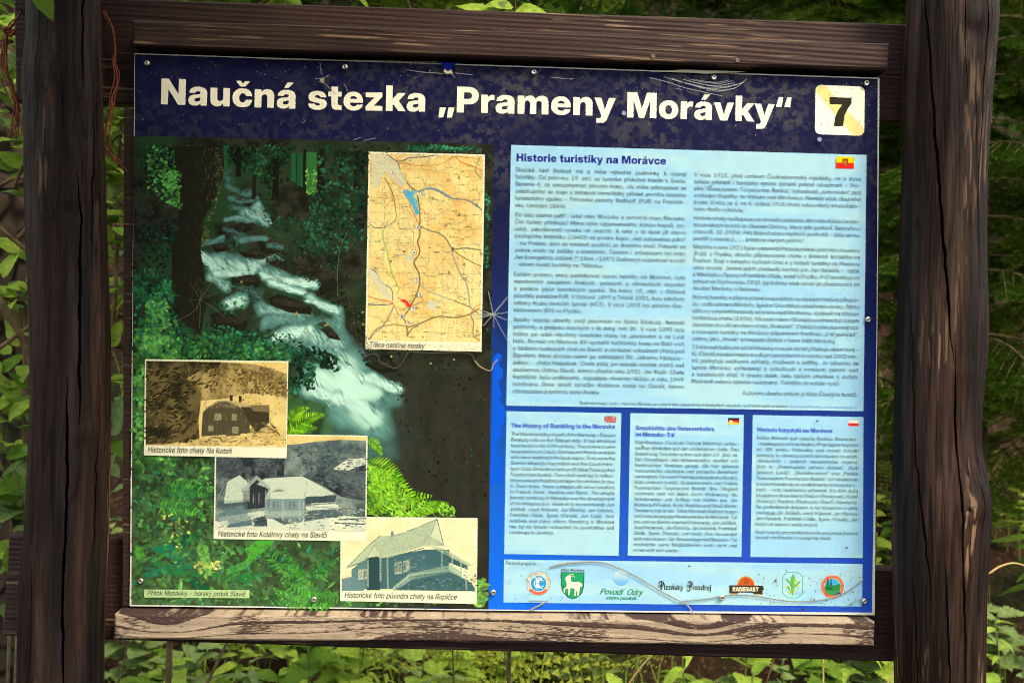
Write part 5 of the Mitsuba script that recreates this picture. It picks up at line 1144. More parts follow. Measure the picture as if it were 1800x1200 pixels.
k.poly('-4214,-2871 -3525,-2863 -3519,-3220 -4208,-3208', C('7d979a'))
k.poly('-3526,-2823 -2974,-2797 -3011,-2936 -3504,-2942', C('3e5257'))
k.poly('-4076,-2909 -3977,-2908 -3975,-3027 -4074,-3028', C('26363c'))
k.poly('-3800,-2906 -3682,-2905 -3680,-3024 -3798,-3025', C('26363c'))
k.poly('-3270,-2820 -3152,-2819 -3150,-2898 -3269,-2900', C('26363c'))
k.poly('-4098,-2751 -3962,-2670 -3862,-2738', C('3b4a4c'))
k.poly('-5012,-3197 -4465,-3112 -4171,-3059 -4170,-3158 -4463,-3230 -4951,-3355', RL)
k.poly('-4210,-3089 -3581,-3062 -3560,-3161 -4169,-3188', C('cad8c6'))
k.poly('-3523,-2982 -2992,-2936 -2891,-3024 -3483,-3061', RL)
k.poly('-3483,-3061 -2970,-3035 -2968,-3174 -3480,-3220', C('4b6166'))
k.poly('-4835,-3235 -4464,-3161 -4412,-3329 -4813,-3373', C('56727a'))
k.poly('-4414,-3190 -4169,-3168 -4166,-3346 -4392,-3349', C('39494f'))
for s in ('-4632,-2520 -4605,-2411 -4556,-2410 -4554,-2539', '-4476,-2478 -4439,-2339 -4390,-2378 -4388,-2477', '-4005,-2472 -4007,-2373 -3898,-2372 -3897,-2471'):
    k.poly(s, C('2b3338'))
for i in range(9):
    a, b = P('-4204,-2901 -4198,-3198'), P('-3535,-2893 -3529,-3200')
    t = i / 8
    k.line(np.array([a[0] + (a[1] - a[0]) * t, b[0] + (b[1] - b[0]) * t]), .0010, C('39525a'), False)
for i in range(9):
    a, b = P('-4896,-2602 -5018,-2881'), P('-4514,-2558 -4528,-2855')
    t = i / 9
    k.line(np.array([a[0] + (b[0] - a[0]) * t, a[1] + (b[1] - a[1]) * t]), .0007, C('93a8a0'), False)
for i in range(8):
    a = P('-4530,-2776 -4157,-2771'), P('-4526,-3013 -4153,-3009')
    t = i / 7
    k.line(np.array([a[0][0] + (a[0][1] - a[0][0]) * t, a[1][0] + (a[1][1] - a[1][0]) * t]), .0009, C('6d7f82'), False)
for s in ('-3899,-2867 -3893,-3224', '-3614,-2864 -3608,-3221', '-4197,-2732 -4168,-3227', '-4386,-3111 -4383,-3309', '-3544,-2903 -3536,-3359'):
    k.line(s, .0024, C('d4ddd0'))
for s in ('-2889,-3144 -2494,-3109', '-2927,-3214 -2473,-3189', '-2986,-3274 -2491,-3288'):
    k.line(s, .0022, C('4b6166'))
def strokes(n, quad, cols, w, h):
    a_, b_, c_, d_ = P(quad)
    for _ in range(n):
        u, t = R.random(), R.random()
        q = (a_ + (b_ - a_) * u) * (1 - t) + (d_ + (c_ - d_) * u) * t
        k.shape(sbox(q[0], q[1], q[0] + R.uniform(.4, 1.3) * w, q[1] + R.uniform(.6, 1.2) * h), C(R.choice(cols)))


strokes(240, '-4200,-2534 -3572,-2487 -3525,-2863 -4214,-2871', ['aebfb2', 'd6e2d0', '98aca4', 'c3d3c0'], .005, .0008)
strokes(90, '-3491,-2605 -3034,-2778 -3290,-2821 -3487,-2823', ['aebfb2', 'd6e2d0', '98aca4'], .005, .0008)
strokes(120, '-4866,-2602 -4514,-2538 -4509,-2855 -4939,-2919', ['aebfb2', 'd6e2d0', '98aca4'], .005, .0008)
strokes(160, '-5013,-3157 -4172,-3009 -4166,-3366 -5009,-3375', ['2c3a40', '8fa6a8', 'c9d6c8', '4b6166'], .004, .0014)
strokes(220, '-3876,-3105 -2476,-2990 -2469,-3387 -3870,-3402', ['39494f', 'a9bab0', 'dce4d0', '6a8084'], .005, .0014)
strokes(420, '-3797,-1974 -2486,-1916 -2468,-2890 -3294,-2602', ['2c3a42', '3c4e56', '54686e', '6c8084'], .004, .0016)
strokes(260, '-5065,-1892 -3895,-2035 -3887,-2471 -5054,-2525', ['1e272e', '2a3840', '3c4c54'], .003, .0016)
for s in ('-4115,-2910 -4113,-3038', '-4017,-2908 -4014,-3037', '-3741,-2905 -3739,-3024', '-4412,-2794 -4409,-2953', '-4314,-2773 -4311,-2951', '-3406,-2941 -2972,-2916', '-3405,-2981 -2932,-2955'):
    k.line(s, .0012, C('e6ece0'))
for s in ('-4866,-2582 -4653,-2461 -4474,-2617', '-4220,-2515 -3572,-2467 -3373,-2563 -2974,-2797', '-4214,-2871 -3525,-2863', '-3526,-2823 -3491,-2565', '-3523,-2982 -2891,-3024'):
    k.line(s, .0011, C('39494f'))
k.put(h2, 'lodge', 15, kind='stuff')
caption(h2, 'Historické foto Kolářovy chaty na Slavíči', '-5016,-3528 -3129,-3529', 0.0098, 14)

# farmhouse-like hut on a bare slope, topmost
h1 = historic('-6310,-480 -3849,-472 -3848,-2158 -6300,-2141', '-6285,-504 -3868,-498 -3861,-1970 -6274,-1968', 'sepia_light', 16, 'brown sepia old picture of a wooden hut on a bare slope, topmost of three')
field(h1, 'far_slope', ['-5880,-561 -4903,-515 -4413,-536 -3869,-686 -3861,-1142 -4109,-1047 -4502,-1033 -4697,-1076 -4892,-1138 -5381,-1185 -5529,-1049'], 18, 'sepia_mid')
k_g = Ink()
field(h1, 'dark_trees', ['-6285,-509 -5001,-507 -5058,-607 -5390,-672 -5583,-793 -5434,-949 -5324,-1046 -5374,-1541 -5349,-1837 -5661,-1891 -5855,-1933 -6264,-1949'], 19, 'sepia_dark')
k = Ink()
SD = [C('2f2a17'), C('3f3820'), C('1f1c10')]
scx = P('-6250,-568 -5020,-547 -5368,-1897 -6226,-1909')
for _ in range(420):
    x = R.uniform(scx[0][0], scx[1][0])
    z = R.uniform(scx[2][1], scx[0][1])
    if x > scx[2][0] - .01 + R.gauss(0, .006) and z < scx[0][1] - 0.03 + R.gauss(0, .008):
        continue
    c = R.choice(SD) if R.random() < 0.86 else C('7d6c3c')
    q = leaf2(R.uniform(.006, .014), .003, math.radians(R.gauss(-160, 25)), 'blade')
    k.add(q + [x, z], [[0, i, i + 1] for i in range(1, len(q) - 1)], c)
for _ in range(160):
    x0, z0 = P('-5144,-747')[0]
    x, z = x0 + R.uniform(0, .12), z0 - R.uniform(-.012, .03)
    q = leaf2(R.uniform(.004, .009), .003, R.uniform(0, 6), 'oval')
    k.add(q + [x, z], [[0, i, i + 1] for i in range(1, len(q) - 1)], C(R.choice(['7a6a3c', '5a4c2a', 'a08c50', '8c7844'])))
HB = C('4e4a36')
k.poly('-5321,-1797 -5299,-1382 -5222,-1301 -5067,-1190 -4891,-1178 -4654,-1293 -4493,-1548 -4490,-1726', HB)
k.poly('-5241,-1322 -5048,-1170 -4892,-1168 -4597,-1213 -4400,-1249 -4497,-1290 -4655,-1273 -4891,-1197 -5047,-1220', C('b6a774'))
k.poly('-4655,-1273 -4400,-1239 -4164,-1256 -4159,-1543 -4372,-1724 -4492,-1568', C('3e3726'))
k.poly('-4498,-1241 -4164,-1236 -4152,-1364 -4437,-1349', C('8c7f58'))
k.poly('-4844,-1078 -4795,-1077 -4793,-1176 -4842,-1177', C('3a3120'))
k.poly('-4687,-1085 -4638,-1085 -4636,-1194 -4685,-1194', C('3a3120'))
for s in ('-5103,-1399 -4985,-1397 -4983,-1515 -5101,-1517', '-4809,-1404 -4721,-1403 -4719,-1511 -4807,-1513', '-4795,-1621 -4688,-1620 -4685,-1739 -4793,-1740', '-5207,-1608 -5119,-1606 -5117,-1705 -5205,-1707'):
    k.poly(s, C('d8cda0'))
    q = P(s)
    k.poly(q.mean(0) + (q - q.mean(0)) * .6, C('28261c'))
for i in range(12):
    a, b = P('-5279,-1381 -4535,-1390'), P('-5292,-1757 -4490,-1706')
    t = i / 11
    k.line(np.array([a[0] + (a[1] - a[0]) * t, b[0] + (b[1] - b[0]) * t]), .0006, C('35321f'), False)
for s in ('-5221,-1885 -5125,-1814 -4997,-1832 -4957,-1891', '-4588,-1727 -4392,-1695', '-4588,-1698 -4432,-1656', '-4346,-1526 -4147,-1642 -3999,-1719'):
    k.line(s, .0018, C('5a4c2a'))
for s in ('-4883,-1652 -4765,-1651 -4636,-1768 -4900,-1791',):
    k.poly(s, C('5d553a'))
strokes(150, '-5299,-1382 -4515,-1370 -4490,-1726 -5311,-1777', ['2c2917', '6b6444', '3c3822', '857b54'], .0012, .005)
strokes(110, '-5222,-1321 -4891,-1178 -4439,-1250 -4654,-1293', ['c9ba84', '9d8d5a', 'd6c890'], .004, .0008)
strokes(200, '-5350,-1817 -3900,-1737 -3896,-1936 -5660,-1960', ['8d7a42', 'c8b068', 'e0cc88', '5f5230'], .005, .0012)
strokes(240, '-4902,-594 -3878,-726 -3871,-1122 -4600,-1035', ['6a5a30', '8d7c46', 'a8945a', '4a3f22'], .004, .003)
strokes(120, '-4493,-1548 -4159,-1523 -3999,-1719 -4469,-1765', ['3a3220', '7d6d42', 'b8a468'], .004, .001)
k.put(h1, 'hut', 20, kind='stuff')
for _ in range(900):
    a_, b_ = P('-6250,-548 -3877,-1915')
    x, z = R.uniform(a_[0], b_[0]), R.uniform(b_[1], a_[1])
    cl = float(meshkit.fbm(np.array([x * 60, z * 60, 2.0]), 3, 6))
    if cl > .52:
        k_g.add(leaf2(R.uniform(.0015, .005), R.uniform(.001, .002), R.uniform(0, 6.3), 'oval') + [x, z], [[0, i, i + 1] for i in range(1, 5)], C(R.choice(['4a3f22', '6f6038', '8f7e4a', 'cbb878'])) * R.uniform(.6, 1.1))
k_g.put(h1, 'brushwood', 19, kind='stuff')
caption(h1, 'Historické foto chaty Na Kotaři', '-6243,-2086 -4797,-2091', 0.0098, 19)

# ---------------------------------------------------------------- the map of the trail
k = Ink().poly('-2527,3205 -494,3206 -492,-250 -2525,-236', C('f0ecd0'))
mp = k.put(board, 'route_map', 4, label='yellow-orange hiking map with numbered stops and a red arrow')
sheet(mp, 'relief', '-2497,3176 -523,3180 -520,-86 -2493,-81', 5, 'relief_print')
MAP = Polygon(P('-2497,3176 -523,3180 -520,-86 -2493,-81'))


class MapInk(Ink):
    def shape(self, g, col):
        return Ink.shape(self, g.intersection(MAP), col)


k = MapInk()
for i in range(1, 8):
    a, b = P(f'-2497,3176 -523,3180'), P(f'-2493,-81 -520,-86')
    t = i / 7.6
    k.line([a[0] + (a[1] - a[0]) * t, b[0] + (b[1] - b[0]) * t], .0004, C('a89b68'), False)
for i in range(1, 13):
    a, b = P(f'-2497,3176 -2493,-81'), P(f'-523,3180 -520,-86')
    t = i / 12.6
    k.line([a[0] + (a[1] - a[0]) * t, b[0] + (b[1] - b[0]) * t], .0004, C('a89b68'), False)
# pale built-up valleys
for s in ('-2477,3156 -2209,3163 -2008,2989 -1844,2694 -1951,2592 -2103,2738 -2244,2884 -2358,2582 -2437,2580', '-2511,1186 -2331,1071 -2209,914 -2066,698 -2124,617 -2286,773 -2448,989', '-1449,630 -1270,614 -1327,433 -1487,510', '-1821,1420 -1681,1383 -1759,1281 -1859,1319'):
    k.poly(s, C('d6d6b4'))
for s in ('-1331,2906 -1309,2787 -1347,2726', '-1087,1515 -985,1397', '-1594,926 -1373,791 -1071,617'):
    k.line(s, .0014, C('c9ccae'))
k.poly('-1930,2533 -1851,2564 -1781,2526 -1633,2560 -1720,2458 -1669,2379 -1647,2220 -1616,2151 -1675,2120 -1757,2298 -1839,2395', C('3fb4dc'))
k.poly('-1722,2518 -1623,2550 -1710,2448 -1689,2339 -1656,2200 -1688,2299 -1740,2437', C('f0dc8c'))
RD = [('-2526,2041 -2445,1904 -2266,1878 -2050,2012 -2033,2172 -2098,2489 -2242,2764', .0011, '5b5a4c'), ('-1603,2540 -1464,2583 -1304,2547 -1083,2433 -804,2399 -622,2304 -521,2226', .0016, '3e5a8c'), ('-1623,2540 -1405,2595 -1164,2491 -1043,2414', .0024, '7aa3c0'),
      ('-2008,3009 -1966,2890 -1843,2674 -1702,2548 -1602,2520', .0018, '6b5a34'), ('-2064,2808 -1983,2711 -1880,2514 -1818,2376 -1776,2237 -1694,2100 -1612,1922', .0014, 'e07a30'), ('-1661,2449 -1617,2201 -1612,1922 -1609,1753 -1647,1652 -1604,1504 -1632,1404 -1700,1283 -1617,1105 -1594,926 -1650,726 -1707,605 -1784,454 -1861,323 -1809,185 -1796,6', .0022, '74602c'),
      ('-1612,1922 -1431,1847 -1271,1810 -1150,1713 -1048,1556 -968,1537 -789,1561 -529,1527', .0020, '6d7c68'), ('-1048,1556 -1025,1416 -942,1219 -860,1061 -778,942 -734,724 -710,524', .0016, '7b93a0'), ('-1027,1516 -846,1400 -664,1304 -524,1247', .0016, '8c7440'),
      ('-2226,1869 -2264,1769 -2180,1492 -2136,1294 -2073,1076 -1991,898 -1949,819 -2008,739', .0018, '9ac24a'), ('-1943,451 -1785,504 -1647,566 -1529,628 -1590,687', .0010, '8a7a52'), ('-1799,145 -1522,250 -1265,354 -966,340 -708,405 -550,508', .0022, '7f7146'),
      ('-708,405 -646,266 -642,27 -521,-51', .0022, 'a38a5a'), ('-708,405 -611,526 -512,588', .0013, 'e07030'), ('-2502,689 -2323,633 -2104,597 -2024,519 -1962,381 -1840,264 -1799,155', .0014, 'd8652c'), ('-2500,550 -2262,535 -2064,558', .0014, '35508c'),
      ('-2043,519 -2119,338 -2235,157 -2352,55 -2469,-86', .0014, '4f648c'), ('-2469,-66 -2334,115 -2058,200 -1819,165', .0014, '8c6a34'), ('-2451,1168 -2351,1090 -2269,933 -2088,817 -2065,618', .0014, '5f6f8c'), ('-1796,6 -1719,127 -1601,189', .0018, '4c4636'),
      ('-2148,3045 -1909,3011 -1610,2979 -1253,3027 -1016,3153 -557,3124', .0012, 'd89a4c'), ('-1016,3153 -895,3056 -715,3001 -554,2925', .0016, 'e8702c'), ('-2209,3163 -2009,3049 -1812,3113 -1534,3140 -1316,3185', .0016, '4a5a84'), ('-1002,639 -710,524 -569,427', .0016, '8c7c44'),
      ('-1594,926 -1452,789 -1212,714 -1002,639', .0013, '98a089'), ('-1784,454 -1667,546 -1548,588', .0011, '8fa2a0'), ('-2078,1374 -1861,1419 -1701,1342', .0013, '8fa2a0'), ('-568,3204 -653,2922 -551,2785', .0011, '54607c')]
for s, w, c in RD:
    k.line(s, w, C(c))
for _ in range(480):                                  # contour wisps and hatched hamlets
    x, z = R.uniform(MAP.bounds[0], MAP.bounds[2]), R.uniform(MAP.bounds[1], MAP.bounds[3])
    a = R.uniform(0, 6.3)
    q = [(x, z)]
    for _ in range(4):
        a += R.gauss(0, 0.6)
        q.append((q[-1][0] + .006 * math.cos(a), q[-1][1] + .006 * math.sin(a)))
    k.line(q, .0005, C(R.choice(['b98a4a', 'c08040', '9aa080', '8d9a86', 'b8803c', 'a8a070'])), False)
for _ in range(120):                                  # unreadably small place names: grey ticks
    x, z = R.uniform(MAP.bounds[0], MAP.bounds[2]), R.uniform(MAP.bounds[1], MAP.bounds[3])
    n = R.randint(3, 6)
    for i in range(n):
        if R.random() < 0.8:
            k.shape(sbox(x + i * .0021, z, x + i * .0021 + .0014, z + R.uniform(.0012, .0022)), C(R.choice(['6d664a', '80785a', '59533c'])))
for _ in range(70):
    x, z = P('-2247,3043')[0]
    x, z = x + R.gauss(0, .012), z + R.gauss(-.004, .016)
    k.shape(sbox(x, z, x + .0018, z + .0012), C(R.choice(['7a766a', '8f8872', 'b0703c'])))
k.put(mp, 'lines', 6, kind='stuff')
k = Ink()
DKm = C('3a3626')
for ch, s in zip('MORKKSOBESKR', ('-2372,1169', '-2117,1294', '-1872,1468', '-1980,1964', '-919,2147', '-1154,1952', '-623,2314', '-1080,1126', '-814,1281', '-528,1467', '-1382,2406', '-940,2785')):
    x, z = P(s)[0]
    write(k, ch, x - .0026, z - .0025, x + .02, z - .0025, .0052, HEAVY if ch == 'x' else LIGHT, DKm, 'left')
for i, s in enumerate(('-2105,2857', '-1582,2491', '-1651,1911', '-1703,1462', '-1654,975', '-1590,727', '-1705,476', '-1901,332', '-1780,225')):
    x, z = P(s)[0]
    k.disc(x, z, .0048, C('6d6a50'))
k.put(mp, 'lettering', 7, kind='stuff')
k = Ink()
for i, s in enumerate(('-2105,2857', '-1582,2491', '-1651,1911', '-1703,1462', '-1654,975', '-1590,727', '-1705,476', '-1901,332', '-1780,225')):
    x, z = P(s)[0]
    k.disc(x, z, .0041, C('f6f2dc'))
k.put(mp, 'stop_marker', 8, kind='stuff')
k = Ink()
for i, s in enumerate(('-2105,2857', '-1582,2491', '-1651,1911', '-1703,1462', '-1654,975', '-1590,727', '-1705,476', '-1901,332', '-1780,225')):
    x, z = P(s)[0]
    write(k, str(i + 1), x - .0017, z - .0024, x + .01, z - .0024, .0050, HEAVY, DKm, 'left')
k.put(mp, 'stop_number', 9, kind='stuff')
Ink().poly('-1946,630 -1857,642 -1797,603 -1766,554 -1737,575 -1745,505 -1845,538 -1806,553 -1856,592', C('f0302c')).put(mp, 'arrow', 9, label='small red curved arrow')
caption(mp, 'Trasa naučné stezky', '-2462,-205 -1494,-213', 0.0098, 6)

# ---------------------------------------------------------------- the pale text boxes
GREY = C('1d2526', 0.75)
NAVY, BLUE = C('1c1a86'), C('1440c0')


def text_panel(outline, label):
    return sheet(board, 'text_panel', outline, 3, 'cyan_print', label=label)


def heading(panel, lines, cap, col):
    k = Ink()
    for t, s in lines:
        (x0, z0), (x1, z1) = P(s)
        write(k, t, x0, z0, x1, z1, cap, HEAVY, col, 'fit')
    k.put(panel, 'heading', 4, kind='stuff')


def body(panel, data, cap):
    k = Ink()
    rows(k, data, cap, GREY)
    k.put(panel, 'lettering', 4, kind='stuff')


p1 = text_panel('-39,3387 6299,3369 6324,-1189 -41,-1188', 'large pale blue box with two columns of Czech text and a yellow-red flag')
heading(p1, [('Historie turistiky na Morávce', '53,3103 2711,3108')], 0.0138, NAVY)
body(p1, ROWS_MAIN, 0.0074)
p2 = text_panel('-35,-1286 1991,-1288 1990,-3805 -34,-3790', 'pale blue box of English text, leftmost of three, with a British flag')
heading(p2, [('The History of Rambling in the Morávka', '51,-1575 1885,-1568')], 0.0082, BLUE)
body(p2, ROWS_EN, 0.0063)
p3 = text_panel('2152,-1287 4175,-1286 4175,-3801 2150,-3800', 'pale blue box of German text, middle of three, with a German flag')
heading(p3, [('Geschichte des Reiseverkehrs', '2247,-1583 3652,-1585'), ('im Morávka-Tal', '2246,-1698 2944,-1698')], 0.0082, BLUE)
body(p3, ROWS_DE, 0.0063)
p4 = text_panel('4334,-1287 6325,-1293 6360,-3800 4336,-3800', 'pale blue box of Polish text, rightmost of three, with a Polish flag')
heading(p4, [('Historia turystyki na Morávce', '4416,-1584 5771,-1585')], 0.0082, BLUE)
body(p4, ROWS_PL, 0.0063)

k = Ink().poly('5731,3270 6044,3252 6047,3105 5728,3108', C('7f9da0'))          # printed drop shadow of the flag
k.put(p1, 'flag_shadow', 4)
k = Ink().poly('5755,3328 6074,3326 6073,3217 5753,3219', C('f8d800')).poly('5753,3219 6073,3217 6069,3116 5752,3118', C('ee2420'))
fk = k.put(p1, 'flag', 5, label='yellow over red flag with a small shield')
k = Ink().poly('5859,3293 5966,3292 5966,3204 5933,3168 5912,3163 5886,3172 5860,3212', C('7a4a20')).poly('5874,3273 5900,3243 5912,3284 5926,3244 5951,3275 5942,3214 5914,3178 5880,3212', C('e07a20'))
k.put(fk, 'shield', 6)
k = Ink().poly('1694,-1344 1901,-1346 1899,-1457 1693,-1454', C('2a3670'))
for s in ('1694,-1344 1899,-1457', '1901,-1346 1693,-1454'):
    k.line(s, .0030, C('dfe3dc'))
for s in ('1796,-1345 1796,-1455', '1694,-1400 1900,-1402'):
    k.line(s, .0044, C('dfe3dc'))
k.put(p2, 'flag', 4, label='British flag')
k = Ink()
for s in ('1705,-1352 1893,-1450', '1891,-1354 1703,-1447'):
    k.line(s, .0010, C('d0464a'))
for s in ('1796,-1345 1796,-1455', '1694,-1400 1900,-1402'):
    k.line(s, .0026, C('d0464a'))
k.put(p2, 'cross', 5)
k = Ink().poly('3894,-1344 4091,-1344 4090,-1384 3894,-1384', C('20201c')).poly('3894,-1384 4090,-1384 4090,-1422 3893,-1422', C('e02a24')).poly('3893,-1422 4090,-1422 4090,-1458 3893,-1457', C('f0c820'))
fk = k.put(p3, 'flag', 4, label='German flag with a scratched pale patch')
Ink().poly('3909,-1414 3938,-1373 3980,-1403 4000,-1428 3949,-1424 3919,-1439', C('efe6cc')).put(fk, 'scratch', 5)
k = Ink().poly('6054,-1352 6239,-1353 6238,-1406 6053,-1406', C('f2eee2')).poly('6053,-1406 6238,-1406 6237,-1459 6052,-1458', C('e63430'))
k.put(p4, 'flag', 4, label='white over red flag')

# ---------------------------------------------------------------- the partners' strip
pp = sheet(board, 'partner_panel', '-33,-3888 6357,-3906 6360,-4662 -29,-4641', 3, 'cyan_print', label='pale blue bottom strip with a row of coloured partner emblems')
k = Ink()
(x0, z0), (x1, z1) = P('-6,-3979 550,-3986')
write(k, 'Partneři projektu:', x0, z0, x1, z1, .0060, LIGHT, GREY * .8, 'fit')
(x0, z0), (x1, z1) = P('973,-4082 1386,-4085')
write(k, 'Obec Morávka', x0, z0, x1, z1, .0046, HEAVY, C('3c4a46'), 'fit')
k.put(pp, 'lettering', 4, kind='stuff')
GN = C('168a58')


def ring(k, cx, cz, r0, r1, col, n=28, a0=0.0, a1=2 * math.pi):
    t = np.linspace(a0, a1, n + 1)
    v = np.r_[np.c_[cx + r0 * np.cos(t), cz + r0 * np.sin(t)], np.c_[cx + r1 * np.cos(t), cz + r1 * np.sin(t)]]
    k.add(v, [[i, i + 1, n + 2 + i] for i in range(n)] + [[i, n + 2 + i, n + 1 + i] for i in range(n)], col)


def round_text(k, text, cx, cz, r, a0, a1, cap, col, font=LIGHT):
    for i, ch in enumerate(text):
        a = a0 + (a1 - a0) * (i + 0.5) / len(text)
        d = np.array([math.sin(a), -math.cos(a)])
        p0 = np.array([cx + r * math.cos(a), cz + r * math.sin(a)]) - d * cap * .35
        if ch != ' ':
            write(k, ch, *p0, *(p0 + d), cap, font, col, 'left')


# hikers' club: ring of letters round a blue monogram
cx, cz = P('581,-4301')[0]
k = Ink()
k.disc(cx, cz, .0212, C('56605e'), 40)
em = k.put(pp, 'round_emblem', 4, label='round emblem with a blue monogram inside a ring of letters')
k = Ink()
k.disc(cx, cz, .0205, C('f0ead8'), 40)
k.put(em, 'ring', 5)
k = Ink()
k.disc(cx, cz, .0138, C('2f9be0'), 36)
ring(k, cx, cz, .0150, .0200, C('f06a58'), 14, math.radians(215), math.radians(325))
round_text(k, 'KLUB ČESKÝCH TURISTŮ', cx, cz, .0157, math.radians(212), math.radians(-32), .0040, C('3a4040'))
k.put(em, 'disc', 6, kind='stuff')
k = Ink()
WH = C('eef4f2')
ring(k, cx - .0012, cz, .0058, .0072, WH, 16, math.radians(50), math.radians(310))
ring(k, cx + .0030, cz, .0058, .0072, WH, 16, math.radians(35), math.radians(325))
for a, b in (((-.004, -.010), (-.004, .010)), ((.0005, -.010), (.0005, .010)), ((-.004, 0), (.0062, .009)), ((-.0035, 0), (.0066, -.009)), ((-.008, .0098), (.0046, .0098))):
    k.line(np.array([a, b]) + [cx, cz], .0013, WH)
k.put(em, 'monogram', 7, kind='stuff')

# municipal coat of arms: white goat on green
k = Ink().poly('969,-4097 1386,-4099 1385,-4349 1352,-4470 1263,-4551 1183,-4571 1102,-4542 1010,-4453 978,-4343', C('0c1a14'))
em = k.put(pp, 'coat_of_arms', 4, label='green shield with a white goat')
k = Ink().poly('980,-4107 1376,-4109 1375,-4349 1342,-4460 1258,-4541 1183,-4561 1107,-4532 1020,-4447 988,-4343', C('1fa46c'))
k.put(em, 'field', 5)
GO = '1065,-4182 1095,-4156 1146,-4171 1156,-4211 1147,-4251 1218,-4270 1288,-4260 1329,-4280 1360,-4319 1340,-4350 1320,-4340 1311,-4390 1293,-4510 1262,-4516 1271,-4440 1251,-4411 1242,-4511 1217,-4511 1220,-4391 1149,-4371 1131,-4502 1101,-4507 1109,-4382 1079,-4387 1049,-4402 1045,-4462 1025,-4462 1029,-4387 1079,-4352 1067,-4252'
k = Ink()
k.shape(Polygon(P(GO)).buffer(.0004), C('20302a'))
k.put(em, 'outline', 6)
k = Ink().poly(GO, C('f6efdc'))
k.line('1095,-4166 1145,-4136 1205,-4130', .0010, C('f6efdc'))
k.line('1106,-4171 1166,-4161 1221,-4185', .0010, C('f6efdc'))
k.line('1061,-4192 1057,-4242', .0012, C('f6efdc'))
k.put(em, 'goat', 7, kind='stuff')

# river board: shaded ball over green script
cx, cz = P('2038,-4193')[0]
k = Ink()
for i in range(24):
    t0, t1 = i / 24, (i + 1) / 24
    z0, z1 = .0138 * (1 - 2 * t0), .0138 * (1 - 2 * t1)
    w0, w1 = math.sqrt(max(0, .0138 ** 2 - z0 * z0)), math.sqrt(max(0, .0138 ** 2 - z1 * z1))
    col = C('d8f0ee') * (1 - t0) ** 1.4 + C('5fb4f0') * (1 - (1 - t0) ** 1.4)
    k.add([[cx - w0, cz + z0], [cx + w0, cz + z0], [cx + w1, cz + z1], [cx - w1, cz + z1]], [[0, 1, 2], [0, 2, 3]], col)
em = k.put(pp, 'blue_ball', 4, label='pale blue shaded ball above green slanted lettering')
k = Ink()
for t, s, c_ in (('Povodí', '1654,-4482 2058,-4489', .0105), ('Odry', '2129,-4489 2412,-4494', .0105), ('státní podnik', '1767,-4569 2312,-4576', .0058)):
    (x0, z0), (x1, z1) = P(s)
    write(k, t, x0, z0, x1, z1, c_, LIGHT, GN, 'fit', slant=.42)
    write(k, t, x0 + .0005, z0, x1 + .0005, z1, c_, LIGHT, GN, 'fit', slant=.42)
k.put(em, 'lettering', 5, kind='stuff')

# brewery word mark with two large ornamental capitals
k = Ink()
DK = C('33392e')
for t, s in (('lzeňský', '2799,-4393 3144,-4399'), ('razdroj', '3311,-4393 3646,-4399')):
    (x0, z0), (x1, z1) = P(s)
    write(k, t, x0, z0, x1, z1, .0100, HEAVY, DK, 'fit')
    cx, cz = x0 - .0045, z0 + .0075
    ring(k, cx, cz + .003, .0034, .0052, DK, 16, math.radians(-100), math.radians(175))
    ring(k, cx - .0034, cz - .0012, .0016, .0030, DK, 12, 0, 6.2832)
    ring(k, cx - .0030, cz - .0078, .0014, .0030, DK, 10, math.radians(150), math.radians(400))
    k.line(np.array([[cx, cz + .006], [cx, cz - .0075]]), .0022, DK)
    k.line(np.array([[cx + .0028, cz + .0065], [cx + .0026, cz - .004]]), .0012, DK)
k.put(pp, 'word_mark', 4, kind='stuff', label='dark blackletter-like word mark')

# brewery badge: dark banner below a half round medallion
k = Ink().poly('4103,-4326 4122,-4225 4181,-4159 4257,-4133 4334,-4158 4407,-4223 4434,-4323', C('cfa040'))
em = k.put(pp, 'beer_badge', 4, label='dark banner under an orange and gold half-round medallion')
k = Ink().poly('4123,-4326 4142,-4235 4197,-4174 4258,-4153 4324,-4173 4392,-4233 4414,-4324', C('e84c24'))
k.poly('4195,-4325 4188,-4245 4212,-4174 4258,-4148 4314,-4173 4341,-4244 4337,-4324', C('8a7a34'))
k.put(em, 'medallion', 5)
k = Ink()
for s in ('4223,-4194 4294,-4193', '4213,-4235 4254,-4234', '4274,-4234 4315,-4234', '4224,-4275 4265,-4254 4306,-4274', '4215,-4310 4317,-4309'):
    k.line(s, .0010, C('3e3618'))
k.poly('3965,-4302 4571,-4307 4564,-4459 4411,-4455 4390,-4430 4135,-4427 4115,-4452 3973,-4448', C('3a3a2c'))
k.put(em, 'banner', 6, kind='stuff')
k = Ink()
(x0, z0), (x1, z1) = P('4023,-4408 4492,-4410')
write(k, 'RADEGAST', x0, z0, x1, z1, .0078, HEAVY, C('f0ead0'), 'fit')
k.line('3973,-4448 4115,-4451', .0012, C('c89038'))
k.line('4411,-4455 4564,-4458', .0012, C('c89038'))
k.put(em, 'lettering', 7, kind='stuff')

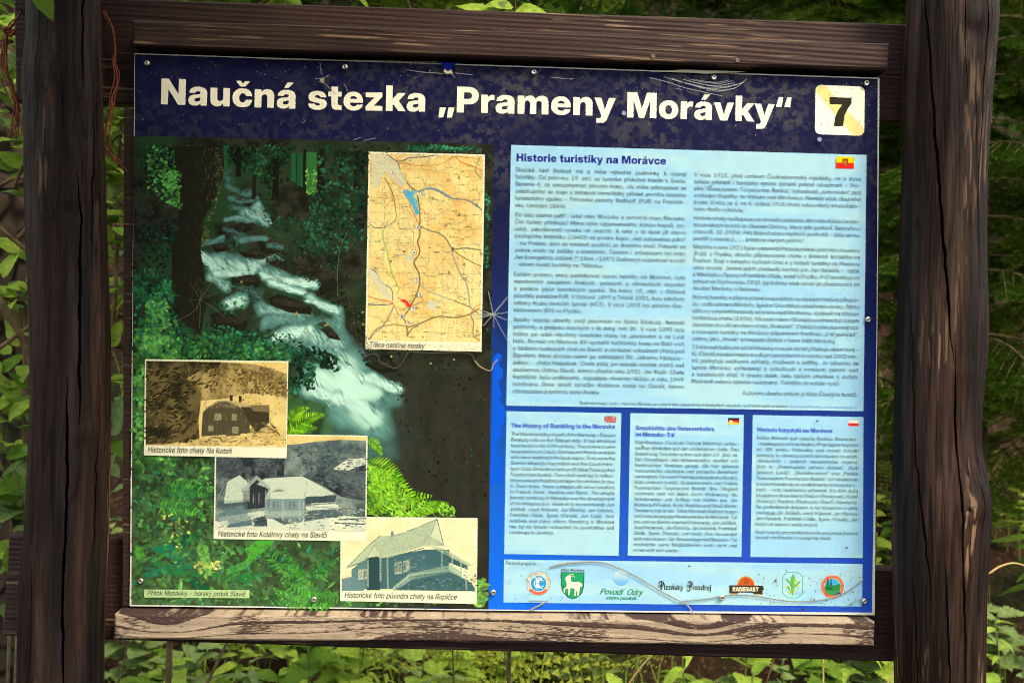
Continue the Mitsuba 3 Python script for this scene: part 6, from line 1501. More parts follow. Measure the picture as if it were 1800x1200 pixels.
# foresters: yellow green sprig in an eight-cornered outline
k = Ink()
OC = P('4996,-4066 5190,-4067 5279,-4144 5279,-4438 5199,-4519 5014,-4518 4926,-4430 4926,-4142')
k.shape(Polygon(OC).buffer(.0008).difference(Polygon(OC).buffer(-.0004)), C('4cb070'))
LG = C('63b85a')
for s in ('5096,-4480 5067,-4318 5069,-4156 5104,-4095 5141,-4156 5134,-4318 5116,-4479', '5082,-4318 5009,-4238 4962,-4178 5029,-4197 5092,-4277', '5123,-4318 5193,-4236 5254,-4205 5204,-4277 5144,-4348', '5084,-4419 5012,-4359 4980,-4319 5052,-4338'):
    k.poly(s, LG)
for s in ('5152,-4216', '5184,-4297', '5021,-4329', '5124,-4378', '5043,-4419'):
    x, z = P(s)[0]
    k.disc(x, z, .0030, C('c8d23c'), 10)
(x0, z0), (x1, z1) = P('5146,-4454 5249,-4455')
write(k, 'LČR', x0, z0, x1, z1, .0034, LIGHT, LG, 'fit')
k.put(pp, 'sprig_emblem', 4, kind='stuff', label='green and yellow sprig in an eight-cornered outline')

# round landscape emblem
cx, cz = P('5820,-4317')[0]
k = Ink()
k.disc(cx, cz, .0206, C('e8714c'), 40)
em = k.put(pp, 'landscape_emblem', 4, label='round orange emblem with green hills, pines and blue berries')
k = Ink()
k.disc(cx, cz, .0152, C('eef0d0'), 36)
round_text(k, '................', cx, cz, .0178, math.radians(220), math.radians(-40), .004, C('f6e8c8'), LIGHT)
k.put(em, 'ring', 5, kind='stuff')
k = Ink()
DISC = Point(cx, cz).buffer(.0146)
k.shape(DISC, C('45b4e0'))
k.put(em, 'sky', 6)
k = Ink()
k.shape(Polygon(P('5645,-4313 5747,-4282 5850,-4291 5932,-4260 5994,-4300 5998,-4513 5649,-4516')).intersection(DISC), C('2a8a4c'))
for x_, y_ in ((1454, 1034), (1460, 1036)):
    for j in range(5):
        a = P(f'5729,-4373')[0] + [(x_ - 1454) * 1e-3, (1036 - y_) * 1e-3 + .004 * j]
        k.poly(np.array([a + [-.004 + .0006 * j, 0], a + [.004 - .0006 * j, 0], a + [0, .0044]]), C('163a2a'))
k.put(em, 'hills', 7, kind='stuff')
k = Ink()
k.shape(Polygon(P('5647,-4414 5770,-4373 5893,-4382 5995,-4351 5998,-4513 5649,-4516')).intersection(DISC), C('3a9a54'))
k.disc(*P('5914,-4412')[0], .0030, C('2b4aa0'), 10)
k.disc(*P('5873,-4433')[0], .0026, C('22357a'), 10)
k.disc(*P('5950,-4437')[0], .0022, C('22357a'), 10)
k.put(em, 'berries', 8, kind='stuff')

# ---------------------------------------------------------------- damage: lifted film, cracks, scratches, fly specks, screws
k = Ink()
BRB = C('0a5ae6')
k.poly('-295,-387 -237,-286 -187,-265 -136,-314 -155,-405 -194,-465 -112,-564 -110,-684 -188,-765 -288,-787', BRB)
k.poly('-288,-787 -188,-765 -124,-1004 -162,-1104 -101,-1183 -59,-1303 -75,-1483 -134,-1584 -101,-1703 -170,-1784 -207,-1944 -165,-2064 -104,-2123 -122,-2263 -78,-2462 -137,-2543 -291,-2585', BRB)
k.put(board, 'lifted_film', 2, kind='stuff', label='bright blue wavy patches where the film has lifted')


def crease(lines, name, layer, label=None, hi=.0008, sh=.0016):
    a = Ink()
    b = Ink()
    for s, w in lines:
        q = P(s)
        a.line(q, hi * w, [0.36, 0.40, 0.40])  # pale line along the crack, its highlight put into the ink
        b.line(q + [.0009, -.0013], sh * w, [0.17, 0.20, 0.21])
    b.put(board, name + '_painted_shadow', layer, kind='stuff')  # shadow beside each crack, painted as an offset dark line
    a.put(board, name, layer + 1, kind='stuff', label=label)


CR = 21
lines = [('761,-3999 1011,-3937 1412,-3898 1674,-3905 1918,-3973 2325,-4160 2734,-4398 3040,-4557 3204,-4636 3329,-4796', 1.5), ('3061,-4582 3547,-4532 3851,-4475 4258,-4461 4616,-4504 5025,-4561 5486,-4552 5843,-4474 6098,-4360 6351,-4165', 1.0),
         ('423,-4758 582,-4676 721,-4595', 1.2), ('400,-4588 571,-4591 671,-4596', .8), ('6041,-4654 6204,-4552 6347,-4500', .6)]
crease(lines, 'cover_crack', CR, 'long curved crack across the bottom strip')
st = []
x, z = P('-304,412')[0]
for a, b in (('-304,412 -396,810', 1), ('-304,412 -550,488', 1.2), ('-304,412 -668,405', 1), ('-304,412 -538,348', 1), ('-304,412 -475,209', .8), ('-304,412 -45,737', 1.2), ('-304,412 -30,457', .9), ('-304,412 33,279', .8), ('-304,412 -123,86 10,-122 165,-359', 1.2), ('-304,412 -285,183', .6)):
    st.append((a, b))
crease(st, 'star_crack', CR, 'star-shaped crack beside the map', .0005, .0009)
k = Ink()
for s, w in (('-5382,564 -5453,691 -5553,827', .0012), ('-5382,564 -5258,754 -5126,994', .0013), ('-5382,564 -5169,657 -4965,760', .0009), ('-5382,564 -5135,420 -4956,275', .0012), ('-5382,564 -5378,337 -5383,80', .0011), ('-5382,564 -5429,434 -5544,314 -5699,232 -5833,111 -5928,-29', .0013), ('-5382,564 -5375,732', .0008), ('-5382,564 -5568,550', .0008)):
    k.line(s, w * .65, C('5c644a'))
for s in ('-2868,1795 -2963,1555 -3017,1275 -3016,679', '-2465,-265 -2050,-198'):
    k.line(s, .0007, C('6a7660'))
k.put(board, 'star_scratch', CR, kind='stuff', label='pale star-shaped scratch on the stream photograph')
k = Ink()
for i, s in enumerate(('2371,4624 2675,4562 2981,4470 3337,4399 3674,4338', '2654,4642 2878,4578 3234,4507 3591,4436 3895,4485 4116,4652', '2775,4625 3030,4542 3387,4471 3742,4491 4056,4590', '2978,4611 3284,4539 3589,4517 3893,4576', '3059,4623 3334,4570 3639,4559 3872,4615', '3131,4575 3437,4513 3691,4500 3955,4557',
                       '3161,4616 3385,4582 3609,4578 3791,4623', '638,4586 809,4571 1051,4567', '2839,4446 2951,4429', '3388,4431 3611,4417 3895,4475', '3102,4524 3387,4451 3611,4457')):
    k.line(s, .0009 if i < 4 else .0006, C('aeb4bc'))
for s in ('-3394,4722 -3361,4524', '-3359,4435 -3468,4452', '-3359,4435 -3223,4518', '-3359,4435 -3279,4348 -3118,4174', '-3418,4394 -3299,4367', '-2963,4357 -2922,4278 -2901,4209', '-1878,4645 -1639,4612 -1241,4594', '-1042,4609 -743,4588', '-1222,4614 -1191,4585 -1112,4607 -1041,4529', '-2788,3397 -2670,3440', '-2610,3392 -2412,3437'):
    k.line(s, .0009, C('9da2a4'))
k.disc(*P('-3349,4425')[0], .004, C('a9a790'), 9)
k.put(board, 'scratch', CR, kind='stuff', label='white curved scratches and nicks in the blue header')
k = Ink().poly('-1305,4801 -1036,4789 -1113,4667 -1172,4635 -1233,4684', C('10209c'))
k.poly('-1233,4684 -1172,4635 -1113,4667 -1082,4608 -1162,4596 -1242,4623', C('cfcaa4'))
k.put(board, 'film_notch', CR, kind='stuff', label='triangular notch broken from the top edge of the cover film')
k = Ink().poly('2369,4730 2976,4732 3382,4723 3992,4764 4094,4773 3992,4780 2975,4782', C('dcdcc0'))
k.line('-4487,4760 -3424,4766 -2634,4783 -1344,4790', .0012, C('8f8c6c'))
k.put(board, 'bare_edge', CR, kind='stuff', label='white bare strip along the top edge')
k = Ink()
for s in ('-2542,-386 -2425,-324 -2306,-342 -2264,-460 -2164,-498 -2044,-556 -1945,-545 -1867,-454 -1790,-313 -1712,-252', '-1712,-272 -1354,-285 -956,-268 -756,-275 -635,-333 -614,-412 -502,-530 -331,-577'):
    k.line(s, .0013, C('5b5346'))
k.line('-604,-412 -492,-520 -331,-577 -283,-467 -215,-386', .0018, C('a59a80'))
k.put(board, 'film_tide_mark', CR, kind='stuff', label='wavy tide mark of the lifting film below the map')

k = Ink()
SPk = [C('3a2418'), C('2a2620'), C('5a3a28')]
ZONES = [('5074,1342 6252,1367 6206,-53 5099,-72', 60, .0012), ('4454,-4020 6339,-4054 6329,-4632 4465,-4606', 90, .0016), ('9,-3961 1112,-3971 1123,-4612 20,-4601', 26, .0014), ('-19,3238 6220,3190 6245,-1116 8,-1112', 130, .0008), ('-38,-1362 6250,-1370 6292,-3750 5,-3761', 70, .0009),
         ('5426,4537 6196,4528 6209,3778 5440,3778', 22, .0014), ('-2051,-158 -559,-132 -557,-232 -2050,-238', 40, .0012), ('-6557,4701 6347,4714 6367,3600 -6536,3469', 90, .0010), ('-2303,2882 -613,2923 -560,-72 -2250,-102', 40, .0011)]
for s, n, r in ZONES:
    q = P(s)
    x0, x1, z0, z1 = q[:, 0].min(), q[:, 0].max(), q[:, 1].min(), q[:, 1].max()
    for i in range(n):
        x, z = R.uniform(x0, x1), R.uniform(z0, z1)
        a = leaf2(r * R.uniform(.8, 2.4), r * R.uniform(.7, 1.4), R.uniform(0, 6.3), 'oval')
        k.add(a + [x, z], [[0, j, j + 1] for j in range(1, 5)], R.choice(SPk))
for s, r in (('4789,-4179', .0030), ('3253,-3981', .0026), ('5274,-4731', .0034), ('6044,-3631', .0028), ('5501,-1371', .0030), ('5455,-4547', .0030), ('4913,-4542', .0026), ('3479,2730', .0030), ('2385,-1879', .0026), ('-1027,1516', .0034)):
    x, z = P(s)[0]
    k.add(leaf2(r * 1.6, r, R.uniform(0, 6), 'lobe') + [x, z], [[0, j, j + 1] for j in range(1, 10)], C('4a2a1c'))
k.put(board, 'fly_speck', CR, kind='stuff', label='small brown fly specks and dirt spots')
k = Ink()
for _ in range(260):
    q = P('-6557,4701 6347,4714 6367,3600 -6536,3469')
    x, z = R.uniform(q[0, 0], q[1, 0]), R.uniform(q[2, 1], q[0, 1])
    k.disc(x, z, R.uniform(.0003, .0009), C(R.choice(['c8ccc4', 'a8a488', '9aa0a8'])), 6)
for s in ('5432,3616', '1937,3989'):
    k.disc(*P(s)[0], .0042, C('8e9cc0'), 9)
k.put(board, 'chip', CR, kind='stuff', label='tiny pale chips in the film')

head = trimesh.creation.revolve([[0.0, -.0006], [.0014, -.0006], [.0016, .0014], [.0030, .0018], [.0046, .0008], [.0052, -.0010], [.0052, -.0022]], sections=18)
hole = trimesh.creation.revolve([[0.0, -.0002], [.0016, -.0002], [.0016, .0008]], sections=6)
SC = '-6362,4628 -2958,4660 336,4663 3521,4656 6256,4631 6361,441 -6310,-4306 -3327,-4602 -213,-4453 3826,-4515 6379,-4555'
for x, z in P(SC):
    m = trimesh.transformations.translation_matrix([x, -CR * SHEET - .0016, z]) @ rot([1, 0, 0], 90 + R.uniform(-5, 5)) @ rot([0, 1, 0], R.uniform(-6, 6)) @ rot([0, 0, 1], R.uniform(0, 90))
    key = part(board, 'screw', head.copy().apply_transform(m), 'steel', smooth=35)
    part(key, 'socket', hole.copy().apply_transform(m), 'socket_dark')

# ---------------------------------------------------------------- the wooden frame that carries the board
stand = thing('wooden_frame', 'dark brown stained frame of two round posts with planks and rails across', 'wooden frame')
POST_Y = -0.045


def post_body(left, right, seed, knots):
    L, Rr = P(left), P(right)
    L, Rr = L[np.argsort(L[:, 1])], Rr[np.argsort(Rr[:, 1])]
    zs = np.r_[GROUND - 0.15, -1.2, -0.9, np.linspace(-0.70, 0.70, 150), 0.80, 1.0, 1.02]
    l, r_ = np.interp(zs, L[:, 1], L[:, 0]), np.interp(zs, Rr[:, 1], Rr[:, 0])
    lean = (l[-4] + r_[-4] - l[3] - r_[3]) / 2 / (zs[-4] - zs[3])
    for i in (0, 1, 2):
        l[i] += lean * (zs[i] - zs[3])
        r_[i] += lean * (zs[i] - zs[3])
    ker = np.ones(5) / 5
    cx, rad = (l + r_) / 2, (r_ - l) / 2
    rad[4:-4] = np.convolve(rad, ker, 'same')[4:-4]
    cx[4:-4] = np.convolve(cx, ker, 'same')[4:-4]
    rad[-1] *= 0.82
    n = 96
    th = np.arange(n) * 2 * np.pi / n
    v = []
    for c, q, z in zip(cx, rad, zs):
        d = 1 + 0.030 * (meshkit.fbm(np.c_[np.cos(th) * 1.6 + seed, np.sin(th) * 1.6, np.full(n, z * 1.1)], 3) - 0.5) * np.clip(-np.cos(th), 0, 1)
        d = d + 0.010 * (meshkit.noise(np.c_[np.cos(th) * 9 + seed, np.sin(th) * 9, np.full(n, z * 2.5)]) - 0.5)
        for kx, kz, a, s in knots:
            dd = ((c + q * np.sin(th) - kx) / s) ** 2 + ((z - kz) / s) ** 2
            d = d + np.where(np.cos(th) > 0, a * np.exp(-dd), 0)
        v.append(np.c_[c + q * d * np.sin(th), POST_Y - q * d * np.cos(th), np.full(n, z)])
    m = len(zs)
    v = np.vstack(v + [[[cx[0], POST_Y, zs[0]], [cx[-1], POST_Y, zs[-1] + .002]]])
    f = []
    for i in range(m - 1):
        for j in range(n):
            a, b = i * n + j, i * n + (j + 1) % n
            f += [[a, b, b + n], [a, b + n, a + n]]
    for j in range(n):
        f += [[m * n, (j + 1) % n, j], [m * n + 1, (m - 1) * n + j, (m - 1) * n + (j + 1) % n]]
    body = m3.Manifold(m3.Mesh(np.asarray(v, np.float32), np.asarray(f, np.uint32)))
    if body.volume() < 0:
        body = m3.Manifold(m3.Mesh(np.asarray(v, np.float32), np.asarray(f, np.uint32)[:, ::-1].copy()))
    return body, (lambda z: np.interp(z, zs, cx)), (lambda z: np.interp(z, zs, rad))


def carve(body, cxf, rf, cracks):
    cut = []
    for s, w, depth in cracks:
        q = P(s)
        q = q[np.argsort(q[:, 1])]
        zz = np.linspace(q[0, 1], q[-1, 1], max(6, int((q[-1, 1] - q[0, 1]) / .018)))
        xx = np.interp(zz, q[:, 1], q[:, 0]) + np.array([R.gauss(0, .0006) for _ in zz])
        tri = []
        for i, (x, z) in enumerate(zip(xx, zz)):
            e = min(1.0, 0.25 + 4 * min(i, len(zz) - 1 - i) / len(zz))
            c, r = cxf(z), rf(z)
            th = math.asin(np.clip((x - c) / r, -.97, .97))
            n, t = np.array([math.sin(th), -math.cos(th), 0]), np.array([math.cos(th), math.sin(th), 0])
            s0 = np.array([c, POST_Y, z]) + n * r
            ww = w * e * R.uniform(.8, 1.2)
            tri.append([s0 + n * .012 + t * ww * 1.35, s0 + n * .012 - t * ww * 1.35, s0 - n * depth * e])
        cut += [m3.Manifold.hull_points(np.array(a + b, np.float32)) for a, b in zip(tri[:-1], tri[1:])]
    return body - m3.Manifold.batch_boolean(cut, m3.OpType.Add)


KN = lambda s, a, w: (*P(s)[0], a, w)
left_body, lc, lr = post_body('-8257,6120 -8246,5545 -8236,4970 -8265,4489 -8298,4201 -8275,3962 -8236,3339 -8224,2669 -8161,1232 -8095,178 -8052,-1164 -8073,-2123 -8094,-3083 -8137,-3850 -8179,-4090 -8189,-4618 -8184,-5959 -8169,-6822',
                              '-7086,6158 -7066,5581 -7030,4621 -6994,3660 -6939,2700 -6866,1259 -6793,-183 -6766,-1721 -6761,-3068 -6772,-3549 -6802,-4511 -6817,-5280 -6789,-6818', 3.0,
                              [KN('-7641,4268', .05, .034), KN('-7179,3910', .05, .016), KN('-7299,1923', -.05, .010), KN('-6998,-1689', .05, .014), KN('-7726,-3811', .04, .03)])
left_body = carve(left_body, lc, lr, [('-7215,5931 -7189,5005 -7162,3985', .0020, .03), ('-7031,3803 -7019,2597 -6987,1855 -6972,1021', .0018, .025), ('-7210,2592 -7157,2176 -7125,1899 -7119,1018 -7097,-188 -7082,-1022 -7081,-1597', .0026, .035),
                                      ('-7261,-747 -7260,-1303 -7238,-2045 -7230,-2972 -7251,-3899 -7252,-4826 -7229,-6124', .0024, .035), ('-6881,-555 -6834,-1111 -6837,-1483 -6860,-2225 -6856,-2968 -6896,-3803 -6911,-3989', .0018, .02), ('-7795,-3534 -7774,-4182 -7783,-5756', .0014, .015), ('-7436,3977 -7412,3144', .0010, .01)])
part(stand, 'post', left_body, 'post_wood', smooth=28, label='darker round post on the left, tied with red-brown twine')

right_body, rc, rr = post_body('6870,6605 6860,6010 6817,5017 6795,4025 6813,3034 6788,1050 6765,58 6743,-1528 6744,-2717 6756,-3411 6803,-4897 6841,-5888 6867,-6780',
                               '8315,6652 8346,6056 8380,5858 8364,5608 8333,5060 8260,4063 8217,3068 8218,1874 8252,1079 8283,483 8282,-14 8215,-811 8177,-1507 8202,-1805 8290,-2202 8368,-2549 8386,-2996 8341,-3892 8331,-4489 8336,-5881 8352,-6775', 8.0,
                               [KN('7660,5257', -.05, .014), KN('7792,5549', .05, .03), KN('7754,-2755', .07, .020), KN('7696,-2775', -.10, .008), KN('7918,-2609', .04, .03), KN('7684,-453', .03, .02)])
right_body = carve(right_body, rc, rr, [('6947,6386 6970,5620 7016,4663 7082,3706 7145,2941 7222,1888 7296,1027 7352,69 7418,-313', .0025, .035), ('7483,6403 7497,5636 7494,5252 7545,4582 7573,4103', .0012, .012), ('7864,6415 7876,5743 7912,5360 7879,4495 7867,3534 7822,2765 7867,1326', .0017, .02),
                                        ('7430,70 7451,-1080 7518,-2134 7556,-2613 7576,-3189 7657,-4435 7745,-6065', .0022, .03), ('6805,1209 6855,60 6876,-1089 6899,-1855 6961,-2620 7043,-3386 7135,-4151 7180,-4486', .0020, .025), ('7849,-2034 7957,-2609 7989,-3280', .0012, .012),
                                        ('6896,-3866 6950,-4728 7023,-6068', .0016, .02), ('7320,-3575 7372,-4341 7471,-6066', .0017, .02), ('7714,4394 7771,3436 7799,2957', .0010, .01)])
part(stand, 'post', right_body, 'post_wood', smooth=28, label='round post on the right with a long vertical crack and knots')


def beam(outline, y0, y1, ch, bsdf, name, label, rough=0.0012):
    """a plank: its outline with chamfered edges between the depths y0 (front) and y1"""
    g = Polygon(P(outline))
    inn = np.array(g.buffer(-ch, join_style=2).exterior.coords)[:-1]
    out = np.array(g.exterior.coords)[:-1]
    pts = [np.c_[inn[:, 0], np.full(len(inn), y0), inn[:, 1]], np.c_[out[:, 0], np.full(len(out), y0 + ch), out[:, 1]],
           np.c_[out[:, 0], np.full(len(out), y1 - ch), out[:, 1]], np.c_[inn[:, 0], np.full(len(inn), y1), inn[:, 1]]]
    m = m3.Manifold.hull_points(np.vstack(pts).astype(np.float32)).refine_to_length(0.035)
    mm = m.to_mesh()
    v = np.array(mm.vert_properties[:, :3], float)
    d = meshkit.noise(np.c_[v[:, 0] * 5, v[:, 1] * 40, v[:, 2] * 40], 5) - 0.5
    v[:, 2] += d * 2 * rough
    return part(stand, name, tm(v, mm.tri_verts), bsdf, smooth=20, label=label)


beam('-8790,5841 8728,5804 8728,4045 -8728,3989', 0.030, 0.066, .0025, 'stained_plank', 'plank', 'wide dark plank across the top, behind the posts')
beam('-8702,-3585 8399,-4098 8429,-5762 -2880,-5532 -4881,-5383 -8788,-5369', 0.030, 0.066, .0025, 'stained_plank', 'plank', 'wide dark plank across the bottom, behind the posts')
tr = beam('-6562,5318 6589,5293 6576,4841 -6554,4876', -0.025, 0.0295, .0030, 'stained_plank', 'rail', 'dark narrow rail above the printed sheet')
br = beam('-6658,-4808 6468,-4850 6465,-5274 -6660,-5229', -0.035, 0.0295, .0030, 'weathered_rail', 'rail', 'weathered rail below the printed sheet with bare pale swirling grain', rough=.0012)
nail = trimesh.creation.revolve([[0, .0006], [.0012, .0006], [.0016, .0016], [.0034, .0016], [.0040, 0.0], [.0040, -.004]], sections=14)
for x, z in P('2403,4947 3886,4920'):
    part(tr, 'nail', nail.copy().apply_transform(trimesh.transformations.translation_matrix([x, -.0255, z]) @ rot([1, 0, 0], 90)), 'rust', smooth=35)

# twine knotted round the left post
TW = thing('twine', 'frayed red-brown string knotted round the top of the left post', 'string')


def strand(s, y, r=.0011, n=3, spread=.004, name='strand'):
    q, d = Pr(s) if s.split()[0].count(',') > 1 else (P(s), None)
    ms = []
    for i in range(n):
        off = np.cumsum([[R.gauss(0, 1), R.gauss(0, 1), 0] for _ in q], 0) * spread / 2.2
        off = off - off[0] * 0.5
        p = np.c_[q[:, 0], np.interp(np.linspace(0, 1, len(q)), np.linspace(0, 1, len(y)), y), q[:, 1]] + off * [1, .6, 0]
        p = smooth_path(p, 7 * len(q))
        ms.append(tube(p, r * R.uniform(.7, 1.2), 6))
    return part(TW, name, cat(ms), 'twine_fibre', smooth=True, kind='stuff')


strand('-6967,4024 -6945,3888 -6990,3712 -7022,3321 -7038,3126 -6891,2974 -6599,2776', [-.005, 0, .01], .0011, 2)
strand('-7138,5520 -7049,5387 -6979,5223 -6935,4932 -6950,4688 -6917,4474 -6914,4299 -6968,4054 -6990,3712 -7031,3321 -6951,3109 -6833,2965 -6696,2842 -6559,2670 -6535,2436', [.0, .012, .012, 0, .005, .02], .0013, 3, .0035)
strand('-8301,5290 -8385,5220 -8478,5121 -8571,5011', [-.06, -.05, -.045], .0014, 3)
strand('-8571,4983 -8624,4807 -8649,4565 -8606,4325 -8518,4134 -8457,3942 -8416,3750 -8450,3556 -8466,3343 -8473,3227', [-.045, -.04, -.04], .0013, 4, .005)
strand('-8571,4983 -8594,4711 -8589,4422 -8537,4182 -8468,3990 -8406,3750 -8365,3539 -8331,3269', [-.045, -.03, -.04], .0012, 3, .004)
kp = P('-8514,4984 -8476,5024 -8419,4987 -8475,4937 -8551,4944 -8590,5001 -8553,5041 -8495,5004 -8447,4948 -8418,4968')
part(TW, 'knot', tube(smooth_path(np.c_[kp[:, 0], -.05 + .006 * np.sin(np.arange(len(kp)) * 2.0), kp[:, 1]], 60), .0030, 7), 'twine_fibre', smooth=True)
a = P('-8301,5290 -7104,5491')
t = np.linspace(0, 1, 14)
part(TW, 'loop', cat([tube(np.c_[a[0, 0] + (a[1, 0] - a[0, 0]) * t, np.interp(t, [0, .12, .5, .88, 1], [-.06, .068, .070, .068, .0]), a[0, 1] + (a[1, 1] - a[0, 1]) * t + k_ * .004], .0014, 6) for k_ in (0, 1)]), 'twine_fibre', smooth=True, kind='stuff')

# ---------------------------------------------------------------- the forest behind
def hill(x, y):
    x, y = np.asarray(x, float), np.asarray(y, float)
    s = np.clip(y - 1.0, 0, None)
    h = GROUND + 0.50 * s - 0.10 * s * np.exp(-s / 2.0) - 0.05 * np.clip(s - 14, 0, None)
    h = h + np.where(y < 0.6, -0.02 * np.clip(-y, 0, 3), 0)
    q = np.stack([x * 0.9, y * 0.9, x * 0], -1)
    near = np.exp(-np.hypot(x, y - 3) / 12)
    return h + (meshkit.fbm(q, 4, 3) - 0.5) * 0.30 * near + (meshkit.fbm(q * 5, 3, 9) - 0.5) * 0.10 * near


def axis(lo, hi, fine_lo, fine_hi, step):
    a = list(np.arange(fine_lo, fine_hi, step))
    w = step
    x = fine_hi
    while x < hi:
        a.append(x)
        w *= 1.25
        x += w
    a.append(hi)
    w, x = step, fine_lo
    while x > lo:
        w *= 1.25
        x -= w
        a.insert(0, max(x, lo))
    return np.array(sorted(set(np.round(a, 4))))


gx, gy = axis(-90, 90, -4, 4, 0.07), axis(-90, 90, 0, 7, 0.07)
X, Y = np.meshgrid(gx, gy, indexing='ij')
Z = hill(X, Y)
nx, ny = len(gx), len(gy)
idx = np.arange(nx * ny).reshape(nx, ny)
q = np.stack([idx[:-1, :-1], idx[1:, :-1], idx[1:, 1:], idx[:-1, 1:]], -1).reshape(-1, 4)


def litter(p, n, uv):
    a = fbm(p.x * 2.4, p.y * 2.4, p.z * 2.4, octaves=4)
    b = fbm(p.x * 38, p.y * 38, p.z * 38, octaves=3)
    c = mix([0.006, 0.0035, 0.0022], [0.034, 0.0155, 0.0085], b)
    c = mix(c, [0.055, 0.031, 0.017], smoothstep(0.60, 0.72, fbm(p.x * 60, p.y * 90, p.z * 60, octaves=2)))
    return mix(c, [0.014, 0.022, 0.006], smoothstep(0.55, 0.68, a) * 0.6)


mat('litter', proc(litter), rough=0.95, spec=0.15, bump=proc(lambda p, n, uv: fbm(p.x * 40, p.y * 40, p.z * 40, octaves=3), eps=4e-3), bscale=0.02)
part(None, 'ground', tm(np.c_[X.ravel(), Y.ravel(), Z.ravel()], np.vstack([q[:, [0, 1, 2]], q[:, [0, 2, 3]]])), 'litter', smooth=True)
labels['ground'] = {'kind': 'structure', 'label': 'brown leaf and needle litter of the rising forest floor'}


def bark(lo, hi, moss):
    def fn(p, n, uv):
        w = fbm(p.x * 8, p.y * 8, p.z * 3)
        c1, c2, _ = voronoi((p.x - p.y) * 34 + w * 2, p.z * 13 + w * 2)
        c = mix(lo, hi, smoothstep(0.02, 0.32, c2 - c1) * (0.45 + 0.7 * fbm(p.x * 70, p.y * 70, p.z * 40)))
        return mix(c, moss, smoothstep(0.52, 0.66, fbm(p.x * 5, p.y * 5, p.z * 4 + 2)) * 0.6)
    return proc(fn)


def bark_relief(p, n, uv):
    w = fbm(p.x * 8, p.y * 8, p.z * 3)
    c1, c2, _ = voronoi((p.x - p.y) * 34 + w * 2, p.z * 13 + w * 2)
    return smoothstep(0.02, 0.35, c2 - c1) + 0.4 * fbm(p.x * 90, p.y * 90, p.z * 60)


mat('grey_bark', bark([0.008, 0.0055, 0.004], [0.066, 0.047, 0.033], [0.035, 0.034, 0.018]), rough=0.9, spec=0.15, bump=proc(bark_relief, eps=1.5e-3), bscale=0.008)
mat('dark_bark', bark([0.012, 0.008, 0.006], [0.060, 0.036, 0.026], [0.03, 0.03, 0.015]), rough=0.9, spec=0.15)
mat('twig_bark', proc(lambda p, n, uv: mix([0.06, 0.035, 0.018], [0.22, 0.16, 0.085], fbm(p.x * 60, p.y * 60, p.z * 60))), rough=0.8, spec=0.2)
mat('green_stem', (0.10, 0.14, 0.035), rough=0.6)
mat('straw', (0.52, 0.38, 0.16), rough=0.6)


def leaf_mat(key, a, b, rough=0.45, trans=0.75):
    def fn(p, n, uv):
        return mix(a, b, fbm(p.x * 13, p.y * 13, p.z * 13)) * (0.75 + 0.5 * noise(p.x * 120, p.y * 120, p.z * 120))
    scene[key] = {'type': 'principledthin', 'base_color': proc(fn), 'roughness': rough, 'diff_trans': trans, 'eta': 1.4}
    return key


leaf_mat('leaf_green', [0.085, 0.180, 0.022], [0.190, 0.310, 0.046])
leaf_mat('leaf_light', [0.200, 0.340, 0.040], [0.390, 0.510, 0.090])
leaf_mat('leaf_grey', [0.130, 0.220, 0.075], [0.260, 0.350, 0.130])
leaf_mat('fern_green', [0.210, 0.290, 0.028], [0.430, 0.470, 0.080])
leaf_mat('needle_dark', [0.020, 0.055, 0.008], [0.055, 0.110, 0.018], trans=0.3)
leaf_mat('needle_fresh', [0.028, 0.078, 0.008], [0.090, 0.165, 0.018], trans=0.4)
leaf_mat('needle_light', [0.055, 0.110, 0.012], [0.160, 0.235, 0.030], trans=0.4)
leaf_mat('leaf_yellow', [0.350, 0.330, 0.030], [0.480, 0.400, 0.050])


def leaf3(L=1.0, W=0.55, n=8, teeth=0, fold=0.22, droop=0.30, tip=1.5, base=0.7, twist=0.0, wave=0.03, seed=0):
    """a leaf along +y from the origin, upper side +z, folded along its midrib, drooping; teeth: saw-toothed edge"""
    rr_ = random.Random(seed)
    ys = np.linspace(0, 1, n * (2 if teeth else 1) + 1)
    w = W / 2 * np.sin(np.pi * ys ** base) ** 0.85 * (1 - ys ** 6 * 0.3)
    w = w / max(w.max(), 1e-9) * W / 2
    w[0], w[-1] = .012, 0.0
    rows_, f = [], []
    for i, (y, h) in enumerate(zip(ys, w)):
        if teeth and 0 < i < len(ys) - 1:
            h = h * (1.0 + (.10 if i % 2 else -.10) * teeth)
        z = -droop * y * y
        e = fold * h + wave * rr_.uniform(-1, 1)
        e2 = fold * h + wave * rr_.uniform(-1, 1)
        sk = .03 if (teeth and i % 2) else 0
        rows_.append([[-h, y + sk, z + e], [-h / 2, y, z + e * .45], [0, y, z], [h / 2, y, z + e2 * .45], [h, y + sk, z + e2]])
    v = np.array(rows_).reshape(-1, 3)
    if twist:
        a = twist * v[:, 1]
        v = np.c_[v[:, 0] * np.cos(a) - v[:, 2] * np.sin(a), v[:, 1], v[:, 0] * np.sin(a) + v[:, 2] * np.cos(a)]
    for i in range(len(ys) - 1):
        for j in range(4):
            a = i * 5 + j
            f += [[a, a + 1, a + 6], [a, a + 6, a + 5]]
    return tm(v * L, f)


def join(ms):
    return cat(ms) if len(ms) > 1 else ms[0]


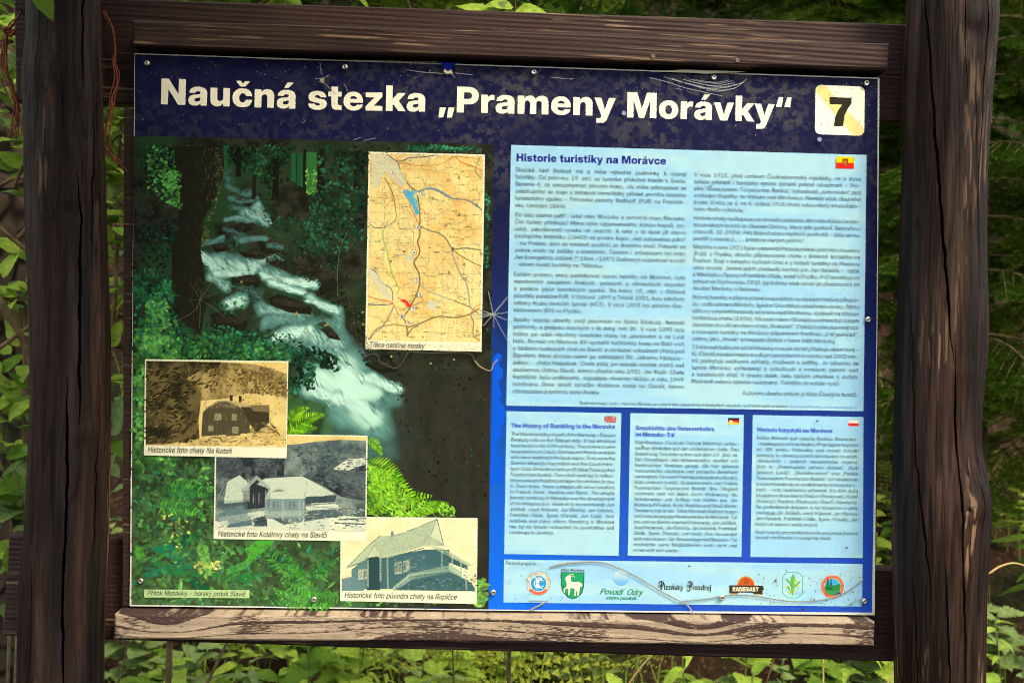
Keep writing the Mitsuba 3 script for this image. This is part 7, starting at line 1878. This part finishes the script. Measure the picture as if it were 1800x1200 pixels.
LEAVES = {}
for b in ('leaf_green', 'leaf_light', 'leaf_grey', 'leaf_yellow'):
    LEAVES[b, 'oval'] = [mikit.ply(leaf3(1, .60, 7, 0, .25, .25 + .12 * s, seed=s), b, smooth=True) for s in range(3)]
    LEAVES[b, 'toothed'] = [mikit.ply(leaf3(1, .58, 9, 1, .25, .22 + .15 * s, base=.62, seed=s + 9), b, smooth=True) for s in range(3)]
    LEAVES[b, 'lance'] = [mikit.ply(leaf3(1, .24, 8, 0, .25, .30 + .25 * s, base=.75, twist=.3 * s, seed=s + 5), b, smooth=True) for s in range(3)]
    LEAVES[b, 'round'] = [mikit.ply(leaf3(1, .88, 8, .6, .18, .18 + .12 * s, base=.60, seed=s + 3), b, smooth=True) for s in range(3)]


def unit(v):
    v = np.asarray(v, float)
    return v / (np.linalg.norm(v) + 1e-12)


def add_leaf(root, at, fwd, size, b, shape, up=None):
    u = up if up is not None else unit([R.gauss(0, .25), -0.45 + R.gauss(0, .3), 1.0])
    part(root, 'leaf', placed(R.choice(LEAVES[b, shape]), frame(at, fwd, u, size)), b)


# --- spruce branches: a drooping axis, side twigs, needles as thin blades
def spruce_branch(L, twigs, needles, seed, droop=.35, size=.014, wide=.0022, fan=.55):
    r = random.Random(seed)
    ax = lambda t: np.array([0, L * t * (1 - .08 * t), -droop * L * t * t + .06 * L * t])
    wood, V, Fc = [tube([ax(t) for t in np.linspace(0, 1, 7)], np.linspace(.008, .0018, 7) * L / .8, 5, False)], [], []
    n = 0

    def clothe(p0, p1, count, s):
        nonlocal n
        d = p1 - p0
        ln = np.linalg.norm(d)
        d = d / ln
        a = unit(np.cross(d, [0, 0, 1]))
        b = np.cross(a, d)
        for i in range(count):
            o = p0 + (p1 - p0) * (i + r.random()) / count
            ph = r.uniform(0, 2 * math.pi)
            side = a * math.cos(ph) + b * (math.sin(ph) * .75 + .25)
            e = o + (d * .75 + side) * s * r.uniform(.7, 1.1)
            w = np.cross(side, d) * wide * .5
            V.extend([o - w, o + w, e])
            Fc.append([n, n + 1, n + 2])
            n += 3

    for i in range(twigs):
        t = .12 + .88 * (i + .5) / twigs
        s = -1 if i % 2 else 1
        ln = L * fan * (1 - t) ** .7 * r.uniform(.6, 1.0) + .05 * L
        p0 = ax(t)
        d = unit([s * .85, .75, -.25 + r.uniform(-.25, .1)])
        p1 = p0 + d * ln + np.array([0, 0, -.18 * ln])
        wood.append(tube([p0, (p0 + p1) / 2 + [0, 0, .02 * ln], p1], [.0030 * L, .0022 * L, .0012 * L], 4, False))
        clothe(p0, p1, needles, size)
        for u in (.35, .6, .8):
            if ln > .14 * L:
                c = p0 + (p1 - p0) * u
                for s2 in (-1, 1):
                    d2 = unit(d + np.array([s2 * .8 * d[1], -s2 * .8 * d[0], -.25 + r.uniform(-.2, .1)]))
                    clothe(c, c + d2 * ln * .34 * (1.1 - u), max(3, needles // 2), size)
    clothe(ax(.2), ax(1), needles * 2, size)
    return cat(wood), tm(V, Fc)


HI = [spruce_branch(1.0, 26, 90, s, droop=.40 + .1 * s, size=.034, wide=.0062) for s in range(3)]
HI_PLY = [(mikit.ply(w, 'twig_bark', smooth=True), mikit.ply(nd, 'needle_fresh')) for w, nd in HI]
HI_LIGHT = [(w, {**nd, 'bsdf': {'type': 'ref', 'id': 'needle_light'}}) for w, nd in HI_PLY]
LO = [spruce_branch(1.0, 13, 12, s + 5, droop=.45, size=.050, wide=.012) for s in range(3)]


def spruce_crown(h, z0, reach, count, seed):
    r = random.Random(seed)
    ms = []
    for i in range(count):
        t = (i + r.random()) / count
        L = reach * (1 - t) ** .8 * r.uniform(.75, 1.1) + .15
        m = np.eye(4)
        m[:3, :3] = rot([0, 0, 1], i * 137.5 + r.uniform(-20, 20))[:3, :3] @ rot([1, 0, 0], -8 + 20 * t)[:3, :3] * L
        m[2, 3] = z0 + (h - z0) * t
        ms.append(R.choice(LO)[1].copy().apply_transform(m))
    return cat(ms)


CROWNS = [mikit.ply(spruce_crown(11, 1.0 + .5 * s, 2.0, 62, s), 'needle_dark') for s in range(3)]


def spruce(x, y, r, h, label, scale=1.0, crown=True, lean=0.0):
    t = thing('spruce_tree', label, 'tree', group=None if label in seen_once else 'spruce trees standing in the forest')
    z = float(hill(x, y)) - .15
    zz = np.linspace(0, h, 12)
    part(t, 'trunk', tube(np.c_[x + lean * zz, np.full(12, y) + .02 * np.sin(zz), z + zz], np.r_[r * 1.35, r * 1.08, np.linspace(r, .25 * r, 10)], 20), 'dark_bark', smooth=True)
    if crown:
        m = np.eye(4)
        m[:3, :3] = rot([0, 0, 1], R.uniform(0, 360))[:3, :3] * scale
        m[:3, 3] = [x, y, z]
        part(t, 'crown', placed(R.choice(CROWNS), m), 'needle_dark', kind='stuff')
    return t, z


seen_once = set()
FAR = 'dark spruce trunk with drooping branches on the slope behind the board'
for x, y, r, s in ((-3.4, 5.2, .16, 1.0), (-2.2, 7.4, .17, 1.1), (-1.0, 6.2, .13, .9), (-.35, 4.6, .10, .85), (.15, 4.9, .11, .9), (.55, 6.6, .14, 1.0), (1.1, 5.0, .12, .85), (1.75, 7.2, .15, 1.1), (2.5, 4.9, .13, .9), (3.4, 6.0, .16, 1.0),
                   (4.6, 4.2, .17, 1.1), (-4.9, 4.0, .17, 1.0), (-2.9, 10.2, .2, 1.2), (-.6, 10.5, .18, 1.2), (1.6, 10.8, .18, 1.2), (3.9, 10.0, .2, 1.2), (6.2, 8.5, .2, 1.2), (-6.0, 8.0, .2, 1.2), (-4.4, 14, .2, 1.3), (0, 14.5, .2, 1.3), (4.4, 14, .2, 1.3)):
    spruce(x, y, r, 11 * s, FAR, s)

# nearer spruces whose branches stand one by one
def boughs(label, foot, y, r, heights, L, turns, kinds=HI_PLY):
    """trunk through the point 'foot' on the board's survey at depth y; branches at the given heights (x, z of the survey), turned by degrees from the camera's side"""
    seen_once.add(label)
    x, _ = P(foot)[0]
    t, z0 = spruce(x, y, r, 6.5, label, crown=False)
    h = P(heights)[:, 1]
    n = 0
    for k_, (zb, a) in enumerate(zip(np.linspace(h[0], h[1], len(turns)), turns)):
        a = math.radians(-90 + a + R.uniform(-12, 12))
        d = [math.cos(a), math.sin(a), R.uniform(-.15, .15)]
        i = R.randrange(3)
        m = frame([x, y, zb + R.uniform(-.05, .05)], d, [0, 0, 1], L * R.uniform(.8, 1.15))
        bk = part(t, 'branch', placed(kinds[i][0], m), 'twig_bark')
        part(bk, 'needles', placed(kinds[i][1], m), 'needle_fresh')
    return t


boughs('young spruce with drooping green branches, right of the right post', '17952,6477', 2.0, .035, '17819,13942 18108,-2233', .62, [40, -95, 75, -60, 20, 95, -100, 60, -80, 10, 85, -95, 50, -70, 100, 30, -100, 70, 15, 90, -85, 60])
boughs('spruce whose green boughs hang behind the left middle of the top plank', '-5242,14782', 2.9, .045, '-5357,21255 -5237,14533', .85, [-50, 40, 0, 75, -20, 55, -80, 20, 95, -40, -10, 30, -60, 60], HI_LIGHT)
boughs('spruce with bright green boughs behind the middle of the top plank', '3320,14425', 2.7, .040, '3226,19715 3337,13463', .75, [-50, 40, 10, 75, -25, 60, 95, -80, 30, -10, 0, -40, 50, 20], HI_LIGHT)
boughs('spruce with hanging boughs behind the right part of the top plank', '14102,15067', 2.8, .045, '13987,21514 14115,14323', .95, [-60, 40, 0, 75, -25, 60, 95, -85, 20, -45, 50, -10, 30, -20, 5], HI_LIGHT)
boughs('spruce whose boughs hang behind the top of the right post', '17575,14553', 2.6, .040, '17490,19320 17660,9786', .70, [-80, 40, -40, 75, -95, 60, 10, -85, 30, -60])

boughs('spruce at the right edge of the view with long green branches', '23287,14108', 2.4, .045, '23222,17776 23599,-3316', .85, [-60, -100, -30, -80, 10, -95, -50, -110, -20, -75, -95, -40, -85, -60, -100, -30, -80, -55, -95, -70, -40, -90], HI_LIGHT)
boughs('low spruce in the gap between the printed sheet and the right post', '16003,14815', 2.7, .035, '16081,10438 16281,-751', .60, [40, 80, 20, 95, -30, 60, 85, 10, 75, 50, 90, 30])

# the thick grey trunk at the left edge
tk = thing('bark_trunk_tree', 'thick grey-brown trunk with cracked bark, behind the left post', 'tree')
zz = np.linspace(0, 1, 60)
th = np.arange(64) * 2 * np.pi / 64
v = []
for t in zz:
    z = GROUND - .1 + 7.5 * t ** 1.25
    r = .205 * (1 + .28 * math.exp(-(z - GROUND) / .30)) * (1 - .05 * t * 6)
    d = 1 + .10 * (meshkit.fbm(np.c_[np.cos(th) * 5, np.sin(th) * 5, np.full(64, z * 2.0)], 3) - .5)
    v.append(np.c_[-1.235 - .03 * (z - GROUND) + r * d * np.cos(th), 1.02 + r * d * np.sin(th), np.full(64, z)])
f = []
for i in range(59):
    for j in range(64):
        a, b = i * 64 + j, i * 64 + (j + 1) % 64
        f += [[a, b, b + 64], [a, b + 64, a + 64]]
part(tk, 'trunk', tm(np.vstack(v), f), 'grey_bark', smooth=True)
m = np.eye(4)
m[:3, :3] *= 1.1
m[:3, 3] = [-1.35, 1.02, GROUND + 1.5]
part(tk, 'crown', placed(CROWNS[0], m), 'needle_dark', kind='stuff')


# --- broad-leaved shrub on the left: twigs and single leaves
def shrub(label, stems, leaves, b, shape, size, name='broadleaf_shrub', spread=.05, twig_r=.005, per=1):
    t = thing(name, label, 'shrub')
    for pts, r0 in stems:
        p = smooth_path(pts, 6 * len(pts))
        part(t, 'stem', tube(p, np.linspace(r0, r0 * .35, len(p)), 7), 'twig_bark', smooth=True)
        n = int(leaves * np.linalg.norm(np.diff(p, axis=0), axis=1).sum())
        for _ in range(n):
            i = R.randrange(len(p) // 4, len(p) - 1)
            d = unit(p[i + 1] - p[i]) * .5 + unit([R.gauss(0, 1), R.gauss(-.35, .8), R.gauss(.0, .45)])
            at = p[i] + unit(d) * R.uniform(0, spread)
            bb = b if isinstance(b, str) else R.choice(b)
            add_leaf(t, at, d, size * R.uniform(.6, 1.3), bb, shape)
    return t


def S3(s, ys):
    q = P(s)
    return np.c_[q[:, 0], np.interp(np.linspace(0, 1, len(q)), np.linspace(0, 1, len(ys)), ys), q[:, 1]]


shrub('leafy green shrub with thin twigs, between the left post and the thick trunk',
      [(S3('-9949,-11372 -10280,-6427 -10610,-1487 -10576,3457 -10875,6662 -11019,7893', [.55, .6]), .008), (S3('-10323,-3955 -10839,-2232 -11350,-758', [.5, .55]), .006), (S3('-9240,-10135 -9228,-3943 -8439,-213 -8315,3140 -8226,5004 -8060,6001', [.5, .45]), .007),
       (S3('-9128,-2703 -8404,-2197 -7932,-1197', [.5, .4]), .005), (S3('-10550,1974 -9475,3112 -8394,4130 -7793,4767', [.5, .45]), .005), (S3('-10640,242 -11255,725 -11871,1329', [.55, .6]), .005), (S3('-9212,2003 -8483,2267 -7869,2157', [.5, .45]), .005),
       (S3('-10645,3950 -10962,4683 -11221,5664', [.5, .5]), .004), (S3('-10630,3085 -10223,4084 -10732,5430 -10633,6669', [.5, .4]), .004), (S3('-9172,-226 -8570,281 -8077,3518', [.5, .55]), .004)],
      74, ['leaf_green', 'leaf_light', 'leaf_light', 'leaf_grey'], 'oval', .064)
shrub('grey-green leafy shoots low in front of the thick trunk, left of the left post', [(S3('-10397,-8718 -10351,-4604 -10494,-3274 -10746,-2431', [.45, .45]), .004), (S3('-10041,-8717 -9982,-5327 -9889,-3873 -10144,-2907', [.4, .4]), .004), (S3('-9326,-8715 -8315,-5069 -8166,-3367 -8065,-2272', [.35, .35]), .004)],
      26, ['leaf_grey', 'leaf_grey', 'leaf_green'], 'oval', .080)
shrub('bright green leafy twigs standing above the left part of the top plank', [(S3('-7411,-8710 -7081,-189 -6828,5907 -6493,7380 -6265,8119', [.6, .35]), .007), (S3('-6824,5664 -5760,6914 -4556,7318 -3585,7471', [.5, .3]), .004), (S3('-6938,5295 -7683,6613 -8411,7077 -9015,7422', [.5, .3]), .004), (S3('-6831,6029 -5153,6811 -4068,7211 -3091,7118', [.45, .2]), .004)],
      34, ['leaf_green', 'leaf_light', 'leaf_light'], 'oval', .085)
sap = shrub('pale green sapling leaves rising above the top plank, left of its middle', [(S3('357,-8509 306,1150 151,6461 79,7123', [.6, .3]), .005)], 0, 'leaf_light', 'oval', .08)
for s, d, L, b in (('104,6596', (.9, -.2, .18), .075, 'leaf_light'), ('68,6710', (-.8, -.3, .1), .060, 'leaf_light'), ('-344,6444', (-.7, -.3, .42), .075, 'leaf_light'), ('-415,6557', (.5, -.4, .5), .045, 'leaf_grey'), ('75,6930', (.5, -.2, .6), .07, 'leaf_light')):
    x, z = P(s)[0]
    add_leaf(sap, [x, .3, z], d, L, b, 'oval', up=unit([0, -.75, .6]))

# dead sticks leaning behind the left post
for s, y, r, lbl in (('-11510,2945 -10774,3303 -10403,3387', .55, .005, 'green-tinged stick level with the map top, left of the left post'), ('-11042,2396 -10610,1973 -10178,1550', .5, .006, 'pale stick slanting down to the left post, below the twine'), ('-10830,671 -10516,59 -10324,-494 -10126,-1356', .5, .010, 'thick pale broken stick leaning against the left post, halfway up'), ('-11348,743 -10354,611 -9606,461', .55, .006, 'thin stick crossing behind the left post at mid height'), ('-8907,3195 -8592,3013 -8464,2826 -8018,2329', .55, .006, 'bent stick in the gap right of the left post, near the top'),
                ('-8708,1171 -8283,1304 -7736,1539', .5, .006, 'stick slanting up in the gap right of the left post, mid height'), ('-8696,465 -7958,267 -7466,177', .5, .006, 'thin dark stick crossing the gap right of the left post'), ('-8686,-93 -8006,-515 -7571,-819', .5, .008, 'thick stick slanting down in the gap, above the upper historic picture'), ('-8566,2311 -7966,2288 -7368,2423', .45, .004, 'dark twig high in the gap right of the left post'), ('-8511,2579 -7969,2446 -7246,2304', .45, .005, 'second dark twig high in the gap, just under the first'), ('-8373,2279 -8138,1859 -7930,1620', .45, .005, 'short brown stick hanging below the two dark twigs in the gap'),
                ('-10990,-567 -10513,-126 -10155,251', .5, .006, 'stick rising to the right left of the left post, below the broken one'), ('-8780,-1707 -8226,-1921 -7668,-2311', .5, .007, 'pale stick low in the gap beside the topmost historic picture'), ('-6544,-8050 -6002,-6793 -5622,-5877', .6, .004, 'thin stick hidden below the left end of the rail')):
    q = P(s)
    st_ = thing('dead_stick', lbl, 'stick', group='bare sticks beside the left post')
    scene[st_] = mikit.ply(tube(smooth_path(np.c_[q[:, 0], y + .03 * np.sin(q[:, 0] * 30), q[:, 1]], 14), np.linspace(r, r * .6, 14), 7), 'twig_bark', smooth=True)


# --- ferns: fronds of toothed leaflets
def frond(L, seed, n=20, w=.20):
    r = random.Random(seed)
    V, Fc, k_ = [], [], 0
    ax = lambda t: np.array([0, L * t * (1 - .18 * t), L * (.55 * t - .62 * t * t)])
    ms = [tube([ax(t) for t in np.linspace(0, 1, 9)], np.linspace(.0030, .0008, 9), 5, False)]
    for i in range(2, n + 1):
        t = i / (n + .5)
        p = ax(t)
        ln = w * L * 1.25 * (math.sin(math.pi * min(1, t * .82 + .10)) ** .8) * r.uniform(.9, 1.05)
        for s in (-1, 1):
            d = unit([s, .42, -.10 + r.uniform(-.05, .05)])
            side = unit([-.42 * s * s, 1, 0])
            m = 7
            for j in range(m):
                u = j / m
                hw = .5 * L / n * .70 * (1 - u) ** .6
                a, b = p + d * ln * u + [0, 0, -.12 * ln * u * u], p + d * ln * (u + .8 / m) + [0, 0, -.12 * ln * u * u]
                for q_ in (-1, 1):
                    V.extend([a, b, (a + b) / 2 + side * hw * q_ + d * ln * .06])
                    Fc.append([k_, k_ + 1, k_ + 2])
                    k_ += 3
    return cat(ms + [tm(V, Fc)])


FRONDS = [mikit.ply(frond(1.0, s, 17 + s, .17 + .015 * s), 'fern_green') for s in range(3)]
FRONDS_D = [mikit.ply(frond(1.0, s + 4, 17, .17), 'leaf_green') for s in range(2)]


def fern(x, y, n, L, label, dark=False, z=None, face=None, group=None):
    t = thing('fern', label, 'fern', group=group)
    z = float(hill(x, y)) if z is None else z
    for i in range(n):
        a = i * 2 * math.pi / n + R.uniform(-.3, .3) if face is None else face + R.gauss(0, .7)
        part(t, 'frond', placed(R.choice(FRONDS_D if dark else FRONDS), frame([x, y, z + .02], [math.cos(a), math.sin(a), R.uniform(.7, 1.5)], [0, 0, 1], L * R.uniform(.75, 1.15))), None)


fern(-.06, 1.52, 6, .80, 'yellow-green fern below the middle of the bottom rail')
fern(.14, 1.32, 6, .78, 'yellow-green fern right of the first below the bottom rail, nearest the camera')
fern(.36, 1.70, 6, .72, 'yellow-green fern behind the others, under the right half of the bottom rail')
fern(-.30, 1.75, 5, .66, 'fern half hidden under the middle-left of the bottom rail')
fern(1.13, .75, 9, .62, 'light green fern at the foot of the right post, on its right')
fern(.98, 2.6, 7, .6, 'dark fern seen in the gap left of the right post', True)
fern(.86, 2.0, 7, .6, 'green fern low in the gap between the board and the right post', True)
fern(1.55, 3.0, 7, .65, 'small dark fern on the brown slope right of the right post', True)
fern(1.75, 2.2, 7, .6, 'green fern at the right edge above the bright undergrowth', False)
fern(-1.0, 2.6, 7, .6, 'dark fern seen in the gap right of the left post', True)


# --- leafy plants of the undergrowth: stem and single leaves
def herb(x, y, h, n, b, shape, size, label, group=None, flat=.15, lean=None):
    t = thing('leafy_plant', label, 'plant', group=group)
    z = float(hill(x, y)) - .01
    lx, ly = lean or (R.gauss(0, .08), R.gauss(-.05, .06))
    p = np.array([[x, y, z], [x + lx * .3 * h, y + ly * .3 * h, z + .55 * h], [x + lx * h, y + ly * h, z + h]])
    p = smooth_path(p, 8)
    part(t, 'stem', tube(p, np.linspace(.0042, .0020, 8), 6), 'green_stem', smooth=True)
    for i in range(n):
        u = .35 + .65 * (i + .6) / n
        k_ = min(6, int(u * 7))
        at = p[k_] + (p[k_ + 1] - p[k_]) * (u * 7 - k_)
        a = i * 2.4 + R.uniform(-.4, .4)
        d = unit([math.cos(a), math.sin(a) - .15, flat + R.uniform(-.15, .45) + .5 * max(0, u - .8)])
        add_leaf(t, at, d, size * R.uniform(.7, 1.15) * (1.1 - .35 * u), b, shape, up=unit([R.gauss(0, .2), -.35, 1]))
    return t


PL = [(-.83, 1.05, .62, 12, 'leaf_light', 'round', .10, 'round-leaved bright plant at the foot of the left post, on its right'), (-.60, .95, .56, 11, 'leaf_green', 'toothed', .21, 'plant with large toothed leaves below the left end of the bottom rail'),
      (-.47, 1.10, .66, 12, 'leaf_green', 'toothed', .16, 'upright toothed-leaved plant under the left half of the bottom rail'), (-.33, .92, .58, 14, 'leaf_grey', 'lance', .17, 'narrow grey-green leaved plant left of the ferns'),
      (-.40, 1.35, .56, 10, 'leaf_light', 'toothed', .13, 'light green plant behind the toothed leaves under the rail'), (-.20, 1.15, .50, 10, 'leaf_light', 'round', .10, 'yellow-green round-leaved plant beside the left fern'),
      (.33, 1.0, .52, 12, 'leaf_light', 'toothed', .11, 'small bright plant right of the near fern'), (.45, .85, .60, 13, 'leaf_light', 'toothed', .15, 'bright toothed-leaved plant under the right part of the bottom rail'),
      (.56, 1.1, .64, 12, 'leaf_light', 'lance', .22, 'plant with long narrow leaves under the right end of the bottom rail'), (.68, .95, .58, 12, 'leaf_green', 'lance', .20, 'darker long-leaved plant near the foot of the right post'),
      (.76, 1.3, .60, 10, 'leaf_light', 'round', .12, 'broad-leaved plant behind the long leaves by the right post'), (.80, .55, .98, 26, 'leaf_light', 'lance', .105, 'tall narrow-leaved plant rising in the gap left of the right post'),
      (1.18, .62, .42, 12, 'leaf_light', 'toothed', .17, 'pale broad toothed leaves at the lower right corner'), (1.30, .95, .52, 12, 'leaf_light', 'toothed', .17, 'broad bright leaves right of the fern by the right post'),
      (1.42, 1.6, .50, 12, 'leaf_green', 'toothed', .13, 'green leafy plant on the right edge below the brown slope'), (1.30, 2.2, .45, 10, 'leaf_green', 'oval', .10, 'small dark plant on the slope right of the right post'),
      (1.58, 2.6, .50, 11, 'leaf_light', 'lance', .12, 'light star-shaped plant on the slope at the right edge'), (-1.05, .45, .48, 10, 'leaf_light', 'round', .10, 'round-leaved bright plant left of the left post, at the lower left corner'),
      (-.97, .75, .50, 10, 'leaf_green', 'toothed', .11, 'toothed-leaved plant behind the left post near the ground'), (-.72, 1.6, .55, 11, 'leaf_green', 'toothed', .13, 'green plant further back under the left end of the rail'),
      (.02, .95, .45, 9, 'leaf_green', 'toothed', .12, 'dark toothed plant in front of the ferns'), (-1.15, .75, .55, 12, 'leaf_green', 'oval', .09, 'low green plant at the base of the thick trunk')]
for a in PL:
    herb(*a)
RG = random.Random(5)
PLACE = ((-.47, 'left of the left post'), (-.385, 'behind the foot of the left post'), (-.27, 'below the left end of the bottom rail'), (-.15, 'below the left half of the bottom rail'), (-.04, 'below the bottom rail, left of the middle ferns'),
         (.07, 'below the middle of the bottom rail'), (.16, 'below the bottom rail, right of the middle ferns'), (.26, 'below the right half of the bottom rail'), (.345, 'below the right end of the bottom rail'), (.43, 'behind the foot of the right post'), (9, 'right of the right post'))
TONE = {'leaf_green': 'mid-green', 'leaf_light': 'bright green', 'leaf_grey': 'grey-green'}
FORM = {'toothed': 'toothed-leaved plant', 'round': 'round-leaved plant', 'oval': 'oval-leaved plant', 'lance': 'narrow-leaved plant'}
plants = []
for i in range(150):
    x, y = RG.uniform(-1.75, 2.1), RG.uniform(1.0, 2.35)
    plants.append((x, y, RG.uniform(.20, .42), RG.randint(11, 18), RG.choice(['leaf_green', 'leaf_light', 'leaf_light', 'leaf_grey']), RG.choice(['toothed', 'toothed', 'round', 'oval', 'lance']), RG.uniform(.06, .135)))
for i in range(60):
    x, y = RG.uniform(1.10, 2.4), RG.uniform(.9, 2.6)
    plants.append((x, y, RG.uniform(.25, .50), RG.randint(11, 18), RG.choice(['leaf_green', 'leaf_light', 'leaf_light', 'leaf_grey']), RG.choice(['toothed', 'round', 'oval', 'lance']), RG.uniform(.07, .15)))
for i in range(46):
    y = RG.uniform(.95, 1.9)
    x = RG.uniform(-.375, -.13) * (y + 1.93) - .077
    plants.append((x, y, RG.uniform(.25, .45), RG.randint(11, 18), RG.choice(['leaf_green', 'leaf_light', 'leaf_light', 'leaf_grey']), RG.choice(['toothed', 'round', 'oval', 'lance']), RG.uniform(.065, .14)))
taken = {}
for a in sorted(plants, key=lambda a: a[1]):
    u = (a[0] + .077) / (a[1] + 1.93)
    where = next(w for k_, w in PLACE if u < k_ - .02)
    lb = f'{TONE[a[4]]} {FORM[a[5]]} {where}'
    taken[lb] = taken.get(lb, 0) + 1
    if taken[lb] > 3:
        continue
    if taken[lb] > 1:
        lb = lb.replace(TONE[a[4]], TONE[a[4]] + (', smaller' if a[6] < .10 else ', larger')) if taken[lb] == 2 else lb.replace(TONE[a[4]], TONE[a[4]] + (', low' if a[2] < .34 else ', tall')) + ', further back'
    herb(*a, lb, group='undergrowth plants behind the board')

# grass: a mass nobody could count
V, Fc, n = [], [], 0
for _ in range(2600):
    x, y = R.uniform(-1.7, 2.2), R.uniform(.5, 3.4)
    if meshkit.noise([x * 2.1, y * 2.1, .5]) < .45:
        continue
    z = float(GROUND + .5 * max(0, y - 1.0)) - .03
    a, h, w = R.uniform(0, 6.3), R.uniform(.12, .42), R.uniform(.0015, .004)
    d = np.array([math.cos(a), math.sin(a), 0])
    s = np.array([-d[1], d[0], 0]) * w
    for j in range(4):
        t0, t1 = j / 4, (j + 1) / 4
        p0 = np.array([x, y, z]) + d * h * .5 * t0 ** 2 + [0, 0, h * t0 * (1 - .25 * t0)]
        p1 = np.array([x, y, z]) + d * h * .5 * t1 ** 2 + [0, 0, h * t1 * (1 - .25 * t1)]
        V.extend([p0 - s * (1 - t0), p0 + s * (1 - t0), p1 + s * (1 - t1), p1 - s * (1 - t1)])
        Fc.extend([[n, n + 1, n + 2], [n, n + 2, n + 3]])
        n += 4
part(None, 'grass', tm(V, Fc), 'leaf_light', kind='stuff')
labels['grass'] = {'kind': 'stuff', 'label': 'thin green grass growing between the plants', 'category': 'grass'}

for s, y, m_, lbl in (('2618,-8702 3327,-7646 3716,-7182 3884,-6917', .6, 'straw', 'yellow straw leaning below the middle of the bottom rail'), ('8044,-9025 8025,-7922 7996,-7094', .7, 'straw', 'upright yellow straw below the right part of the bottom rail'),
                      ('8637,-8084 8822,-7572 9200,-6931', .5, 'straw', 'short yellow straw leaning against the right post'), ('12032,-5541 12382,-5316 12806,-5256 13379,-5529', .7, 'straw', 'bent pale straw arching right of the right post'),
                      ('-8611,-8353 -8434,-7578 -8280,-6931', .6, 'twig_bark', 'thin reddish stalk below the left end of the bottom rail'), ('6203,-8425 6392,-7762 6670,-6833', .6, 'twig_bark', 'dark stalk below the right half of the bottom rail'), ('-870,-8452 -923,-7668 -963,-6883', .6, 'twig_bark', 'dark upright stalk below the middle of the bottom rail'),
                      ('535,-9110 376,-8120 295,-7555', .8, 'twig_bark', 'brown stalk between the ferns'), ('960,-9108 1016,-8258 1103,-7550', .8, 'twig_bark', 'brown stalk right of the other between the ferns')):
    q = P(s)
    st_ = thing('dry_stalk', lbl, 'stalk')
    p = smooth_path(np.c_[q[:, 0], np.full(len(q), y), q[:, 1]], 12)
    p = np.vstack([[p[0, 0], y + .02, float(hill(p[0, 0], y)) - .02], p]) if '1735' not in s else p
    scene[st_] = mikit.ply(tube(p, np.linspace(.0030, .0014, len(p)), 6), m_, smooth=True)

# --- the branch of a tree on this side, hanging over the left post and shading the board's left end
ob = thing('overhanging_branch', 'leafy branch hanging down from above over the left post, one green leaf in view', 'branch')
bp = smooth_path([[-3.2, -1.9, 2.7], [-2.0, -1.2, 2.1], [-1.3, -.75, 1.45], [-.95, -.45, .95], [-.84, -.34, .70]], 26)
part(ob, 'wood', tube(bp, np.linspace(.05, .004, 26), 8), 'twig_bark', smooth=True)
x, z = P('-7142,4967')[0]
add_leaf(ob, [x, -.30, z], [.55, -.10, -.75], .050, 'leaf_green', 'oval', up=unit([.3, -.9, .3]))
ms = []
base_leaf = leaf3(1, .6, 4, 0, .2, .2)
for _ in range(2900):
    c = np.array([R.gauss(-.60, .36), R.gauss(-.75, .38), R.gauss(1.0, .34)])
    if c[1] < -1.75 or c[1] > -.1 or c[2] < .345 * (c[1] + 1.93) + .07 - .02 * c[0] or c[0] > .05 - .25 * max(0, c[2] - 1.2):
        continue
    if meshkit.noise(c * 4.5, 3) < .38:
        continue
    d = unit([R.gauss(0, 1), R.gauss(0, 1), R.gauss(-.3, .5)])
    ms.append(base_leaf.copy().apply_transform(frame(c, d, [0.1, 0, 1], R.uniform(.06, .10))))
part(ob, 'foliage', cat(ms), 'leaf_green', kind='stuff')

# unseen spruces added on the camera's side to shade the scene
for x, y, s in ((-7.5, -6, 1.0), (-5.2, -9.5, 1.1), (-2.5, -10.5, 1.0), (.4, -11.5, 1.1), (3.4, -11, 1.0), (6.2, -9.5, 1.1), (8.2, -6.5, 1.0), (-9.2, -2.4, 1.1), (9.6, -2.6, 1.1)):
    spruce(x, y, .15, 11 * s, 'dark spruce added on the near side of the path, outside the view, to shade the scene', s)
